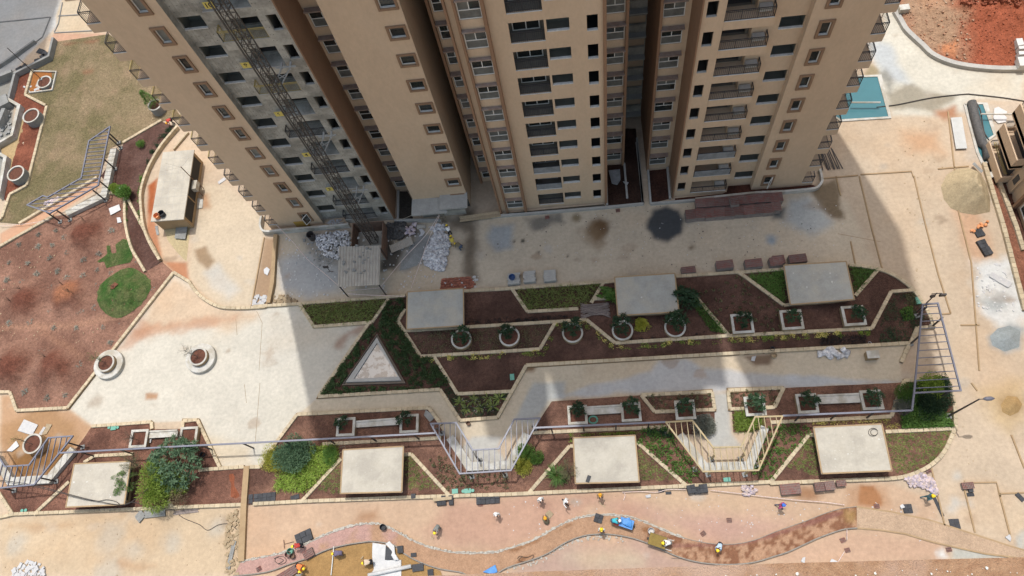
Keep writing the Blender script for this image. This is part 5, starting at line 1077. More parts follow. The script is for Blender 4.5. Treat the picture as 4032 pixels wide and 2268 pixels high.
def palm(name, label, loc, fronds, L, sc=1.0, m='leaf_mid', h=1.4, seed=1):
    rng = np.random.default_rng(seed); VF = []; st = MB()
    for k in range(fronds):
        az, el = rng.uniform(0, 6.28), rng.uniform(.1, 1.0); base = np.array([rng.uniform(-.3, .3), rng.uniform(-.6, .6), h * rng.uniform(.5, 1.0)]); pp = []
        for s in np.linspace(0, 1, 14): pp.append(base + L * np.array([math.cos(az) * math.cos(el) * s, math.sin(az) * math.cos(el) * s, math.sin(el) * s - .55 * s * s]))
        pp = np.array(pp); sd_ = np.array([-math.sin(az), math.cos(az), 0]); fw = np.array([math.cos(az), math.sin(az), 0]); st.tube([Vector(q) for q in pp[::4]], .012, 4)
        for s in (-1, 1):
            q = pp[2:]; VF.append(leaves(q, np.tile(s * sd_ + .5 * fw + np.array([0, 0, .15]), (len(q), 1)), L * .32 * np.linspace(1.1, .5, len(q)), np.full(len(q), .05), .3, rng))
    return plant(name, label, loc, leaf_mesh('fronds', VF, m), st.mesh('stem', MATS['bark']), cat='palm', cn='fronds', rz=0, sc=sc)
c = at('c1', 985, 765); palm('fern_palm', 'bright green fern palm overhanging the pale slab at lower left', c, 46, 1.0, h=1.7, seed=4)
def sparse_tree(label, loc, h, r, n, m, seed, twigs=26, lm=.07, grp=None, lean=(0, 0)):
    rng = np.random.default_rng(seed); mb = MB(); tips = []; rr = random.Random(seed); top = Vector((lean[0], lean[1], h * .55)); mb.tube([(0, 0, 0), top * .5, top], [.03, .025, .018], 5)
    for k in range(twigs):
        b_ = top * rr.uniform(.35, 1.0); a = rr.uniform(0, 6.28); e = b_ + Vector((r * rr.uniform(.3, 1) * math.cos(a), r * rr.uniform(.3, 1) * math.sin(a), h * rr.uniform(.1, .42))); mb.tube([b_, b_.lerp(e, .5) + Vector((0, 0, .05)), e], [.012, .009, .005], 4); tips += [b_.lerp(e, s) for s in (.55, .75, .9, 1.0)]
    tips = np.array([tuple(q) for q in tips]); k = rng.integers(0, len(tips), n); P = tips[k] + rng.normal(size=(n, 3)) * .09
    return plant('young_tree', label, loc, leaf_mesh('crown', [leaves(P, rng.normal(size=(n, 3)), rng.uniform(.6, 1.3, n) * lm, rng.uniform(.5, .9, n) * lm * .5, .1, rng)], m), mb.mesh('trunk', MATS['bark']), grp, 0, cat='tree')
def at0(t, x, y, z): c = at(t, x, y, z); return c
c = at('b1', 1485, 1345, .8); sparse_tree('nearly bare young tree leaning over the plaza planter', c, 2.9, .75, 300, 'leaf_grey', 31, 30, .08, lean=(-.6, .2)); c = at('b1', 790, 1388, .8); sparse_tree('thin green young tree in the planter by the soil field', c, 2.4, .6, 260, 'leaf_mid', 32, 24, .09, lean=(-.4, .2))
c = at('c1', 245, 460, .9); sparse_tree('spindly young tree in the planter in the muddy corner', c, 3.0, .5, 110, 'leaf_mid', 33, 18, .09, lean=(-.6, .3)); c = at('c1', 1040, 430, .6); sparse_tree('bare twiggy tree in the sunlit planter left of the short bench', c, 2.5, .8, 420, 'leaf_dry', 34, 40, .06); c = at('c1', 1405, 420, .6); sparse_tree('bare twiggy tree in the sunlit planter right of the short bench', c, 2.5, .8, 420, 'leaf_dry', 35, 40, .06)
c = at('c1', 1060, 640, 0); sparse_tree('sparse olive-leaved tree behind the fern palm', c, 3.4, 1.2, 1500, 'leaf_olive', 36, 50, .09, lean=(.2, .3)); c = at('c3', 450, 700, 0); sparse_tree('airy fine-leaved tree leaning on the cream slab', c, 2.8, 1.1, 1600, 'leaf_olive', 37, 50, .1, lean=(.1, .3))
c = at('a1', 1160, 790, 1.0); n = 700; rng = np.random.default_rng(6); hz = rng.random(n); a = rng.uniform(0, 6.28, n); rr_ = (1 - hz) * .75 * np.sqrt(rng.random(n)); P = np.stack([rr_ * np.cos(a) - hz * .4, rr_ * np.sin(a) + hz * .3, .4 + 1.9 * hz], 1); plant('small_conifer', 'small dark conifer in the grey planter at the lawn edge', c, leaf_mesh('crown', [leaves(P, np.stack([np.cos(a), np.sin(a), np.full(n, .2)], 1), rng.uniform(.2, .4, n), rng.uniform(.04, .08, n), .2, rng)], 'leaf_mid'), stem_mesh('trunk', .1, 1.6, 2, 6), cat='tree', rz=0)
# single shrubs
SHR = [('c2', 160, 570, 'yellow-leaved bush at the left of the lower garden', 'leaf_yellow', 1.05, 1.35, .5, .09, 1500), ('c2', 300, 540, 'large blue-green bush beside the yellow-leaved one', 'leaf_blue', 1.6, 1.5, .8, .13, 2600), ('c2', 570, 545, 'small round bright green bush beside the strap-leaved mass', 'leaf_mid', .75, .85, .45, .06, 1300), ('c3', 115, 610, 'pale yellow bush right of the violet pergola', 'leaf_yellow', .85, .95, .5, .1, 1100), ('c3', 130, 525, 'green bush behind the pale yellow one', 'leaf_mid', .7, .7, .5, .08, 900), ('c3', 215, 560, 'small green bush beside the pale yellow one', 'leaf_mid', .65, .6, .4, .08, 800),
       ('c3', 1480, 320, 'pale grey-green bush left of the entry walk', 'leaf_grey', 1.1, .9, .5, .1, 1300), ('b3', 1010, 1105, 'yellow bush between two round planters', 'leaf_yellow', .7, .6, .4, .1, 700), ('r', 850, 500, 'lime green bush under the right-hand pergola', 'leaf_lime', 1.0, 1.1, .7, .12, 1500), ('r', 520, 730, 'pale grey bush at the inner corner of the right garden end', 'leaf_grey', .8, .6, .5, .09, 900), ('r', 560, 580, 'mid green bush under the beam at the right garden end', 'leaf_mid', .9, .9, .6, .1, 1200), ('r', 880, 700, 'dark sprawling bush in the shade of the right-hand pergola', 'leaf_dark', 1.1, 1.1, .9, .1, 1400), ('r', 1020, 430, 'dark green bush at the right kerb beside the pergola', 'leaf_dark', .6, .8, .5, .09, 800),
       ('a1', 1055, 1080, 'lone green seedling bush in the bare bed by the lawn', 'leaf_mid', .55, .5, .4, .1, 260), ('b1', 870, 85, 'light green bush at the kerb corner by the long pergola', 'leaf_lime', .6, .6, .6, .1, 500), ('b1', 935, 110, 'dark green bush with a white bag beside it', 'leaf_mid', .8, .8, .8, .12, 800)]
for i, (t, x, y, l, m, rx, ry, rz_, L, n) in enumerate(SHR): c = at(t, x, y, rz_); c.z = .08; plant('garden_shrub', l, c, bush_mesh('crown', int(n * 3.2), rx * 1.35, ry * 1.35, rz_ * 1.2, L * 1.2, L * .8, m, 14, .6, 40 + i), stem_mesh('stem', rx * .6, rz_, 4, i), 'single shrubs in the beds', 0)
ST = [strap_mesh('leaves', 26, .75, .06, 'leaf_strap', s, 1.3) for s in (1, 2, 3)]; c = at('c3', 365, 690, .4); c.z = .1; plant('strap_leaf_clump', 'big bright green strap-leaved clump left of the cream slab', c, strap_mesh('leaves', 190, 1.15, .07, 'leaf_mid', 5, 1.1), cat='plant', cn='leaves')
AG = strap_mesh('leaves', 22, .75, .09, 'leaf_strap', 9, 1.7)
for i, (x, y) in enumerate(((810, 170), (1010, 140), (1220, 110), (1400, 110), (900, 260), (1110, 245), (1300, 230))): c = at('u', x, y, .1); plant('agave', 'spiky agave in the bed above the violet pergola', c, AG, None, 'agaves in the pointed bed', sc=random.uniform(.85, 1.1), cat='agave', cn='leaves')
# plants that can be counted, bed by bed
def scatter(spec, n, seed=1, mind=.3):
    poly = pts(spec); r = random.Random(seed); res = []; x0, x1, y0, y1 = min(p.x for p in poly), max(p.x for p in poly), min(p.y for p in poly), max(p.y for p in poly)
    for k in range(n * 60):
        p = Vector((r.uniform(x0, x1), r.uniform(y0, y1), .08))
        if inside(p, poly) and all((p - q).length > mind for q in res): res.append(p)
        if len(res) >= n: break
    return res
SD = [bush_mesh('leaves', 46, .3, .3, .24, .17, .11, 'leaf_mid', 4, .5, 60 + s) for s in range(3)]; SD2 = [bush_mesh('leaves', 30, .2, .2, .18, .13, .08, 'leaf_olive', 3, .5, 70 + s) for s in range(3)]; TUFT = [strap_mesh('leaves', 30, .34, .035, 'leaf_grey', s, 1.2) for s in (21, 22, 23)]
for spec, n, ms_, sc, nm, l, g in (('c3 1000,350 1190,345 1440,690 1335,755 985,455', 74, SD, .95, 'leafy_seedling', 'green leafy seedling in the bed left of the primer-coloured pergola', 'seedlings left of the primer pergola'), ('c4 150,325 480,330 480,380 190,735 30,690 120,500', 78, SD, .85, 'leafy_seedling', 'green leafy seedling in the bed right of the primer-coloured pergola', 'seedlings right of the primer pergola'), ('c2 1310,560 1480,560 1560,680 1900,690 1890,790 1540,790 1450,800', 62, SD2, 1.15, 'olive_seedling', 'small olive seedling in the bed below the violet pergola', 'olive seedlings below the violet pergola'),
        ('c3 1040,100 1520,80 1540,195 1110,205', 55, SD2, 1.1, 'grey_seedling', 'small pale seedling in the kerbed bed left of the entry walk', 'pale seedlings left of the entry walk'), ('c3 1665,70 2045,50 1990,175 1680,190', 36, SD2, 1.1, 'grey_seedling', 'small pale seedling in the kerbed bed right of the entry walk', 'pale seedlings right of the entry walk'),
        ('b3 1420,880 1720,735 2060,960 2080,1170 1670,1180', 60, SD2, .95, 'small_seedling', 'tiny seedling in the shaded bed right of the hedge strip', 'tiny seedlings in the shaded bed')):
    for i, p in enumerate(scatter(spec, n, len(spec), .42)): plant(nm, l, p, ms_[i % 3], None, g, sc=sc * random.uniform(.75, 1.25), cat='plant', cn='leaves')
for spec, n, l in (('c2 480,800 640,600 650,820', 22, 'sparse strap-leaved plant left of the pale slab'), ('c2 1130,560 1190,570 1400,790 1160,800', 34, 'sparse strap-leaved plant right of the pale slab'), ('c3 985,500 1200,700 1230,720 1000,735', 30, 'thin strap-leaved plant right of the cream slab'), ('c4 330,640 480,420 520,420 545,690', 34, 'strap-leaved plant left of the rightmost spotted slab'), ('c4 1060,385 1540,365 1500,480 1420,580 1300,650 1130,680', 78, 'strap-leaved plant in the rounded right garden end')):
    for i, p in enumerate(scatter(spec, n, len(l), .36)): plant('strap_leaf_plant', l, p, ST[i % 3], None, l.replace('plant ', 'plants '), sc=random.uniform(.32, .5), cat='plant', cn='leaves')
TU_ = 'b1 295,430 425,400 495,450 150,505 295,520 400,510 510,565 75,640 215,645 380,605 635,620 60,770 175,785 285,725 440,705 510,755 630,740 735,695 740,810 840,720 845,400 710,495 750,575 385,825 70,930 380,995 600,1005 720,980 80,1095 235,1085 410,1130 580,1130 780,1125 915,1085 835,1240 325,1310 600,1405 620,1000 1040,640 1150,830 c1 195,68 360,115 495,95'
for i, p in enumerate(pts(TU_)): plant('grey_tuft', 'grey-blue tuft of young plant in the brown soil field', p + Vector((0, 0, .06)), TUFT[i % 3], None, 'tufts in the soil field', sc=random.uniform(.95, 1.4), cat='plant', cn='leaves')
# dense ground cover: one object per bed
def cover(spec, n, L, W, m, label, seed=1, z=.12, h=.25, strap=False, name='ground_cover', zfun=None, clump=0):
    poly = pts(spec) if isinstance(spec, str) else spec; rng = np.random.default_rng(seed); x0, x1, y0, y1 = min(p[0] for p in poly), max(p[0] for p in poly), min(p[1] for p in poly), max(p[1] for p in poly)
    X, Y = rng.uniform(x0, x1, n * 4), rng.uniform(y0, y1, n * 4)
    if clump: cx, cy = rng.uniform(x0, x1, clump), rng.uniform(y0, y1, clump); k = rng.integers(0, clump, n * 4); X, Y = cx[k] + rng.normal(size=n * 4) * .13, cy[k] + rng.normal(size=n * 4) * .13
    k = poly_sdf(X, Y, poly) < -.03; X, Y = X[k][:n], Y[k][:n]; n = len(X); az = rng.uniform(0, 6.28, n); el = rng.uniform(.15, .9, n) if not strap else rng.uniform(.1, .6, n); zz = (z if zfun is None else zfun(X, Y) + z) + rng.random(n) ** 1.5 * h
    V, F = leaves(np.stack([X, Y, zz], 1), np.stack([np.cos(az) * np.cos(el), np.sin(az) * np.cos(el), np.sin(el)], 1), rng.uniform(.5, 1.3, n) * L, rng.uniform(.6, 1.2, n) * W, .25, rng)
    return stuff(link(name, leaf_mesh(name, [(V, F)], m)), label, 'ground cover')
cover('b2 365,968 462,1108 885,1078 998,922', 2200, .5, .06, 'leaf_strap', 'strap-leaved plants filling the shaded bed next to the plaza', 1, strap=True); cover('b3 50,852 155,1000 545,975 620,930 700,797', 1500, .5, .07, 'leaf_strap', 'strap-leaved plants filling the shaded bed by the concrete posts', 2, strap=True); cover('b4 20,742 292,695 300,948', 1300, .42, .06, 'leaf_mid', 'dense strap-leaved plants left of the spotted grey slab', 3, strap=True); cover('b4 785,678 985,695 830,880', 700, .42, .06, 'leaf_mid', 'dense strap-leaved plants right of the spotted grey slab', 4, strap=True)
cover('b2 925,1150 1000,930 1135,905 1135,985 1083,1080 1255,1350 1350,1350 c2 1480,10 1395,45 v 1030,968', 9000, .17, .12, 'leaf_hedge', 'dark green hedge cover right of the triangular pond', 5, h=.35, clump=620); cover('b2 895,1100 925,1155 v 858,974 v 1026,974 c2 1392,42 c2 495,98 b2 628,1449', 7500, .17, .12, 'leaf_hedge', 'dark green cover left of the triangular pond', 6, h=.3, clump=520); cover('c2 1490,20 1530,95 1935,75 1825,252 1560,272 1410,62', 2600, .12, .07, 'leaf_dark', 'low dark cover round the agaves', 7, h=.12, clump=300)
cover('b2 1185,1165 1560,1140 b3 345,1098 232,1278 b2 1262,1333', 3800, .11, .06, 'leaf_olive', 'thin grey-green cover in the bed with two round planters', 8, h=.1, clump=420)
YB = pts('b2 1262,1350 2000,1306 b3 245,1296 365,1094 590,1080 805,1255 1640,1204 b4 948,1146 935,1195 b3 1640,1250 790,1300 570,1125 390,1135 270,1345 b2 1280,1395')
cover(YB, 2600, .13, .07, 'leaf_lime', 'yellow-green border plants along the stone kerb', 9, h=.1, clump=260); cover(YB, 2200, .12, .1, 'petal', 'pale yellow blooms along the stone kerb', 10, h=.16, z=.24, clump=200, name='border_flowers')
cover('b3 1395,892 1475,960 1600,1110 1640,1178 1520,1158 1390,975', 1900, .16, .09, 'leaf_mid', 'bright green hedge strip along the diagonal kerb', 11, h=.35); cover('b2 1600,1060 1990,1050 b3 0,1080 b3 0,1060 b3 500,1030 b3 500,1060 b3 0,1100 b2 1600,1110', 900, .14, .08, 'leaf_purple', 'row of dark purple plants behind the round planters', 12, h=.2, clump=70); cover('b3 640,1090 760,1200 900,1210 1400,1180 1480,1150 1480,1180 1000,1220 800,1235', 700, .15, .09, 'leaf_purple', 'dark plants inside the kerb below the round planters', 13, h=.2, clump=60); cover('b4 562,1190 910,1180 908,1252 562,1262', 1600, .16, .05, 'leaf_purple', 'block of near-black plants in the shaded border', 14, h=.25)
cover('b4 1000,1140 1095,872 1255,858 1390,1090 1290,1122 1230,1238 1000,1240', 2400, .12, .07, 'leaf_dark', 'dark seedlings in the rounded end of the upper garden', 15, h=.12, clump=220); cover('b4 1150,1000 1250,960 1270,1070 1190,1080', 500, .16, .1, 'leaf_mid', 'patch of greener plants at the upper garden end', 16, h=.2); cover('b4 1190,870 1270,870 1320,960 1220,960', 500, .12, .07, 'leaf_olive', 'olive plants beside the green manhole cover', 17, h=.15)
cover('c2 160,800 190,690 420,580 430,480 620,470 640,580 480,740 380,830 260,800 220,820', 4200, .45, .055, 'leaf_lime', 'mass of bright strap-leaved plants in the lower garden', 18, h=.35, strap=True); cover('r 470,840 650,700 1040,800 1165,1000 480,1025', 5200, .17, .1, 'leaf_mid', 'dense green shrubs along the kerb at the right garden end', 19, h=.45); cover('r 560,430 1070,400 1150,700 1040,820 640,720', 3000, .17, .1, 'leaf_dark', 'dark shrubs in shade at the right garden end', 20, h=.5); cover('r 1040,830 1170,760 1172,1005 1050,1005', 900, .12, .06, 'leaf_olive', 'olive cover at the foot of the lamp post', 21, h=.15)
cover('c4 490,280 1090,262 1090,300 1150,300 1150,345 1060,350 1040,300 500,325', 900, .13, .07, 'petal', 'yellow and pink border above the rightmost slab', 22, h=.12, clump=120); cover('c3 460,385 980,365 980,380 960,385 480,405 480,450 455,455', 700, .13, .07, 'leaf_lime', 'yellow-green border above the cream slab', 23, h=.12, clump=90); cover('c3 1690,225 1840,215 1920,300 1850,365 1700,368', 1300, .38, .06, 'leaf_lime', 'lime green strap-leaved bed right of the entry walk', 24, h=.3, strap=True); cover('c3 1010,345 1190,335 1250,420 1050,400', 500, .2, .12, 'leaf_dark', 'darker leafy cover at the top of the seedling bed', 25, h=.25)
cover('b1 1060,-20 1100,-20 1070,130 1078,260 1090,380 1060,380 1045,260 1045,120', 900, .17, .1, 'leaf_mid', 'row of hedge plants inside the curved wall', 26, h=.35, clump=60); cover('a1 1100,1334 1130,1200 1240,1060 1330,960 1300,930 1200,1040 1110,1180', 700, .17, .1, 'leaf_dark', 'row of dark hedge plants towards the lawn corner', 27, h=.3, clump=50)
cover('b1 950,130 970,130 965,280 985,420 1000,540 980,540 955,420', 300, .16, .09, 'leaf_mid', 'thin row of plants inside the left kerb of the curved bed', 28, h=.25, clump=25)
CE = at('b1', 940, 870); GP = [Vector((CE.x + 2.95 * math.cos(a) * (1 + .05 * math.sin(3 * a) + .03 * math.sin(17 * a)), CE.y + 2.75 * math.sin(a) * (1 + .06 * math.cos(4 * a)), 0)) for a in np.linspace(0, 6.28, 40)[:-1]]
def mound_g(x, y): return soil_z(x, y)
def grass_c(x, y): n = np.clip((smooth_noise(x, y, 1.2, 97, 4) - .3) * 2.2, 0, 1)[:, None]; return np.array([[.045, .105, .025]]) * n + np.array([[.12, .13, .055]]) * (1 - n)
struct(field('grass_patch', GP, .15, lambda x, y: soil_z(x, y) + .05, grass_c, 'turf')); cover(GP, 9000, .12, .02, 'grass_green', 'fresh green turf laid over the round mound', 29, z=.05, h=.03, zfun=mound_g, name='grass')
TPp = pts('b1 738,630 810,575 805,515 830,510 840,570 880,570 870,505 930,462 960,470 1003,600 985,640 890,660 805,680 785,630 745,640'); struct(field('grass_patch', TPp, .15, lambda x, y: soil_z(x, y) + .05, grass_c, 'turf')); cover(TPp, 3500, .12, .02, 'grass_green', 'fresh green turf strips laid on the soil field', 30, z=.05, h=.03, zfun=mound_g, name='grass')
SAP = stem_mesh('stem', .5, 1.3, 5, 77, .022); SAPT = leaf_mesh('twigs', [leaves(np.random.default_rng(3).normal(size=(40, 3)) * np.array([.3, .3, .2]) + np.array([0, 0, 1.0]), np.random.default_rng(4).normal(size=(40, 3)), np.full(40, .1), np.full(40, .03))], 'leaf_dry')
for i, (x, y, l) in enumerate(((905, 850, 'bare sapling on top of the round green mound'), (575, 880, 'bare sapling on the orange soil mound'), (600, 895, 'second bare sapling on the orange soil mound'), (500, 820, 'bare sapling at the upper side of the orange soil mound'), (190, 855, 'bare sapling on the left soil mound'), (670, 350, 'bare sapling on the mound below the angled pergola'), (60, 1385, 'bare sapling at the left edge of the soil field'), (390, 1365, 'bare sapling on the lowest soil mound'), (100, 935, 'bare sapling on the flank of the left soil mound'))):
    p = at('b1', x, y); p.z = float(soil_z(np.array([p.x]), np.array([p.y]))[0]); plant('bare_sapling', l, p, SAPT, SAP, 'bare saplings on the soil mounds', cat='sapling', cn='twigs', sc=.9)
cc = at('b1', 900, 842); blob_p = [Vector((cc.x + .5 * math.cos(a) * (1 + .2 * math.sin(5 * a)), cc.y + .42 * math.sin(a), 0)) for a in np.linspace(0, 6.28, 16)[:-1]]; struct(field('bare_patch', blob_p, .12, lambda x, y: soil_z(x, y) + .14, soil_rgb((168, 110, 84), (130, 84, 66), 98), 'soil'))
LB = [p for p in LAWN]; o = cover(LB, 16000, .09, .02, 'leaf_olive', 'short dry grass of the lawn', 31, z=.05, h=.02, name='grass')

# ------------------------------------------------------------------ heaps, pools and yard furniture
mat('red_block', lin(.22, .085, .07), lin(.20, .14, .125), 2.2, rough=.9, rnd=.18, fine=.15, fscale=16); mat('block_side', lin(.20, .17, .155), lin(.26, .22, .20), 4.0, rough=.9, rnd=.12); mat('brick_red', lin(.31, .115, .075), lin(.25, .095, .065), 6.0, rough=.9, rnd=.25)
mat('sack_white', lin(.72, .71, .70), lin(.30, .30, .33), 4.5, rough=.8, rnd=.22, bump=.03, bscale=9); mat('sack_pink', lin(.55, .44, .36), lin(.36, .32, .42), 5.0, rough=.8, rnd=.25); mat('sack_dark', lin(.05, .05, .052), lin(.09, .085, .08), 5.0, rough=.7, rnd=.3); mat('teal_water', lin(.045, .15, .175), lin(.05, .165, .19), .6, rough=.25, spec=.5); mat('plastic_green', lin(.12, .32, .25), rough=.5); mat('blue_tarp', lin(.05, .20, .50), lin(.08, .26, .58), 3.0, rough=.45, bump=.04, bscale=6); mat('blue_plastic', lin(.03, .07, .18), rough=.4)
mat('timber', lin(.42, .33, .22), lin(.32, .25, .16), 6.0, rough=.85, rnd=.2); mat('tape', lin(.62, .42, .38), lin(.75, .70, .66), 9.0, rough=.6); mat('rope', lin(.34, .29, .22), rough=.9); mat('cable', lin(.05, .045, .042), rough=.7); mat('orange_bag', lin(.75, .28, .10), lin(.62, .30, .15), 4.0, rough=.6, bump=.05, bscale=8); mat('paper', alb(244, 242, 238), alb(226, 226, 230), 4.0, rough=.8, rnd=.15)
mat('ladder_wood', lin(.22, .18, .13), rough=.8); mat('lamp_grey', lin(.14, .14, .17), rough=.5); mat('stick', lin(.17, .14, .13), lin(.24, .20, .18), 9.0, rough=.9, rnd=.25); mat('sandstone', alb(214, 190, 150), alb(190, 160, 120), 4.0, rough=.9, rnd=.2)
mat('earth_clod', alb(196, 130, 90), alb(206, 176, 146), .5, rough=.95)
# red earth beyond the curved kerb, top right
RE = pts('e 130,240 230,430 350,620 640,880 830,1050 1100,1190 1500,1270 2100,1300 2900,1290 2900,-500 300,-500')
def red_z(x, y):
    d = -poly_sdf(x, y, RE); c = at('e', 1900, 150); lump = 1.6 * np.exp(-(((x - c.x) / 6) ** 2 + ((y - c.y) / 3.5) ** 2)); return .1 + np.minimum(d, 3) * .12 + .5 * (smooth_noise(x, y, .8, 101, 5) - .5) * np.minimum(d, 1) + lump * (.7 + .9 * (smooth_noise(x, y, 1.8, 102, 4)))
def red_c(x, y):
    C = flat((190, 102, 66))(x, y) * (.82 + .36 * smooth_noise(x, y, .7, 103, 5)[:, None])
    paint(C, x, y, 'e 100,200 e 350,640 e 660,900 e 1100,1200 e 1480,1260 e 1450,900 e 1350,500 e 1200,250 e 1350,-100 e 1400,-500 e 200,-500', (196, 158, 124), 1.2, 1.6, .35, .95, 104); paint(C, x, y, 'e 560,100 e 900,20 e 1100,100 e 700,300', (216, 160, 118), 1.0, 1.0, .5, .8, 105); paint(C, x, y, 'e 900,900 e 1280,830 e 1250,1110 e 1000,1030', (232, 150, 96), .3, .3, .8, .9, 106); paint(C, x, y, 'e 1300,60 e 2200,60 e 2250,260 e 1350,340', (178, 100, 66), .8, .8, .5, .8, 107); return C
struct(field('earth_bank', RE, .22, red_z, red_c, 'earth'))
struct(strip(MB(), curve(pts('e 100,245 210,430 330,620 620,890 800,1060 1100,1200 1500,1290 2100,1340 2900,1330'), 4), .5, 0, .45).build('kerb_wall', 'grey_concrete'))
ck = MB(); r = random.Random(12)
for k in range(420):
    t_ = r.random(); p = at('e', r.uniform(150, 1500), r.uniform(0, 1250)) if t_ < .6 else at('e', r.uniform(1250, 2250), r.uniform(20, 320))
    if not inside(p, RE): continue
    z = float(red_z(np.array([p.x]), np.array([p.y]))[0]); s = r.uniform(.05, .22); ck.rbox((p.x, p.y), s, s * r.uniform(.6, 1), z - .05, z + s * r.uniform(.3, .7), r.uniform(0, 3))
stuff(ck.build('clod', 'earth_clod'), 'clods and stones strewn over the red earth bank', 'clods')
ck = MB()
for k in range(900):
    p = at('e', r.uniform(1250, 2350), r.uniform(-60, 330) if k % 3 else r.uniform(330, 1230)); z = float(red_z(np.array([p.x]), np.array([p.y]))[0]); s = r.uniform(.06, .38) if k % 3 else r.uniform(.04, .14)
    ck.rbox((p.x, p.y), s, s * r.uniform(.6, 1), z - .08, z + s * r.uniform(.3, .8), r.uniform(0, 3))
mat('red_clod', alb(192, 108, 72), alb(168, 90, 60), 1.5, rough=.95); stuff(ck.build('clod', 'red_clod'), 'red clods dumped over the earth bank', 'clods')
for i, (sp, l) in enumerate((('e 2410,745 2530,735 2570,855 2450,880', 'white block at the right edge of the red earth, uppermost'), ('e 2460,890 2570,880 2590,930 2475,945', 'small white block at the right edge of the red earth'), ('e 2460,985 2570,980 2590,1040 2475,1050', 'low white block at the right edge of the red earth'), ('e 2440,1095 2580,1085 2620,1255 2490,1260', 'largest white block at the right edge of the red earth'), ('e 190,90 380,70 410,170 220,190', 'bluish white block beside the rubble at the earth bank top'))):
    p = pts(sp, 1.0); c = sum(p, Vector()) / 4; o = MB().prism([q - c for q in p], 0, .7).build('concrete_block', 'white_paint' if i < 4 else 'pale_concrete'); put(o, (c.x, c.y, .4 if i < 4 else .3)); tag(o, l, 'block')
# pools
for sp, l in (('a4 800,580 1010,572 1088,885 720,908 640,860', 'teal water-filled basin beside the right corner of the tower'), ('q 512,190 600,180 718,180 818,500 730,560 790,740 700,800 640,680', 'narrow teal water-filled basin beside the neighbouring tower')):
    p = pts(sp); c = sum(p, Vector()) / len(p); t = thing('water_basin', l, 'water basin', c); MB().prism([q - c for q in p], .012, .05).build('water', 'teal_water', t); rm = MB(); L = [q - c for q in p]
    strip(rm, L + [L[0]], .25, .0, .12); rm.build('rim', 'pale_concrete', t)
o = MB(); o.smooth = True; o.tube([Vector((q.x, q.y, .35)) for q in pts('q 570,180 600,330 640,480 680,610 720,640 735,760')], .42, 10); tag(o.build('black_pipe', 'sack_dark'), 'thick mottled black pipe lying across the narrow teal basin', 'pipe')
o = MB(); o.tube([Vector((q.x, q.y, .5)) for q in curve(pts('q 610,200 650,280 670,400 690,500 735,575'), 5)], .07, 6); tag(o.build('hose', 'cable'), 'black hose curving over the narrow teal basin', 'hose'); o = MB(); o.tube([Vector((q.x, q.y, .8)) for q in pts('q 640,330 1040,335')], .09, 6); tag(o.build('pipe', 'pale_concrete'), 'pale pipe spanning the narrow teal basin', 'pipe'); o = MB(); o.tube([Vector((q.x, q.y, .8)) for q in pts('a4 785,805 1000,805')], .09, 6); tag(o.build('pipe', 'pale_concrete'), 'pale pipe spanning the teal basin by the tower', 'pipe')
def sheet_tin(spec, z, label, m='white_paint', n=24):
    p = pts(spec, z); mb = MB()
    for k in range(n):
        a, b = p[0].lerp(p[1], k / n), p[0].lerp(p[1], (k + 1) / n); c, d = p[3].lerp(p[2], k / n), p[3].lerp(p[2], (k + 1) / n); za, zb = (.03 if k % 2 else 0), (.03 if (k + 1) % 2 else 0); mb.quad(c + Vector((0, 0, za)), d + Vector((0, 0, zb)), b + Vector((0, 0, zb)), a + Vector((0, 0, za)))
    return tag(mb.build('corrugated_sheet', m), label, 'metal sheet')
sheet_tin('q 372,320 485,312 540,632 425,637', .25, 'bright white corrugated sheet lying beside the narrow teal basin'); sheet_tin('w 685,560 1130,365 1180,525 735,705', .5, 'grey corrugated sheet lying between rubbish and the sand bags', 'tin')
sheet_tin('b2 540,360 610,350 612,380 542,388', .5, 'small corrugated sheet behind the low wall of the tower', 'tin', 14)
# sand heaps
def heap(name, spec, h, rgb, m, label, cat, sc=.55, seed=1, pw=1.0):
    p = pts(spec); c = sum(p, Vector()) / len(p); R_ = max((q - c).length for q in p)
    def zf(x, y): d = np.clip(-poly_sdf(x, y, p) / (R_ * sc), 0, 1); return .01 + h * d ** pw * (.8 + .4 * smooth_noise(x, y, 1.3, seed, 4))
    o = field(name, p, .14, zf, lambda x, y: flat(rgb)(x, y) * (.86 + .28 * smooth_noise(x, y, 1.1, seed + 1, 5)[:, None]), m); return stuff(o, label, cat)
heap('sand_heap', 'q 270,1020 330,900 430,840 560,830 680,890 740,1000 775,1150 770,1280 620,1310 480,1290 370,1240 300,1150', 3.0, (228, 204, 160), 'sand', 'big conical heap of fawn sand at the right', 'sand', .85, 111)
heap('sand_heap', 'r 1780,700 1860,590 1990,600 2060,700 2010,800 1900,850 1800,800', .6, (206, 168, 108), 'sand', 'low heap of brown sand at the right edge', 'sand', .95, 113); heap('gravel_heap', 'b4 1840,1190 1900,1130 1990,1110 2070,1150 2060,1270 1950,1305 1860,1260', .7, (176, 186, 188), 'sand', 'low heap of blue-grey gravel at the right edge', 'gravel', .95, 115); heap('sand_heap', 'w 1000,780 1150,500 1300,440 1480,480 1400,760 1250,960 900,1070 940,880', .35, (176, 178, 176), 'sand', 'flattened grey sand between the tin sheet and the bags', 'sand', .7, 117); heap('gravel_heap', 'b1 1225,370 1260,360 1430,350 1400,630 1330,560 1260,470', .25, (222, 200, 150), 'sand', 'pale gravel in the pointed bed below the pump house', 'gravel', .6, 118)
heap('sand_heap', 'c1 1690,665 1780,655 1790,760 1840,860 1780,900 1700,880 1720,780', .4, (176, 100, 66), 'earth', 'red earth ridge in the bed next to the kerb wall', 'earth', .6, 119)
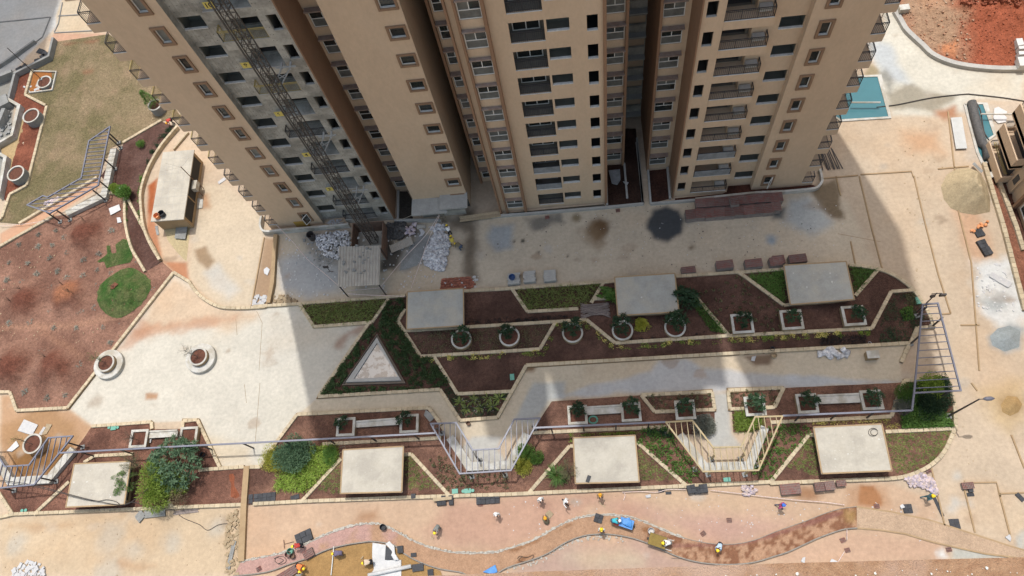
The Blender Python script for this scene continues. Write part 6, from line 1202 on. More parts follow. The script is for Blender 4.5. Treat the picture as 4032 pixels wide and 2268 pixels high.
# sacks
def sack_mesh(seed, sx=.34, sy=.26, sz=.2):
    rng = np.random.default_rng(seed); bm = bmesh.new(); bmesh.ops.create_icosphere(bm, subdivisions=2, radius=1); me = bpy.data.meshes.new('sack')
    ph_ = rng.uniform(0, 6, 6)
    for v in bm.verts:
        c = v.co; k = 1 + .16 * math.sin(4 * c.x + ph_[0]) * math.cos(3 * c.y + ph_[1]) + .12 * math.sin(7 * c.y + ph_[2]) + .1 * rng.normal() * .6; v.co = Vector((math.copysign(abs(c.x) ** .7, c.x) * sx * k, math.copysign(abs(c.y) ** .7, c.y) * sy * k, max(-.9, c.z) * sz * (1 + .2 * math.sin(5 * c.x + ph_[3]))))
        if c.z > .75: v.co.z -= sz * .45 * rng.random()
    bm.to_mesh(me); bm.free(); me.materials.append(MATS['sack_white']); return me
SK = [sack_mesh(s) for s in range(5)]
def sacks(spec, n, zmax, lab, grp, m=None, sc=1.0, seed=1, name='sack'):
    poly = pts(spec); c = sum(poly, Vector()) / len(poly); meshes = SK
    if m:
        meshes = []
        for q in SK: k = q.copy(); k.materials.clear(); k.materials.append(MATS[m]); meshes.append(k)
    for i, p in enumerate(scatter(spec, n, seed, .27 * sc)):
        d = -float(poly_sdf(np.array([p.x]), np.array([p.y]), poly)[0]); o = link(name, random.choice(meshes)); put(o, (p.x, p.y, .16 + min(d, 1) * zmax * random.uniform(.5, 1)), random.uniform(0, 6.28), sc * random.uniform(.8, 1.15)); o.rotation_euler = (random.uniform(-.5, .5), random.uniform(-.5, .5), random.uniform(0, 6.28)); tag(o, lab, 'sack', grp)
sacks('w 1640,300 1720,260 1900,400 1920,560 1860,760 1850,950 1790,1070 1620,1060 1400,960 1420,700 1540,480', 150, .45, 'off-white cement sack in the long pile beside the workers', 'cement sacks beside the workers', sc=.72); sacks('w 1560,200 1680,150 1800,150 1830,240 1700,260 1600,270', 12, .25, 'off-white sack at the upper end of the long sack pile', 'sacks at the upper end of the pile', seed=2)
sacks('b2 460,440 560,410 720,405 725,500 640,620 540,590 480,520', 150, .3, 'crumpled white rubbish bag in the heap left of the hoist', 'white rubbish bags left of the hoist', sc=.5, seed=3, name='rubbish_bag'); sacks('b2 985,360 1130,345 1140,420 1100,460 1000,450', 36, .4, 'dark rubbish bag in the heap right of the hoist', 'dark rubbish bags right of the hoist', 'sack_dark', .9, 4, 'rubbish_bag'); sacks('b2 1120,380 1220,350 1200,430 1140,440', 14, .2, 'pale rag bundle beside the dark rubbish heap', 'pale rag bundles', 'sack_pink', .7, 5, 'rag_bundle')
sacks('s 215,90 330,40 440,10 520,70 600,90 640,200 670,340 560,260 430,200 300,200', 80, .35, 'pinkish white sack in the heap at the rounded garden end', 'sacks at the rounded garden end', 'sack_pink', .58, 6); sacks('b4 545,1300 620,1290 790,1290 785,1335 640,1350 570,1340', 9, .05, 'white sack lying below the black plants in the shaded walk', 'sacks below the black plants', None, 1.2, 7); sacks('c3 1750,780 1830,775 1870,810 1800,850 1760,830', 16, .1, 'beige rag heap at the kerb below the primer-coloured pergola', 'beige rags at the kerb', 'sack_pink', .55, 8, 'rag_bundle'); sacks('k 330,1130 420,1080 540,1030 600,1000 610,1030 480,1110 380,1150', 10, .05, 'beige sack along the path edge under the angled pergola', 'beige sacks under the angled pergola', 'sack_pink', .7, 9)
# hollow paving blocks
def lattice(w, d, nx, ny, t, h):
    mb = MB()
    for i in range(nx + 1): x = -w / 2 + w * i / nx; mb.box(x - t / 2, x + t / 2, -d / 2 - t / 2, d / 2 + t / 2, 0, h)
    for j in range(ny + 1): y = -d / 2 + d * j / ny; mb.box(-w / 2 - t / 2 + .001, w / 2 + t / 2 - .001, y - t / 2, y + t / 2, .001, h - .002)
    return mb
hb = lattice(.44, .36, 4, 2, .045, .12).mesh('hollow_block', MATS['red_block']); DARK = MB().box(-.2, .2, -.16, .16, .005, .05).mesh('shadow_core', MATS['block_side'])
HB = [('c4 45,755', 'kerb below the primer-coloured pergola', 0), ('c4 735,1180', 'pink ground below the track, upper one', .3), ('c4 770,1255', 'pink ground below the track, lower one', .2), ('c4 1530,1250', 'grey patch at the path end', .1), ('c4 1375,662', 'sack heap at the rounded garden end', .4), ('c3 1660,1030', 'open court above the track, upper one', 0), ('c3 1465,1130', 'open court above the track, lower one', .6), ('c2 445,890', 'left kerb by the strap-leaved mass', 0), ('c2 950,850', 'foot of the pale slab', 0), ('c2 1700,910', 'black tile stack below the violet pergola', 0), ('c4 990,925', 'muddy orange puddle', 0), ('c2 45,1395', 'pink track at far left', .5), ('b3 295,300', 'kerb by the dark stain', 0), ('b3 825,248', 'wall below the dark alley', 0)]
for sp, l, a in HB: c = pts(sp)[0]; o = link('hollow_block', hb); put(o, (c.x, c.y, .02 if not sp.startswith('c2 45,') else .2), a, .85); tag(o, 'single red hollow paving block by the ' + l, 'block', 'single hollow paving blocks')
def block_pallet(c, w, d, layers, rz, label, grp, wrap=False, sc=1.0):
    t = thing('block_pallet', label, 'block pallet', (c.x, c.y, 0), rz, grp); lh = .155
    for k in range(layers): MB().box(-w / 2 + random.uniform(-.02, .02), w / 2 + random.uniform(-.02, .02), -d / 2 + random.uniform(-.02, .02), d / 2, k * lh, (k + 1) * lh - .012).build('block_layer', 'block_side', t)
    g = lattice(w * .97, d * .97, max(4, int(w / .115)), max(3, int(d / .17)), .045, .07).build('block_top', 'red_block', t); g.location.z = layers * lh
    return t
i = 0
for row, (t0, x0, y0, t1, x1, y1, n, nm) in enumerate((('z4', 985, 1145, 'z5', 620, 1120, 9, 'back row'), ('z4', 835, 1310, 'z5', 480, 1290, 9, 'front row'))):
    a, b = at(t0, x0, y0, .8), at(t1, x1, y1, .8)
    for k in range(n): c = a.lerp(b, k / (n - 1)); c.y += random.uniform(-.04, .04); block_pallet(c, .93, 1.0 if row else .95, 5, random.uniform(-.04, .04), '%s red block pallet from the left in the %s by the tower' % (['first', 'second', 'third', 'fourth', 'fifth', 'sixth', 'seventh', 'eighth', 'ninth'][k], nm), 'block pallets by the tower')
c = at('z4', 1500, 1110, 1.4); block_pallet(c, .8, .8, 9, .05, 'taller pallet of red hollow blocks standing on the back row', 'block pallets by the tower'); c = at('z5', 600, 1260, .8); block_pallet(c, .8, 1.0, 5, 0, 'pallet of red hollow blocks at the right end of the front row', 'block pallets by the tower')
for sp, w_, d_, n_, l in (('b3 1355,690', 1.35, .6, 3, 'low pallet of red blocks right of the grey slab'), ('b3 1628,650', 1.6, .8, 5, 'pallet of red blocks left of the diagonal kerb end'), ('b3 1845,640', 1.6, .8, 5, 'pallet of red blocks above the dense strap-leaved bed'), ('b3 2010,628', 1.1, .85, 5, 'left third of the long red block row by the spotted slab'), ('b4 255,615', 1.1, .85, 5, 'middle third of the long red block row by the spotted slab'), ('b4 400,605', 1.6, .8, 5, 'right third of the long red block row by the spotted slab'), ('c4 345,795', 1.65, .85, 3, 'red block stack at the kerb left of the muddy spill'), ('c4 563,778', .75, .7, 4, 'left red block stack below the rightmost slab'), ('c4 640,770', .8, .7, 4, 'middle red block stack below the rightmost slab'), ('c4 725,752', .75, .45, 3, 'right red block stack below the rightmost slab'), ('s 1105,185', .9, .5, 2, 'small red block stack in the corner of the edged court'), ('m 640,560', .9, .7, 3, 'heaped red blocks on the pink track'), ('m 150,1020', 2.0, .7, 2, 'laid red blocks at the bottom left of the sand bed')):
    t_, xy = sp.split(); x, y = xy.split(','); c = at(t_, float(x), float(y), n_ * .155); block_pallet(c, w_, d_, n_, .05 if t_ != 'm' else .5, l, 'smaller stacks of red blocks')
# black tile stacks along the lower kerb
def tile_stack(t_, x, y, nx, ny, layers, label, rz=.05, s=.42):
    c = at(t_, x, y, layers * .06); t = thing('tile_stack', label, 'tile stack', (c.x, c.y, 0), rz, 'stacks of black paving tiles')
    for i in range(nx):
        for j in range(ny):
            hgt = max(1, layers - (random.random() < .25)) * .06; o = MB().rbox((0, 0), s * .96, s * .96, 0, hgt, random.uniform(-.05, .05)).build('tile', 'mat_black', t); o.location = ((i - (nx - 1) / 2) * s, (j - (ny - 1) / 2) * s, 0)
    return t
tile_stack('c1', 1880, 870, 1, 2, 4, 'leftmost short stack of black tiles by the kerb wall'); tile_stack('c1', 1985, 860, 5, 2, 4, 'long row of black tiles by the kerb wall', .06); tile_stack('c2', 305, 857, 2, 1, 4, 'pair of black tiles near the diagonal kerb foot', .2); tile_stack('c2', 1195, 848, 1, 1, 6, 'single black tile stack on the kerb right of the pale slab'); tile_stack('c2', 1358, 862, 1, 1, 4, 'black tile stack under the left end of the timber board'); tile_stack('c2', 1405, 882, 2, 2, 5, 'black tile stack in front of the timber board'); tile_stack('c2', 1478, 878, 1, 2, 5, 'black tile stack under the right end of the timber board'); tile_stack('c2', 1755, 870, 5, 2, 4, 'long black tile row below the violet pergola', .03)
tile_stack('c3', 1378, 795, 2, 2, 9, 'tall strapped black tile stack, left of three', .15, .36); tile_stack('c3', 1425, 803, 2, 2, 7, 'lower strapped black tile stack, middle of three', .05, .3); tile_stack('c3', 1468, 790, 2, 2, 9, 'tall strapped black tile stack, right of three', .05, .36); tile_stack('c3', 680, 1015, 2, 2, 6, 'strapped black tile stack on the track edge', -.35, .36); tile_stack('c3', 613, 1012, 1, 2, 2, 'flat black tiles on the track edge left of the strapped stack', 0, .3); tile_stack('m', 530, 190, 3, 2, 5, 'grey tile pallet tilted at the track edge by the red-shirted worker', .4, .5); tile_stack('s', 265, 505, 2, 2, 2, 'flat black tiles beside the white sack in the court', 0, .36); tile_stack('s', 930, 755, 2, 3, 1, 'flat dark tiles across the path edge', .0, .4); tile_stack('s', 1150, 245, 1, 1, 4, 'black tile stack in the corner of the edged court', 0, .36); tile_stack('s', 1140, 310, 2, 1, 1, 'flat black tile below the corner of the edged court', 0, .3); tile_stack('s', 1838, 345, 1, 2, 2, 'black tiles at the right edge', .6, .36)
c = at('c3', 604, 720, 1.52); o = MB().rbox((0, 0), .32, .6, 0, .04, -.4).build('loose_tile', 'mat_black'); put(o, (c.x, c.y, 1.53)); tag(o, 'single black tile lying on the cream slab', 'tile')
for sp, sx, sy, a, l in (('s 690,480', .25, 1.6, .22, 'strip of dark tiles along the court edging'), ('c3 1150,812', .5, .24, .1, 'black tile by the barrier tape, left'), ('c3 1205,826', .5, .24, .0, 'black tile by the barrier tape, right')): c = pts(sp)[0]; o = MB().rbox((0, 0), sx, sy, 0, .05, a).build('loose_tile', 'mat_black'); put(o, (c.x, c.y, .01)); tag(o, l, 'tile')
# timber, planks, posts, bricks
def planks(t_, x, y, n, L, w_, label, rz, layers=1, m='timber', z=.0, hgt=.07, grp=None):
    c = at(t_, x, y, z); t = thing('plank_stack', label, 'planks', (c.x, c.y, z), rz, grp)
    for k in range(layers):
        for i in range(n): o = MB().box(-L / 2, L / 2, -w_ * .48, w_ * .48, 0, hgt * .95).build('plank', m, t); o.location = (random.uniform(-.08, .08), (i - (n - 1) / 2) * w_, k * hgt); o.rotation_euler = (0, 0, random.uniform(-.02, .02))
    return t
for x, y, l in ((48, 770, 'stack of grey concrete posts under the blue tub'), (165, 755, 'stack of grey concrete posts, middle of three'), (315, 748, 'stack of grey concrete posts, right of three')): planks('b3', x, y, 5, 1.15, .24, l, .02, 4, 'grey_concrete', 0, .13, 'stacks of concrete posts')
c = at('b3', 30, 745, .8); o = MB(); o.lathe((0, 0, 0), [(.24, 0), (.30, .3), (.33, .3), (.27, .02), (0, .02)], 20); put(tag(o.build('tub', 'blue_plastic'), 'blue plastic tub on the left stack of concrete posts', 'tub'), (c.x, c.y, .53))
planks('z2', 1490, 1120, 4, 4.2, .16, 'weathered planks by the entrance between the blocks', .07, 2, 'timber', .3); planks('c2', 1420, 870, 1, 1.7, .28, 'pale board bridging the black tile stacks', .05, 1, 'timber', .36); planks('c1', 1170, 975, 4, 2.0, .2, 'stack of grey boards at the kerb below the trees', .05, 3, 'wall_grey'); planks('c1', 1060, 1000, 5, .8, .16, 'leaning short grey boards at the kerb', .9, 3, 'wall_grey'); planks('c1', 1400, 965, 4, 2.4, .1, 'thin sticks along the kerb below the trees', .08, 1, 'stick'); planks('c1', 1740, 1290, 2, 2.4, .18, 'grey boards beside the rubble at the kerb wall', 1.45, 2, 'wall_grey'); planks('c2', 590, 1340, 1, 2.4, .08, 'long white straight edge on the sand bed', 1.55, 1, 'white_paint', .22)
st_ = thing('stick_bundle', 'heap of thin brown sticks left of the grey middle slab', 'sticks', at('b3', 655, 1005))
for k in range(60): o = MB().bar((-1.3 + random.uniform(-.15, .15), random.uniform(-.8, .8), .15 + random.random() * .35), (1.3 + random.uniform(-.15, .15), random.uniform(-.8, .8), .15 + random.random() * .35), .045).build('stick', 'stick', st_)
pi = thing('pipe_bundle', 'bundle of dark pipes leaning out by the right balcony foot', 'pipes', at('z5', 1370, 610))
for k in range(9): o = MB().bar((-.9 + k * .18, 1.3, .4 + random.random() * .3), (-.5 + k * .22 + random.uniform(-.2, .2), -.9, .08), .07).build('pipe', 'steel_dark', pi)
bk = thing('brick_pile', 'flat pile of orange-red bricks behind the grey slab nearest the shed', 'bricks', at('w', 2080, 1350)); bme = MB().box(-.11, .11, -.055, .055, 0, .075).mesh('brick', MATS['brick_red']); s_ = .032
for j in range(7):
    for i in range(19 - abs(j - 3)):
        for k in range(2 if (i + j) % 3 else 1): o = link('brick', bme, bk); o.location = (-1.75 + i * .19 + j * .03, -.85 + j * .25, k * .08); o.scale = (.8, 1.9, 1); o.rotation_euler = (0, 0, random.uniform(-.07, .07) + .05)
ld = thing('ladder', 'wooden ladder leaning on the canopy of the narrow block', 'ladder', at('z2', 960, 1215)); d_ = Vector((-.2, .55, 2.3))
for sx in (-.24, .24): MB().bar((sx, 0, 0), Vector((sx, 0, 0)) + d_, .07).build('rail', 'ladder_wood', ld)
for k in range(8): q = d_ * ((k + .7) / 8.5); MB().bar(Vector((-.24, 0, 0)) + q, Vector((.24, 0, 0)) + q, .05).build('rung', 'ladder_wood', ld)
o = MB().box(-.75, .75, -.03, .03, 0, 1.0).build('shutter_door', 'door_ochre'); c = at('z1', 745, 940); put(o, (c.x, c.y + .45, .1)); tag(o, 'ochre wooden shutter standing at the foot of the left wing', 'door')
# lamps and poles
def pole(t_, x, y, h, label, name='lamp_post', cat='lamp post'): return thing(name, label, cat, at(t_, x, y))
t = pole('r', 1085, 860, 6, 'tall dark street lamp at the right garden end'); MB().tube([(0, 0, 0), (0, 0, 3), (0, 0, 6.05)], [.09, .075, .055], 10).build('post', 'steel_dark', t); MB().bar((0, 0, 6.0), (.35, 0, 6.05), .06).build('arm', 'steel_dark', t); q = MB(); q.smooth = True; q.tube([(.3, 0, 6.05), (.5, 0, 6.08), (.85, 0, 6.1), (1.1, 0, 6.08)], [.07, .17, .17, .06], 10); q.build('lamp_head', 'lamp_grey', t); MB().rbox((0, 0), .45, .45, 0, .3).build('footing', 'wall_grey', t)
t = pole('b4', 1290, 1010, 5, 'twin floodlight on a slim pole behind the right-hand pergola', 'floodlight_pole', 'floodlight'); MB().tube([(0, 0, 0), (0, 0, 4.6)], .05, 8).build('post', 'steel_dark', t); MB().bar((-.4, 0, 4.5), (.45, 0, 4.5), .06).build('crossbar', 'steel_dark', t); MB().box(.15, .65, -.3, -.15, 4.45, 4.85).build('floodlight', 'steel_dark', t); MB().box(-.55, -.2, -.3, -.15, 4.35, 4.7).build('floodlight', 'steel_dark', t)
t = pole('d', 415, 340, 6, 'slim dark pole standing in the low ring in the orange puddle', 'pole', 'pole'); MB().tube([(0, 0, 0), (0, 0, 6.1)], .045, 8).build('post', 'steel_dark', t); MB().box(-.18, .18, -.14, .14, .3, .55).build('junction_box', 'white_paint', t)
t = pole('z6', 800, 900, 4, 'slim pole with stay wires beside the pump house', 'pole', 'pole'); MB().tube([(0, 0, 0), (0, 0, 4.2)], .045, 8).build('post', 'rust', t); MB().tube([(0, 0, 4.1), (-3.2, 2.0, 2.3)], .008, 4).tube([(0, 0, 4.1), (-3.6, .9, 2.3)], .008, 4).tube([(0, 0, 4.1), (-.5, 2.4, 2.3)], .008, 4).build('stay_wire', 'cable', t)
c = at('z6', 790, 980); t = thing('electrical_cabinet', 'grey-white electrical cabinet on legs beside the pump house', 'cabinet', (c.x, c.y, 0)); MB().box(-.45, .45, -.55, .55, 1.0, 1.65).build('cabinet', 'pale_concrete', t)
for sx in (-.38, .38):
    for sy in (-.45, .45): MB().bar((sx, sy, 0), (sx, sy, 1.0), .06).build('leg', 'rust', t)
c = at('b4', 965, 1325, .8); t = thing('site_box', 'pale green-white box standing on the shaded walk', 'box', (c.x, c.y, 0)); MB().box(-.5, .5, -.32, .32, 0, .75).build('body', 'plaster_tan', t); MB().box(-.53, .53, -.35, .35, .75, .82).build('lid', 'pale_concrete', t)
c = at('b2', 545, 670, 1.2); t = thing('floodlight_stand', 'small black floodlight on a stand left of the hoist shed', 'floodlight', (c.x, c.y, 0)); MB().bar((0, 0, 0), (0, 0, 1.2), .05).bar((-.3, 0, .02), (.3, 0, .02), .05).build('stand', 'steel_dark', t); MB().box(-.3, .2, -.12, .02, 1.15, 1.5).build('lamp', 'steel_dark', t)
# tubs, drums, buckets, manholes
def drum(t_, x, y, r_, h, m, label, cat='drum', name='drum', z=0.0):
    c = at(t_, x, y, h + z); o = MB(); o.lathe((0, 0, 0), [(r_ * .88, 0), (r_, h), (r_ * .92, h), (r_ * .8, .05), (0.001, .05)], 20); o = o.build(name, m); put(o, (c.x, c.y, z + .01)); return tag(o, label, cat)
drum('b2', 420, 425, .42, .9, 'steel_dark', 'dark open drum at the left of the rubbish heap'); drum('c2', 965, 1082, .28, .4, 'mat_black', 'black bucket on the upper track edge', 'bucket', 'bucket', .2); drum('m', 225, 505, .27, .45, 'plastic_green', 'dark green bucket on the pink track', 'bucket', 'bucket', .2); drum('m', 175, 575, .26, .4, 'red_block', 'pink bucket on the pink track', 'bucket', 'bucket', .2); drum('m', 270, 610, .24, .35, 'rust', 'brown bucket on the pink track', 'bucket', 'bucket', .2); drum('c3', 1075, 1110, .27, .4, 'paper', 'cream bucket on the muddy track', 'bucket', 'bucket', .2); drum('u', 925, 480, .2, .4, 'rust', 'grey tin can on the walk below the agave bed', 'can', 'can'); drum('b4', 225, 1330, .25, .4, 'timber', 'cream tub on the shaded walk', 'tub', 'tub'); drum('b4', 210, 1283, .22, .35, 'mat_black', 'black pot in the shaded border', 'pot', 'pot'); drum('c1', 1515, 535, .22, .4, 'mat_black', 'black pot at the foot of the beam post by the trees', 'pot', 'pot'); drum('z6', 200, 1290, .35, .5, 'mat_black', 'black-and-white drum on the pump house roof', 'drum', 'drum', 2.3); drum('z6', 130, 1325, .33, .45, 'orange_bag', 'red tub on the pump house roof', 'tub', 'tub', 2.3); drum('b4', 940, 1240, .15, .2, 'paper', 'small white pot beside the near-black plants', 'pot', 'pot')
for sp, sx, sy, l in (('c1 862,338', .55, .5, 'square green manhole cover in the sunlit bed by the corner'), ('c1 828,338', .28, .28, 'left round green lid beside the square manhole cover'), ('c1 893,337', .28, .28, 'right round green lid beside the square manhole cover'), ('c2 1512,815', .55, .42, 'square green manhole cover below the violet pergola'), ('c2 1607,812', .62, .4, 'second green manhole cover below the violet pergola'), ('c2 1573,815', .3, .3, 'left round green lid below the violet pergola'), ('c2 1645,810', .3, .3, 'right round green lid below the violet pergola'), ('b4 1302,926', .55, .7, 'green manhole cover at the rounded upper garden end'), ('c3 1642,730', .6, .4, 'green manhole cover below the primer-coloured pergola'), ('b2 1845,1270', .001, .001, ''), ('v 1289,950', .4, .6, 'pale blue-green cover in the bare shaded bed'), ('c1 178,960', .3, .3, 'left round green lid at the lower left corner'), ('c1 205,957', .3, .3, 'right round green lid at the lower left corner')):
    if not l: continue
    c = pts(sp)[0]; o = MB()
    if 'round' in l and 'lid' in l: o.lathe((0, 0, 0), [(sx / 2, 0), (sx / 2, .08), (0.001, .09)], 16)
    else: o.rbox((0, 0), sx, sy, 0, .08, .05)
    put(tag(o.build('manhole_cover', 'plastic_green'), l, 'manhole cover'), (c.x, c.y, .17))
# flat sheets and rags
FS = [('n 275,1205 230,1180 272,1125 320,1128', 0), ]
for sp, m, l, z in (('l 245,195 335,40 525,115 445,260', 'paper', 'pale square board lying in the muddy corner', .08), ('l 520,265 600,140 630,150 560,275', 'paper', 'narrow pale board beside the muddy ring planter', .08), ('l 570,260 640,100 715,110 640,240', 'timber', 'torn cardboard strip beside the muddy ring planter', .07), ('l 100,470 230,330 270,400 170,480', 'paper', 'clear plastic sheet left of the muddy ring planter', .1), ('k 1215,1185 1355,1130 1378,1205 1240,1278', 'paper', 'white board lying on the soil by the angled pergola', .18), ('k 1345,945 1400,890 1430,930 1380,960', 'paper', 'white bag beside the green bush by the angled pergola', .5), ('k 1320,1310 1370,1305 1390,1370 1335,1385', 'paper', 'crumpled white paper on the soil field', .18), ('z6 1060,830 1160,755 1190,790 1080,865', 'paper', 'bright white sheet on the forecourt', .06), ('z6 760,1070 840,1085 835,1220 750,1235', 'pale_concrete', 'pale board leaning at the pump house', .08), ('b1 1335,360 1425,355 1400,470 1322,465', 'wall_grey', 'grey sheet on the gravel below the pump house', .3), ('b1 1165,365 1185,360 1197,430 1178,432', 'wall_grey', 'narrow grey board on the orange path', .05), ('u 270,370 300,290 445,385 400,445 360,470', 'wall_grey', 'torn grey sacking at the corner of the left bed', .25), ('q 565,820 590,800 680,890 660,910', 'wall_grey', 'grey sheet at the edge of the sand heap', .5), ('q 715,900 820,875 835,920 770,950 730,940', 'pale_concrete', 'pale curved sheet at the end of the narrow basin', .3), ('q 810,230 850,215 945,265 930,290 870,270 940,320 930,370 850,385 800,330', 'paper', 'torn white plastic beside the neighbouring tower', .1), ('b4 1830,745 1850,710 2010,790 1975,830', 'paper', 'white board on the white lime patch', .1), ('o 1020,430 1030,380 1095,325 1165,390 1100,470 1060,440', 'timber', 'pale sheet in front of the squatting worker', .05), ('c4 435,1310 455,1305 450,1355 420,1340', 'paper', 'white scrap below the track', .05), ('c4 635,1350 650,1318 695,1340 690,1358', 'paper', 'white bag at the ledge edge', .1), ('s 1615,905 1680,865 1705,920 1690,970', 'paper', 'white and blue bag at the path edge', .1), ('z3 1510,460 1680,440 1690,600 1640,680 1560,660', 'tarp_grey', 'grey sheet lying in the shaded planting strip', .5), ('z3 1720,620 1810,640 1790,680 1740,650', 'paper', 'white scrap beside the grey sheet', .5), ('w 1300,250 1370,235 1430,300 1380,380 1300,395 1350,330', 'paper', 'crumpled white cement bag near the low wall', .3), ('w 1260,150 1420,140 1440,220 1260,235', 'pale_concrete', 'white board near the low wall', .25), ('z2 1090,780 1160,785 1130,845 1110,840', 'tarp_grey', 'grey patch on the right canopy', 2.82), ('b3 1830,1345 1862,1338 1850,1380 1822,1375', 'paper', 'white bag on the shaded walk', .1), ('c1 1100,425 1150,420 1145,455 1115,450', 'paper', 'white bag between the sunlit planters', .3), ('b1 1980,690 2005,670 2028,690 2010,735 1985,720', 'paper', 'white scrap in the gutter left of the tower', .06), ('c3 1030,845 1070,835 1072,860 1040,865', 'paper', 'white scrap on the court below the cream slab', .1), ('s 140,470 180,440 215,490 160,515', 'paper', 'white sack beside the flat black tiles', .2), ('c2 1720,1420 1815,1365 1832,1420 1790,1435', 'blue_tarp', 'bright blue plastic sheet at the bottom edge', .3), ('d 45,520 100,480 125,520 100,590', 'paper', 'pale sheet in the sunken pit', .1), ('b2 1840,1640 1,1', None, '', 0)):
    if m: sheet('loose_sheet', sp, z, m, l, 'sheet', .06, None, .1)
for k, (x, y) in enumerate(((185, 225), (235, 200), (215, 245), (330, 185), (355, 150), (410, 110), (425, 75), (385, 55), (470, 90))): c = at('d', x, y); o = MB().rbox((0, 0), .8, .7, 0, .06, .6 + .3 * k).build('dark_panel', 'mat_black'); put(o, (c.x, c.y, .05)); tag(o, 'dark square panel lying on the pale strip beside the shaded road', 'panel', 'dark panels beside the shaded road')
o = MB().rbox((0, 0), 2.6, 1.6, 0, 1.0, .5).build('concrete_pit_block', 'wall_grey'); c = at('d', 30, 590); put(o, (c.x, c.y, 0)); tag(o, 'thick grey concrete block in the sunken pit', 'block')
# cables, ropes, tapes, hoses
def line(name, spec, zs, r_, m, label, cat, sm=6, seg=5):
    p = []; t_ = 'n'; k = 0; toks = spec.split(); n = sum(',' in q for q in toks)
    for tok in toks:
        if ',' in tok: x, y = map(float, tok.split(',')); z = zs[k] if isinstance(zs, (list, tuple)) else zs; p.append(at(t_, x, y, z)); k += 1
        else: t_ = tok
    mb = MB(); mb.smooth = True; mb.tube(curve(p, sm) if sm else p, r_, seg); return tag(mb.build(name, m), label, cat)
line('cable', 'c1 -40,725 250,765 500,830 700,880 915,915 1020,870 1112,790', [2.6, 2.4, 2.1, 1.9, 1.6, 1.9, 2.6], .035, 'cable', 'thick black cable hanging across the lower left slab', 'cable'); line('cable', 'c1 -40,735 230,772 480,832 700,885 800,876 870,890 915,918 1000,895 1130,930 1310,950', [2.5, 2.3, 2.0, 1.7, 1.6, 1.56, 1.55, 1.2, .6, .35], .03, 'cable', 'thinner black cable looping past the lower left slab', 'cable'); line('cable', 'c1 1310,955 1370,1010 1440,1040 1500,1065 1560,1105 1640,1065 1720,1060 1790,1110 1830,1150 1825,1190', .04, .028, 'cable', 'black cable snaking over the bottom left court', 'cable'); line('cable', 'a4 990,805 1150,785 1400,735 1640,708 1720,710 1950,735 2130,765', .06, .06, 'cable', 'long black hose across the pale road at top right', 'hose')
for k in range(3): line('hose', 'c3 %s' % ' '.join('%d,%d' % (640 + (36 - 4 * k) * math.cos(a), 276 + (30 - 4 * k) * math.sin(a)) for a in np.linspace(.3 * k, 6.2 + .3 * k, 12)), .18 + .03 * k, .03, 'plastic_green', ['outer', 'middle', 'inner'][k] + ' loop of the green hose below the bench', 'hose', 3)
for k in range(2): line('cable', 'c4 %s' % ' '.join('%d,%d' % (965 + 8 * k + (35 - 8 * k) * math.cos(a), 370 + (30 - 6 * k) * math.sin(a)) for a in np.linspace(0, 6, 12)), 1.55, .022, 'cable', ['outer', 'inner'][k] + ' loop of cable on the rightmost slab', 'cable', 3)
line('cable', 'c2 150,1320 190,1300 230,1310 240,1340 200,1360 160,1340 170,1310 220,1330 180,1360', .22, .02, 'cable', 'tangled wire on the pink track', 'wire'); line('cable', 'c3 70,1320 90,1300 140,1310 190,1290 180,1320 120,1340 80,1330 110,1300', .22, .02, 'cable', 'tangled wire on the muddy track', 'wire'); line('rope', 'c2 640,490 680,475 685,510 650,520 640,545', .2, .02, 'rope', 'loose rope left of the pale slab', 'rope')
for sp, zs, l in (('b2 165,350 300,490 400,610 520,710 632,808', [.9, .9, .8, .9, 1.0], 'striped barrier tape from the left wing to the hoist shed'), ('b2 1390,275 1290,430 1130,600 945,825', [2.2, 1.5, 1.1, 1.0], 'striped tape from the canopy to the shed corner post'), ('b2 1395,280 1320,440 1240,660 1180,830', [2.2, 1.6, 1.2, .9], 'striped tape from the canopy down to the brick pile'), ('b2 700,870 860,880 1140,890', .9, 'striped tape below the hoist shed'), ('b2 705,848 850,835 960,825', 1.0, 'striped tape under the front edge of the shed roof'), ('c3 860,820 1000,815 1120,820 1200,800 1340,800', .25, 'pink and white tape along the kerb below the cream slab'), ('c3 1520,805 1740,830 1900,850 2097,872 c4 430,882 600,895 750,915', .3, 'long pink and white tape across the court to the track end'), ('c4 768,1098 768,1180', .25, 'short tape tied across the track end'), ('c4 750,1265 700,1345', .1, 'loose tape end below the track'), ('b1 0,362 200,345 370,315', .3, 'tape across the orange path by the angled pergola'), ('c3 860,815 880,840 868,880', .1, 'dangling tape end on the court')): line('barrier_tape', sp, zs, .03, 'tape', l, 'tape', 4, 4)
line('rope', 'z2 190,1165 330,1150 430,1110 500,1075', [.4, .6, 1.0, 1.6], .03, 'rope', 'pale rope slung to the left canopy', 'rope')
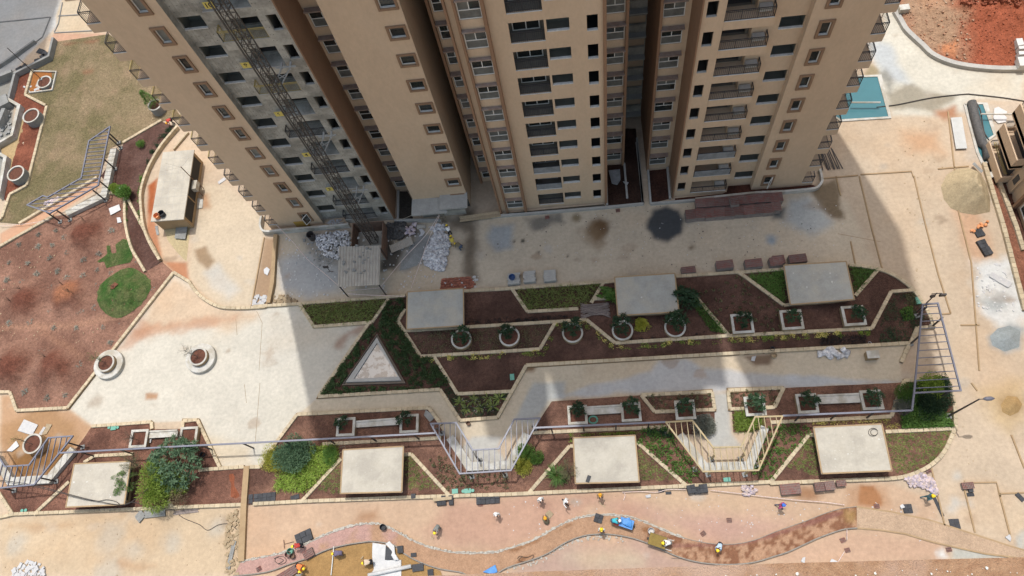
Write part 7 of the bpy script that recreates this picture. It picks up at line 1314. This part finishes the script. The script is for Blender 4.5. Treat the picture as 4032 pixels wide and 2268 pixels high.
# orange bags and grey blocks by the right kerb, lime patch
sacks('b4 1730,360 1780,350 1820,330 1825,355 1760,385 1700,430 1690,410', 8, .1, 'orange plastic bag at the right kerb', 'orange bags at the right kerb', 'orange_bag', .5, 11, 'plastic_bag'); tile_stack('b4', 1765, 410, 2, 2, 3, 'small pinkish tile stack by the orange bags', .2, .4); tile_stack('b4', 1805, 520, 2, 4, 5, 'dark tile pallet below the orange bags', .25, .4)
kerb('q 700,790 900,1449 b4 2097,1000', .4, .35); kerb('q 830,920 1030,1449 1100,1680', .4, .35); struct(field('planting_bed', pts('q 740,850 830,930 1030,1449 b4 2140,560 b4 2140,1000 q 905,1449'), .25, rough_z(.06, .1, 131), soil_rgb((176, 116, 88), (146, 90, 68), 132), 'soil')); struct(field('planting_bed', pts('q 860,940 985,960 1000,1150 1118,1400 1118,1700 1040,1449'), .25, rough_z(.06, .1, 133), soil_rgb((130, 86, 68), (100, 66, 54), 134), 'soil'))
# rubble, stones and litter too small to count
def litter(spec, n, s0, s1, m, label, seed=1, zf=0.0, cat='litter', name='litter', flatk=.5):
    mb = MB(); r = random.Random(seed)
    for p in scatter(spec, n, seed, .02):
        s = r.uniform(s0, s1); mb.rbox((p.x, p.y), s, s * r.uniform(.4, 1), zf, zf + s * flatk * r.uniform(.3, 1), r.uniform(0, 3.1))
    return stuff(mb.build(name, m), label, cat)
litter('c1 1700,980 1815,960 1800,1449 1700,1440 1690,1250', 150, .08, .42, 'sandstone', 'broken stones heaped along the kerb wall', 1, cat='rubble', name='rubble'); litter('c1 110,1400 200,1330 330,1370 340,1449 100,1449', 70, .1, .5, 'paper', 'white paper rubbish at the bottom left edge', 2); litter('b2 140,880 260,880 340,930 140,950', 60, .08, .4, 'sandstone', 'rubble beside the sunlit corner of the garden kerb', 3, cat='rubble', name='rubble'); litter('b1 1900,890 2000,890 1990,960 1895,960', 70, .1, .4, 'paper', 'white rubble in the gutter end', 4, cat='rubble', name='rubble'); litter('b2 360,420 730,410 740,640 480,660 380,520', 260, .05, .26, 'wall_grey', 'grey rubble spread round the white rubbish heap', 21, cat='rubble', name='rubble'); litter('b2 200,450 1400,340 1500,830 1100,870 250,900', 340, .04, .2, 'paper', 'scraps of rubbish strewn round the hoist', 5); litter('b2 640,530 945,520 940,800 640,810', 70, .05, .3, 'wall_grey', 'stones and scraps lying on the tin shed roof', 6, 2.86); litter('b2 1440,760 1700,740 1680,850 1420,850', 90, .05, .25, 'paper', 'scraps round the brick pile', 7); litter('b2 1690,600 2097,300 b3 2000,100 b4 700,200 b4 900,680 b3 1200,700', 150, .03, .1, 'paper', 'scraps on the service road', 8); litter('b2 1690,600 2097,300 b3 2000,100 b4 700,200 b4 900,680 b3 1200,700', 120, .03, .12, 'room_dark', 'dark specks on the service road', 9); litter('c3 0,860 c4 1400,820 c4 1500,1200 c3 0,1240', 160, .03, .12, 'paper', 'scraps on the lower court', 10); litter('c1 0,1030 1800,930 1790,1449 0,1449', 110, .03, .1, 'sandstone', 'pebbles on the bottom left court', 11, cat='pebbles'); litter('b1 0,560 900,400 1000,1100 c1 400,180 0,60', 150, .04, .14, 'sandstone', 'pebbles on the soil field', 12, .1, 'pebbles'); litter('a4 1100,900 1500,900 b4 1500,1300 c4 1700,500 c4 2097,900 c4 1500,900', 110, .03, .14, 'sandstone', 'pebbles on the right-hand court', 13, cat='pebbles'); litter('z1 1050,800 1350,780 1450,900 1090,920', 60, .06, .3, 'paper', 'rubbish behind the low wall of the tower', 14, .05); litter('w 540,120 1000,100 1100,300 900,420 540,400', 120, .06, .35, 'wall_grey', 'rubble between the hoist and the dark bags', 15, .05, 'rubble', 'rubble'); litter('b4 1700,640 2000,640 2080,1000 1760,1000', 90, .05, .22, 'paper', 'crumbled lime on the white patch', 16, cat='lime'); litter(' '.join(['u 560,100 700,300 820,400 1300,380 1500,100']), 90, .03, .07, 'paper', 'white pebbles in the agave bed', 17, .18, 'pebbles'); litter('d 0,600 100,580 150,880 0,960', 40, .1, .5, 'wall_grey', 'rubble in the sunken pit', 18, .05, 'rubble', 'rubble'); litter('d 220,400 310,370 420,390 300,450', 12, .1, .5, 'paper', 'white scraps in the orange puddle', 19)
struct(field('puddle', pts('d 325,250 495,262 500,420 300,440 285,430'), .3, lambda x, y: np.full_like(x, .09), flat((190, 118, 50)), 'sand')); struct(strip(MB(), pts('d 330,250 545,255 505,428 290,455'), .15, .05, .25).build('edging_strip', 'pale_concrete'))

# ------------------------------------------------------------------ people
def pcol(n, c, c2=None): return mat(n, c, c2 or c, 9.0, rough=.85, fine=.12, fscale=30)
pcol('skin', lin(.16, .085, .055)); pcol('hair', lin(.01, .009, .008)); pcol('shoe', lin(.03, .026, .024)); pcol('cloth_white', lin(.72, .72, .70)); pcol('cloth_black', lin(.02, .02, .024)); pcol('cloth_blue', lin(.42, .54, .66)); pcol('cloth_tan', lin(.34, .24, .12)); pcol('cloth_olive', lin(.16, .14, .09)); pcol('cloth_teal', lin(.06, .14, .17)); pcol('cloth_magenta', lin(.42, .08, .19)); pcol('cloth_red', lin(.42, .05, .04)); pcol('cloth_violet', lin(.13, .11, .17)); pcol('cloth_beige', lin(.52, .42, .32)); pcol('cloth_orange', lin(.75, .20, .06)); pcol('cloth_grey', lin(.20, .21, .20)); pcol('vest_lime', lin(.45, .55, .12)); pcol('vest_yellow', lin(.50, .40, .06)); pcol('jeans', lin(.07, .09, .14)); pcol('cloth_cyan', lin(.05, .42, .50))
mat('helmet_white', lin(.85, .85, .84), rough=.35); mat('helmet_yellow', lin(.85, .62, .03), rough=.35); mat('helmet_orange', lin(.80, .36, .03), rough=.35); mat('helmet_blue', lin(.05, .17, .62), rough=.35)
POSE = {
 'stand': dict(pel=(0, 0, .90), ches=(0, .02, 1.22), neck=(0, .01, 1.43), head=(0, .05, 1.56), hip=.09, kn=((.1, .05, .48), (-.1, .0, .48)), an=((.11, .02, .08), (-.11, -.06, .08)), sh=.18, el=((.25, .0, 1.12), (-.25, -.02, 1.12)), wr=((.24, .16, .92), (-.23, .12, .90))),
 'walk': dict(pel=(0, 0, .89), ches=(0, .06, 1.21), neck=(0, .07, 1.42), head=(0, .12, 1.55), hip=.09, kn=((.1, .2, .50), (-.1, -.04, .47)), an=((.1, .28, .10), (-.1, -.30, .14)), sh=.18, el=((.26, -.12, 1.14), (-.26, .16, 1.14)), wr=((.25, -.1, .92), (-.22, .36, 1.0))),
 'reach': dict(pel=(0, 0, .89), ches=(0, .08, 1.2), neck=(0, .1, 1.41), head=(0, .16, 1.54), hip=.09, kn=((.1, .22, .50), (-.1, -.06, .47)), an=((.1, .3, .10), (-.1, -.32, .14)), sh=.18, el=((.3, .12, 1.2), (-.26, .0, 1.12)), wr=((.42, .42, 1.15), (-.25, .2, .98))),
 'bend': dict(pel=(0, -.16, .86), ches=(0, .16, 1.05), neck=(0, .34, 1.10), head=(0, .46, 1.08), hip=.09, kn=((.12, .02, .46), (-.12, .0, .46)), an=((.13, -.06, .08), (-.13, -.12, .08)), sh=.18, el=((.22, .36, .82), (-.22, .34, .82)), wr=((.12, .46, .56), (-.14, .46, .52))),
 'stoop': dict(pel=(0, -.2, .80), ches=(0, .2, .86), neck=(0, .4, .80), head=(0, .5, .74), hip=.1, kn=((.15, .04, .46), (-.15, .02, .46)), an=((.15, -.1, .08), (-.15, -.14, .08)), sh=.19, el=((.24, .4, .58), (-.24, .36, .58)), wr=((.14, .48, .32), (-.18, .44, .28))),
 'squat': dict(pel=(0, -.16, .28), ches=(0, .02, .58), neck=(0, .12, .78), head=(0, .19, .90), hip=.1, kn=((.2, .24, .50), (-.2, .24, .50)), an=((.17, .02, .08), (-.17, .02, .08)), sh=.18, el=((.26, .22, .52), (-.26, .22, .52)), wr=((.16, .44, .34), (-.14, .46, .30))),
}
def person(loc, rz, pose, shirt, trous, helmet, label, sc=1.0, sleeves=True, vest=None):
    q = POSE[pose]; V, E_, Rd, Lb = [], [], [], []
    def av(p, r, lab): V.append(Vector(p)); Rd.append(r); Lb.append(lab); return len(V) - 1
    pel = av(q['pel'], .135, 'T'); P_, C_ = Vector(q['pel']), Vector(q['ches']); ws = av(P_.lerp(C_, .5), .125, 'S'); ch = av(q['ches'], .145, 'S'); nk = av(q['neck'], .062, 'K'); hd = av(q['head'], .10, 'K'); tp_ = av(Vector(q['head']) + (Vector(q['head']) - Vector(q['neck'])) * .5, .085, 'K'); E_ += [(pel, ws), (ws, ch), (ch, nk), (nk, hd), (hd, tp_)]
    up = (C_ - P_).normalized(); hands = []
    for k, s in enumerate((1, -1)):
        hp = av(P_ + Vector((s * q['hip'], 0, -.05)), .10, 'T'); kn = av(q['kn'][k], .066, 'T'); sk = av(Vector(q['kn'][k]).lerp(Vector(q['an'][k]), .35), .06, 'T'); an = av(q['an'][k], .042, 'T'); a = Vector(q['an'][k]); to = av(a + Vector((0, .16, -.045)), .038, 'F'); E_ += [(pel, hp), (hp, kn), (kn, sk), (sk, an), (an, to)]
        sh = av(C_ + up * .12 + Vector((s * q['sh'], 0, 0)), .072, 'S'); el = av(q['el'][k], .048, 'S' if sleeves else 'K'); wr = av(q['wr'][k], .034, 'S' if sleeves else 'K'); w_ = Vector(q['wr'][k]); d = (w_ - Vector(q['el'][k])).normalized(); pm = av(w_ + d * .07, .036, 'K'); E_ += [(ch, sh), (sh, el), (el, wr), (wr, pm)]; hands.append((w_ + d * .08, d, s))
    me = bpy.data.meshes.new('b'); me.from_pydata([tuple(v) for v in V], E_, []); o = bpy.data.objects.new('b', me); COL.objects.link(o); m = o.modifiers.new('s', 'SKIN'); sv = me.skin_vertices[0].data
    for i, r in enumerate(Rd): sv[i].radius = (r * (1.25 if Lb[i] == 'S' and i in (ws, ch) else 1.0), r)
    sv[pel].use_root = True; o.modifiers.new('u', 'SUBSURF').levels = 1; dg = bpy.context.evaluated_depsgraph_get(); bm_ = bpy.data.meshes.new_from_object(o.evaluated_get(dg)); bpy.data.objects.remove(o)
    vs_ = [tuple(v.co) for v in bm_.vertices]; fs_ = [tuple(p.vertices) for p in bm_.polygons]; bpy.data.meshes.remove(bm_); mats = {'S': shirt, 'T': trous, 'K': 'skin', 'F': 'shoe', 'V': vest or shirt}; order = ['S', 'T', 'K', 'F', 'V']; idx = []; A = np.array([tuple(v) for v in V]); segs = [(A[a], A[b], Lb[a] if Lb[b] in 'SK' and Lb[a] == 'S' and False else Lb[b]) for a, b in E_]
    for f in fs_:
        c = np.mean([vs_[i] for i in f], 0); best = (9, 'S')
        for (a, b, l), (ia, ib) in zip(segs, E_):
            t = np.clip(np.dot(c - a, b - a) / max(np.dot(b - a, b - a), 1e-9), 0, 1); dd = np.linalg.norm(c - (a + (b - a) * t)) 
            lab = Lb[ia] if t < .5 else Lb[ib]
            if vest and lab == 'S' and (ia in (pel, ws, ch) and ib in (ws, ch)): lab = 'V'
            if dd < best[0]: best = (dd, lab)
        idx.append(order.index(best[1]))
    fg = MB()
    for p, d, s in hands:                        # four fingers and a thumb, curled
        side_ = d.cross(Vector((0, 1, .2))).normalized(); cur = side_.cross(d).normalized()
        for j, L_ in enumerate((.07, .078, .074, .058)): b0 = p + side_ * (j - 1.5) * .019; fg.tube([b0, b0 + d * L_ * .55 + cur * .008, b0 + d * L_ + cur * .03], [.010, .009, .007], 5)
        b0 = p - d * .04 - side_ * s * .035; fg.tube([b0, b0 - side_ * s * .025 + d * .025, b0 - side_ * s * .025 + d * .055 + cur * .015], [.011, .010, .008], 5)
    H_ = Vector(q['head']); fw = Vector((0, 1, -.15)) if pose in ('stand', 'walk', 'reach', 'squat') else Vector((0, .6, -.8)); fw.normalize(); fg.tube([H_ + fw * .085, H_ + fw * .125 + Vector((0, 0, -.02))], [.018, .014], 5)
    for s in (-1, 1): fg.tube([H_ + Vector((s * .09, -.01, -.02)), H_ + Vector((s * .115, -.02, 0))], [.02, .015], 5)
    off = len(vs_); vs_ += fg.v; nf = len(fg.f); fs_ += [tuple(i + off for i in f) for f in fg.f]; idx += [order.index('K')] * nf
    bm = bpy.data.meshes.new('body'); bm.from_pydata(vs_, [], fs_)
    for k in order: bm.materials.append(MATS[mats[k]])
    bm.polygons.foreach_set('material_index', idx); bm.polygons.foreach_set('use_smooth', [True] * len(fs_)); bm.update()
    t = thing('person', label, 'person', loc, rz, 'people at work on the site', sc); link('body', bm, t)
    hp = MB(); hp.smooth = True; hp.lathe((0, 0, 0), [(.150, -.005), (.145, .01), (.122, .015), (.118, .06), (.09, .115), (.05, .14), (.001, .15)], 18); ho = hp.build('helmet', helmet, t); ho.location = H_ + (H_ - Vector(q['neck'])).normalized() * .035; ax = (H_ - Vector(q['neck'])).normalized().lerp(Vector((0, 0, 1)), .45).normalized(); ho.rotation_euler = Vector((0, 0, 1)).rotation_difference(ax).to_euler(); br = MB().prism([(-.09, .11), (.09, .11), (.06, .20), (-.06, .20)], -.004, .008).build('brim', helmet, ho)
    MB().tube([H_ + Vector((0, -.06, -.03)), H_ + Vector((0, -.03, .05))], [.09, .105], 10).build('hair', 'hair', t)
    return t
HZ = {'stand': 1.6, 'walk': 1.6, 'reach': 1.6, 'bend': 1.1, 'stoop': .8, 'squat': .95}
PEOPLE = [('c3', 240, 868, 'stand', 200, 'cloth_white', 'cloth_black', 'helmet_white', 'person in white shirt and white helmet standing left of the striding one', None),
 ('c3', 432, 885, 'reach', 240, 'cloth_white', 'cloth_black', 'helmet_white', 'person in white shirt and black trousers striding with one arm out', None),
 ('c3', 692, 838, 'stand', 180, 'cloth_tan', 'cloth_olive', 'helmet_orange', 'person in tan clothes and orange helmet holding a rake', None),
 ('c3', 280, 1018, 'squat', 20, 'cloth_olive', 'cloth_olive', 'helmet_orange', 'person in olive clothes squatting before a pale sheet', None),
 ('c3', 833, 1035, 'bend', 265, 'cloth_cyan', 'jeans', 'helmet_white', 'person in cyan clothes and white helmet with the blue-covered barrow', None),
 ('c3', 703, 1098, 'stand', 170, 'cloth_white', 'cloth_grey', 'helmet_yellow', 'person in white shirt and yellow helmet standing on the track', None),
 ('c3', 1168, 1203, 'bend', 95, 'cloth_white', 'cloth_grey', 'helmet_yellow', 'person in white shirt pushing the sand cart', None),
 ('c3', 1575, 1254, 'bend', 150, 'cloth_blue', 'cloth_black', 'helmet_yellow', 'person in pale blue shirt and yellow helmet bending on the wet track', None),
 ('c3', 2067, 916, 'walk', 255, 'cloth_magenta', 'jeans', 'helmet_blue', 'person in magenta shirt and blue helmet walking on the court', None),
 ('c2', 1815, 980, 'stand', 180, 'cloth_white', 'cloth_grey', 'helmet_white', 'person in lime vest and white helmet below the black tile row', 'vest_lime'),
 ('c2', 1357, 1122, 'bend', 160, 'cloth_grey', 'cloth_grey', 'helmet_yellow', 'person in grey clothes and yellow helmet bending with a broom', None),
 ('c2', 300, 1228, 'bend', 100, 'cloth_red', 'cloth_black', 'helmet_yellow', 'person in red shirt and yellow helmet beside the grey tile pallet', None),
 ('c2', 600, 1282, 'stoop', 95, 'cloth_violet', 'cloth_violet', 'helmet_yellow', 'person in violet-grey clothes stooping at the white straight edge', None),
 ('c2', 825, 1352, 'stoop', 100, 'cloth_beige', 'cloth_black', 'helmet_yellow', 'person in beige shirt stooping over the sand with a hoe', None),
 ('c2', 372, 1393, 'stoop', 245, 'cloth_orange', 'cloth_black', 'helmet_yellow', 'person in orange vest stooping at the bottom track edge', None),
 ('c2', 345, 1425, 'stoop', 0, 'cloth_grey', 'cloth_grey', 'helmet_yellow', 'person in grey-green shirt at the bottom edge beside the orange vest', None),
 ('c4', 1413, 848, 'walk', 270, 'cloth_teal', 'cloth_teal', 'helmet_yellow', 'person in teal clothes and yellow helmet beside the sack heap', None),
 ('b2', 1448, 362, 'bend', 20, 'cloth_white', 'cloth_black', 'helmet_yellow', 'person in white shirt and yellow helmet at the ladder foot', None),
 ('b2', 1478, 444, 'bend', 15, 'vest_yellow', 'cloth_tan', 'helmet_yellow', 'person in yellow vest bending over the sack pile', 'vest_yellow'),
 ('b2', 1512, 494, 'stoop', 60, 'cloth_olive', 'jeans', 'helmet_yellow', 'person in olive shirt and jeans stooping behind the yellow vest', None),
 ('a1', 1250, 920, 'stoop', 140, 'cloth_red', 'cloth_black', 'helmet_orange', 'person in red shirt stooping in the planting bed by the lawn', None)]
for t_, x, y, ps, ang, sh_, tr_, he_, l, ve in PEOPLE:
    c = at(t_, x, y, HZ[ps]); a = math.radians(ang); q = POSE[ps]['head']; off = Vector((q[0] * math.cos(a) - q[1] * math.sin(a), q[0] * math.sin(a) + q[1] * math.cos(a), 0)); z = .18 if (t_ == 'c3' and y > 1025 and y != 1018) or (t_ == 'c2' and y > 1200) else .0
    person((c.x - off.x, c.y - off.y, z), a, ps, sh_, tr_, he_, l, 1.03, True, ve)
# what they carry and push
def barrow(t_, x, y, rz, label, m, wd=.75, ln=1.15):
    c = at(t_, x, y, .6); t = thing('wheelbarrow', label, 'wheelbarrow', (c.x, c.y, .18), rz); b = MB(); b.hexa([(-ln * .4, -wd * .38, .3), (ln * .4, -wd * .38, .3), (ln * .4, wd * .38, .3), (-ln * .4, wd * .38, .3)], [(-ln / 2, -wd / 2, .62), (ln / 2, -wd / 2, .62), (ln / 2, wd / 2, .62), (-ln / 2, wd / 2, .62)]); b.build('tray', 'steel_dark', t)
    MB().box(-ln * .48, ln * .48, -wd * .48, wd * .48, .605, .64).build('load', m, t); wh = MB(); wh.smooth = True; wh.tube([(ln * .45, -.06, .2), (ln * .45, .06, .2)], .2, 14); wh.build('wheel', 'mat_black', t)
    for s in (-1, 1): MB().bar((-ln / 2, s * wd * .42, .45), (-ln / 2 - .55, s * wd * .42, .6), .045).build('handle', 'white_paint', t); MB().bar((-ln * .35, s * wd * .35, .3), (-ln * .42, s * wd * .38, 0), .045).build('leg', 'steel_dark', t)
    return t
mat('load_sand', alb(178, 150, 66), alb(164, 136, 60), 4.0, rough=.95, bump=.03, bscale=12)
barrow('c3', 1122, 1186, math.radians(160), 'cart with flat yellow-brown load pushed along the track', 'load_sand', 1.0, 1.5); barrow('c3', 890, 1055, math.radians(-20), 'barrow covered with bright blue tarpaulin on the track', 'blue_tarp', .8, 1.2)
sheet('blue_tarpaulin', 'o 2330,480 2400,465 2440,560 2430,640 2340,600 2280,560 2280,490', .95, 'blue_tarp', 'bright blue tarpaulin draped over the barrow', 'tarpaulin', .3); c = at('o', 2195, 520, .7); o = MB(); o.smooth = True; o.lathe((0, 0, 0), [(.26, 0), (.32, .3), (.26, .32), (.2, .1), (.001, .1)], 18); put(tag(o.build('tub', 'cloth_red'), 'red tub beside the blue-covered barrow', 'tub'), (c.x, c.y, .5))
def tool(name, spec, z0, z1, label, head=None, m='timber'):
    p = pts(spec); a, b = p[0], p[1]; c = (a + b) / 2; t = thing(name, label, 'tool', (c.x, c.y, 0)); A, B_ = a - c + Vector((0, 0, z0)), b - c + Vector((0, 0, z1)); MB().tube([A, B_], .022, 6).build('handle', m, t); d = (B_ - A); d.z = 0; d.normalize(); n = Vector((-d.y, d.x, 0))
    if head: MB().bar(B_ - n * head / 2, B_ + n * head / 2, .07, .05).build('head', m, t)
tool('rake', 'o 2000,180 1960,240', 1.0, .04, 'long-handled rake of the orange-helmeted worker', .65); tool('rake', 'm 330,295 110,352', .1, .06, 'wooden rake lying left of the grey tile pallet', .75, 'rust'); tool('broom', 'c2 1350,1145 1335,1165', .7, .04, 'short broom held by the bending worker in grey', .3); tool('hoe', 'm 1880,690 1840,650', .5, .2, 'hoe of the stooping worker in beige', .3); tool('plank_scrap', 'p 600,1115 765,1125', .04, .04, 'loose brown stick lying below the track', None, 'stick')
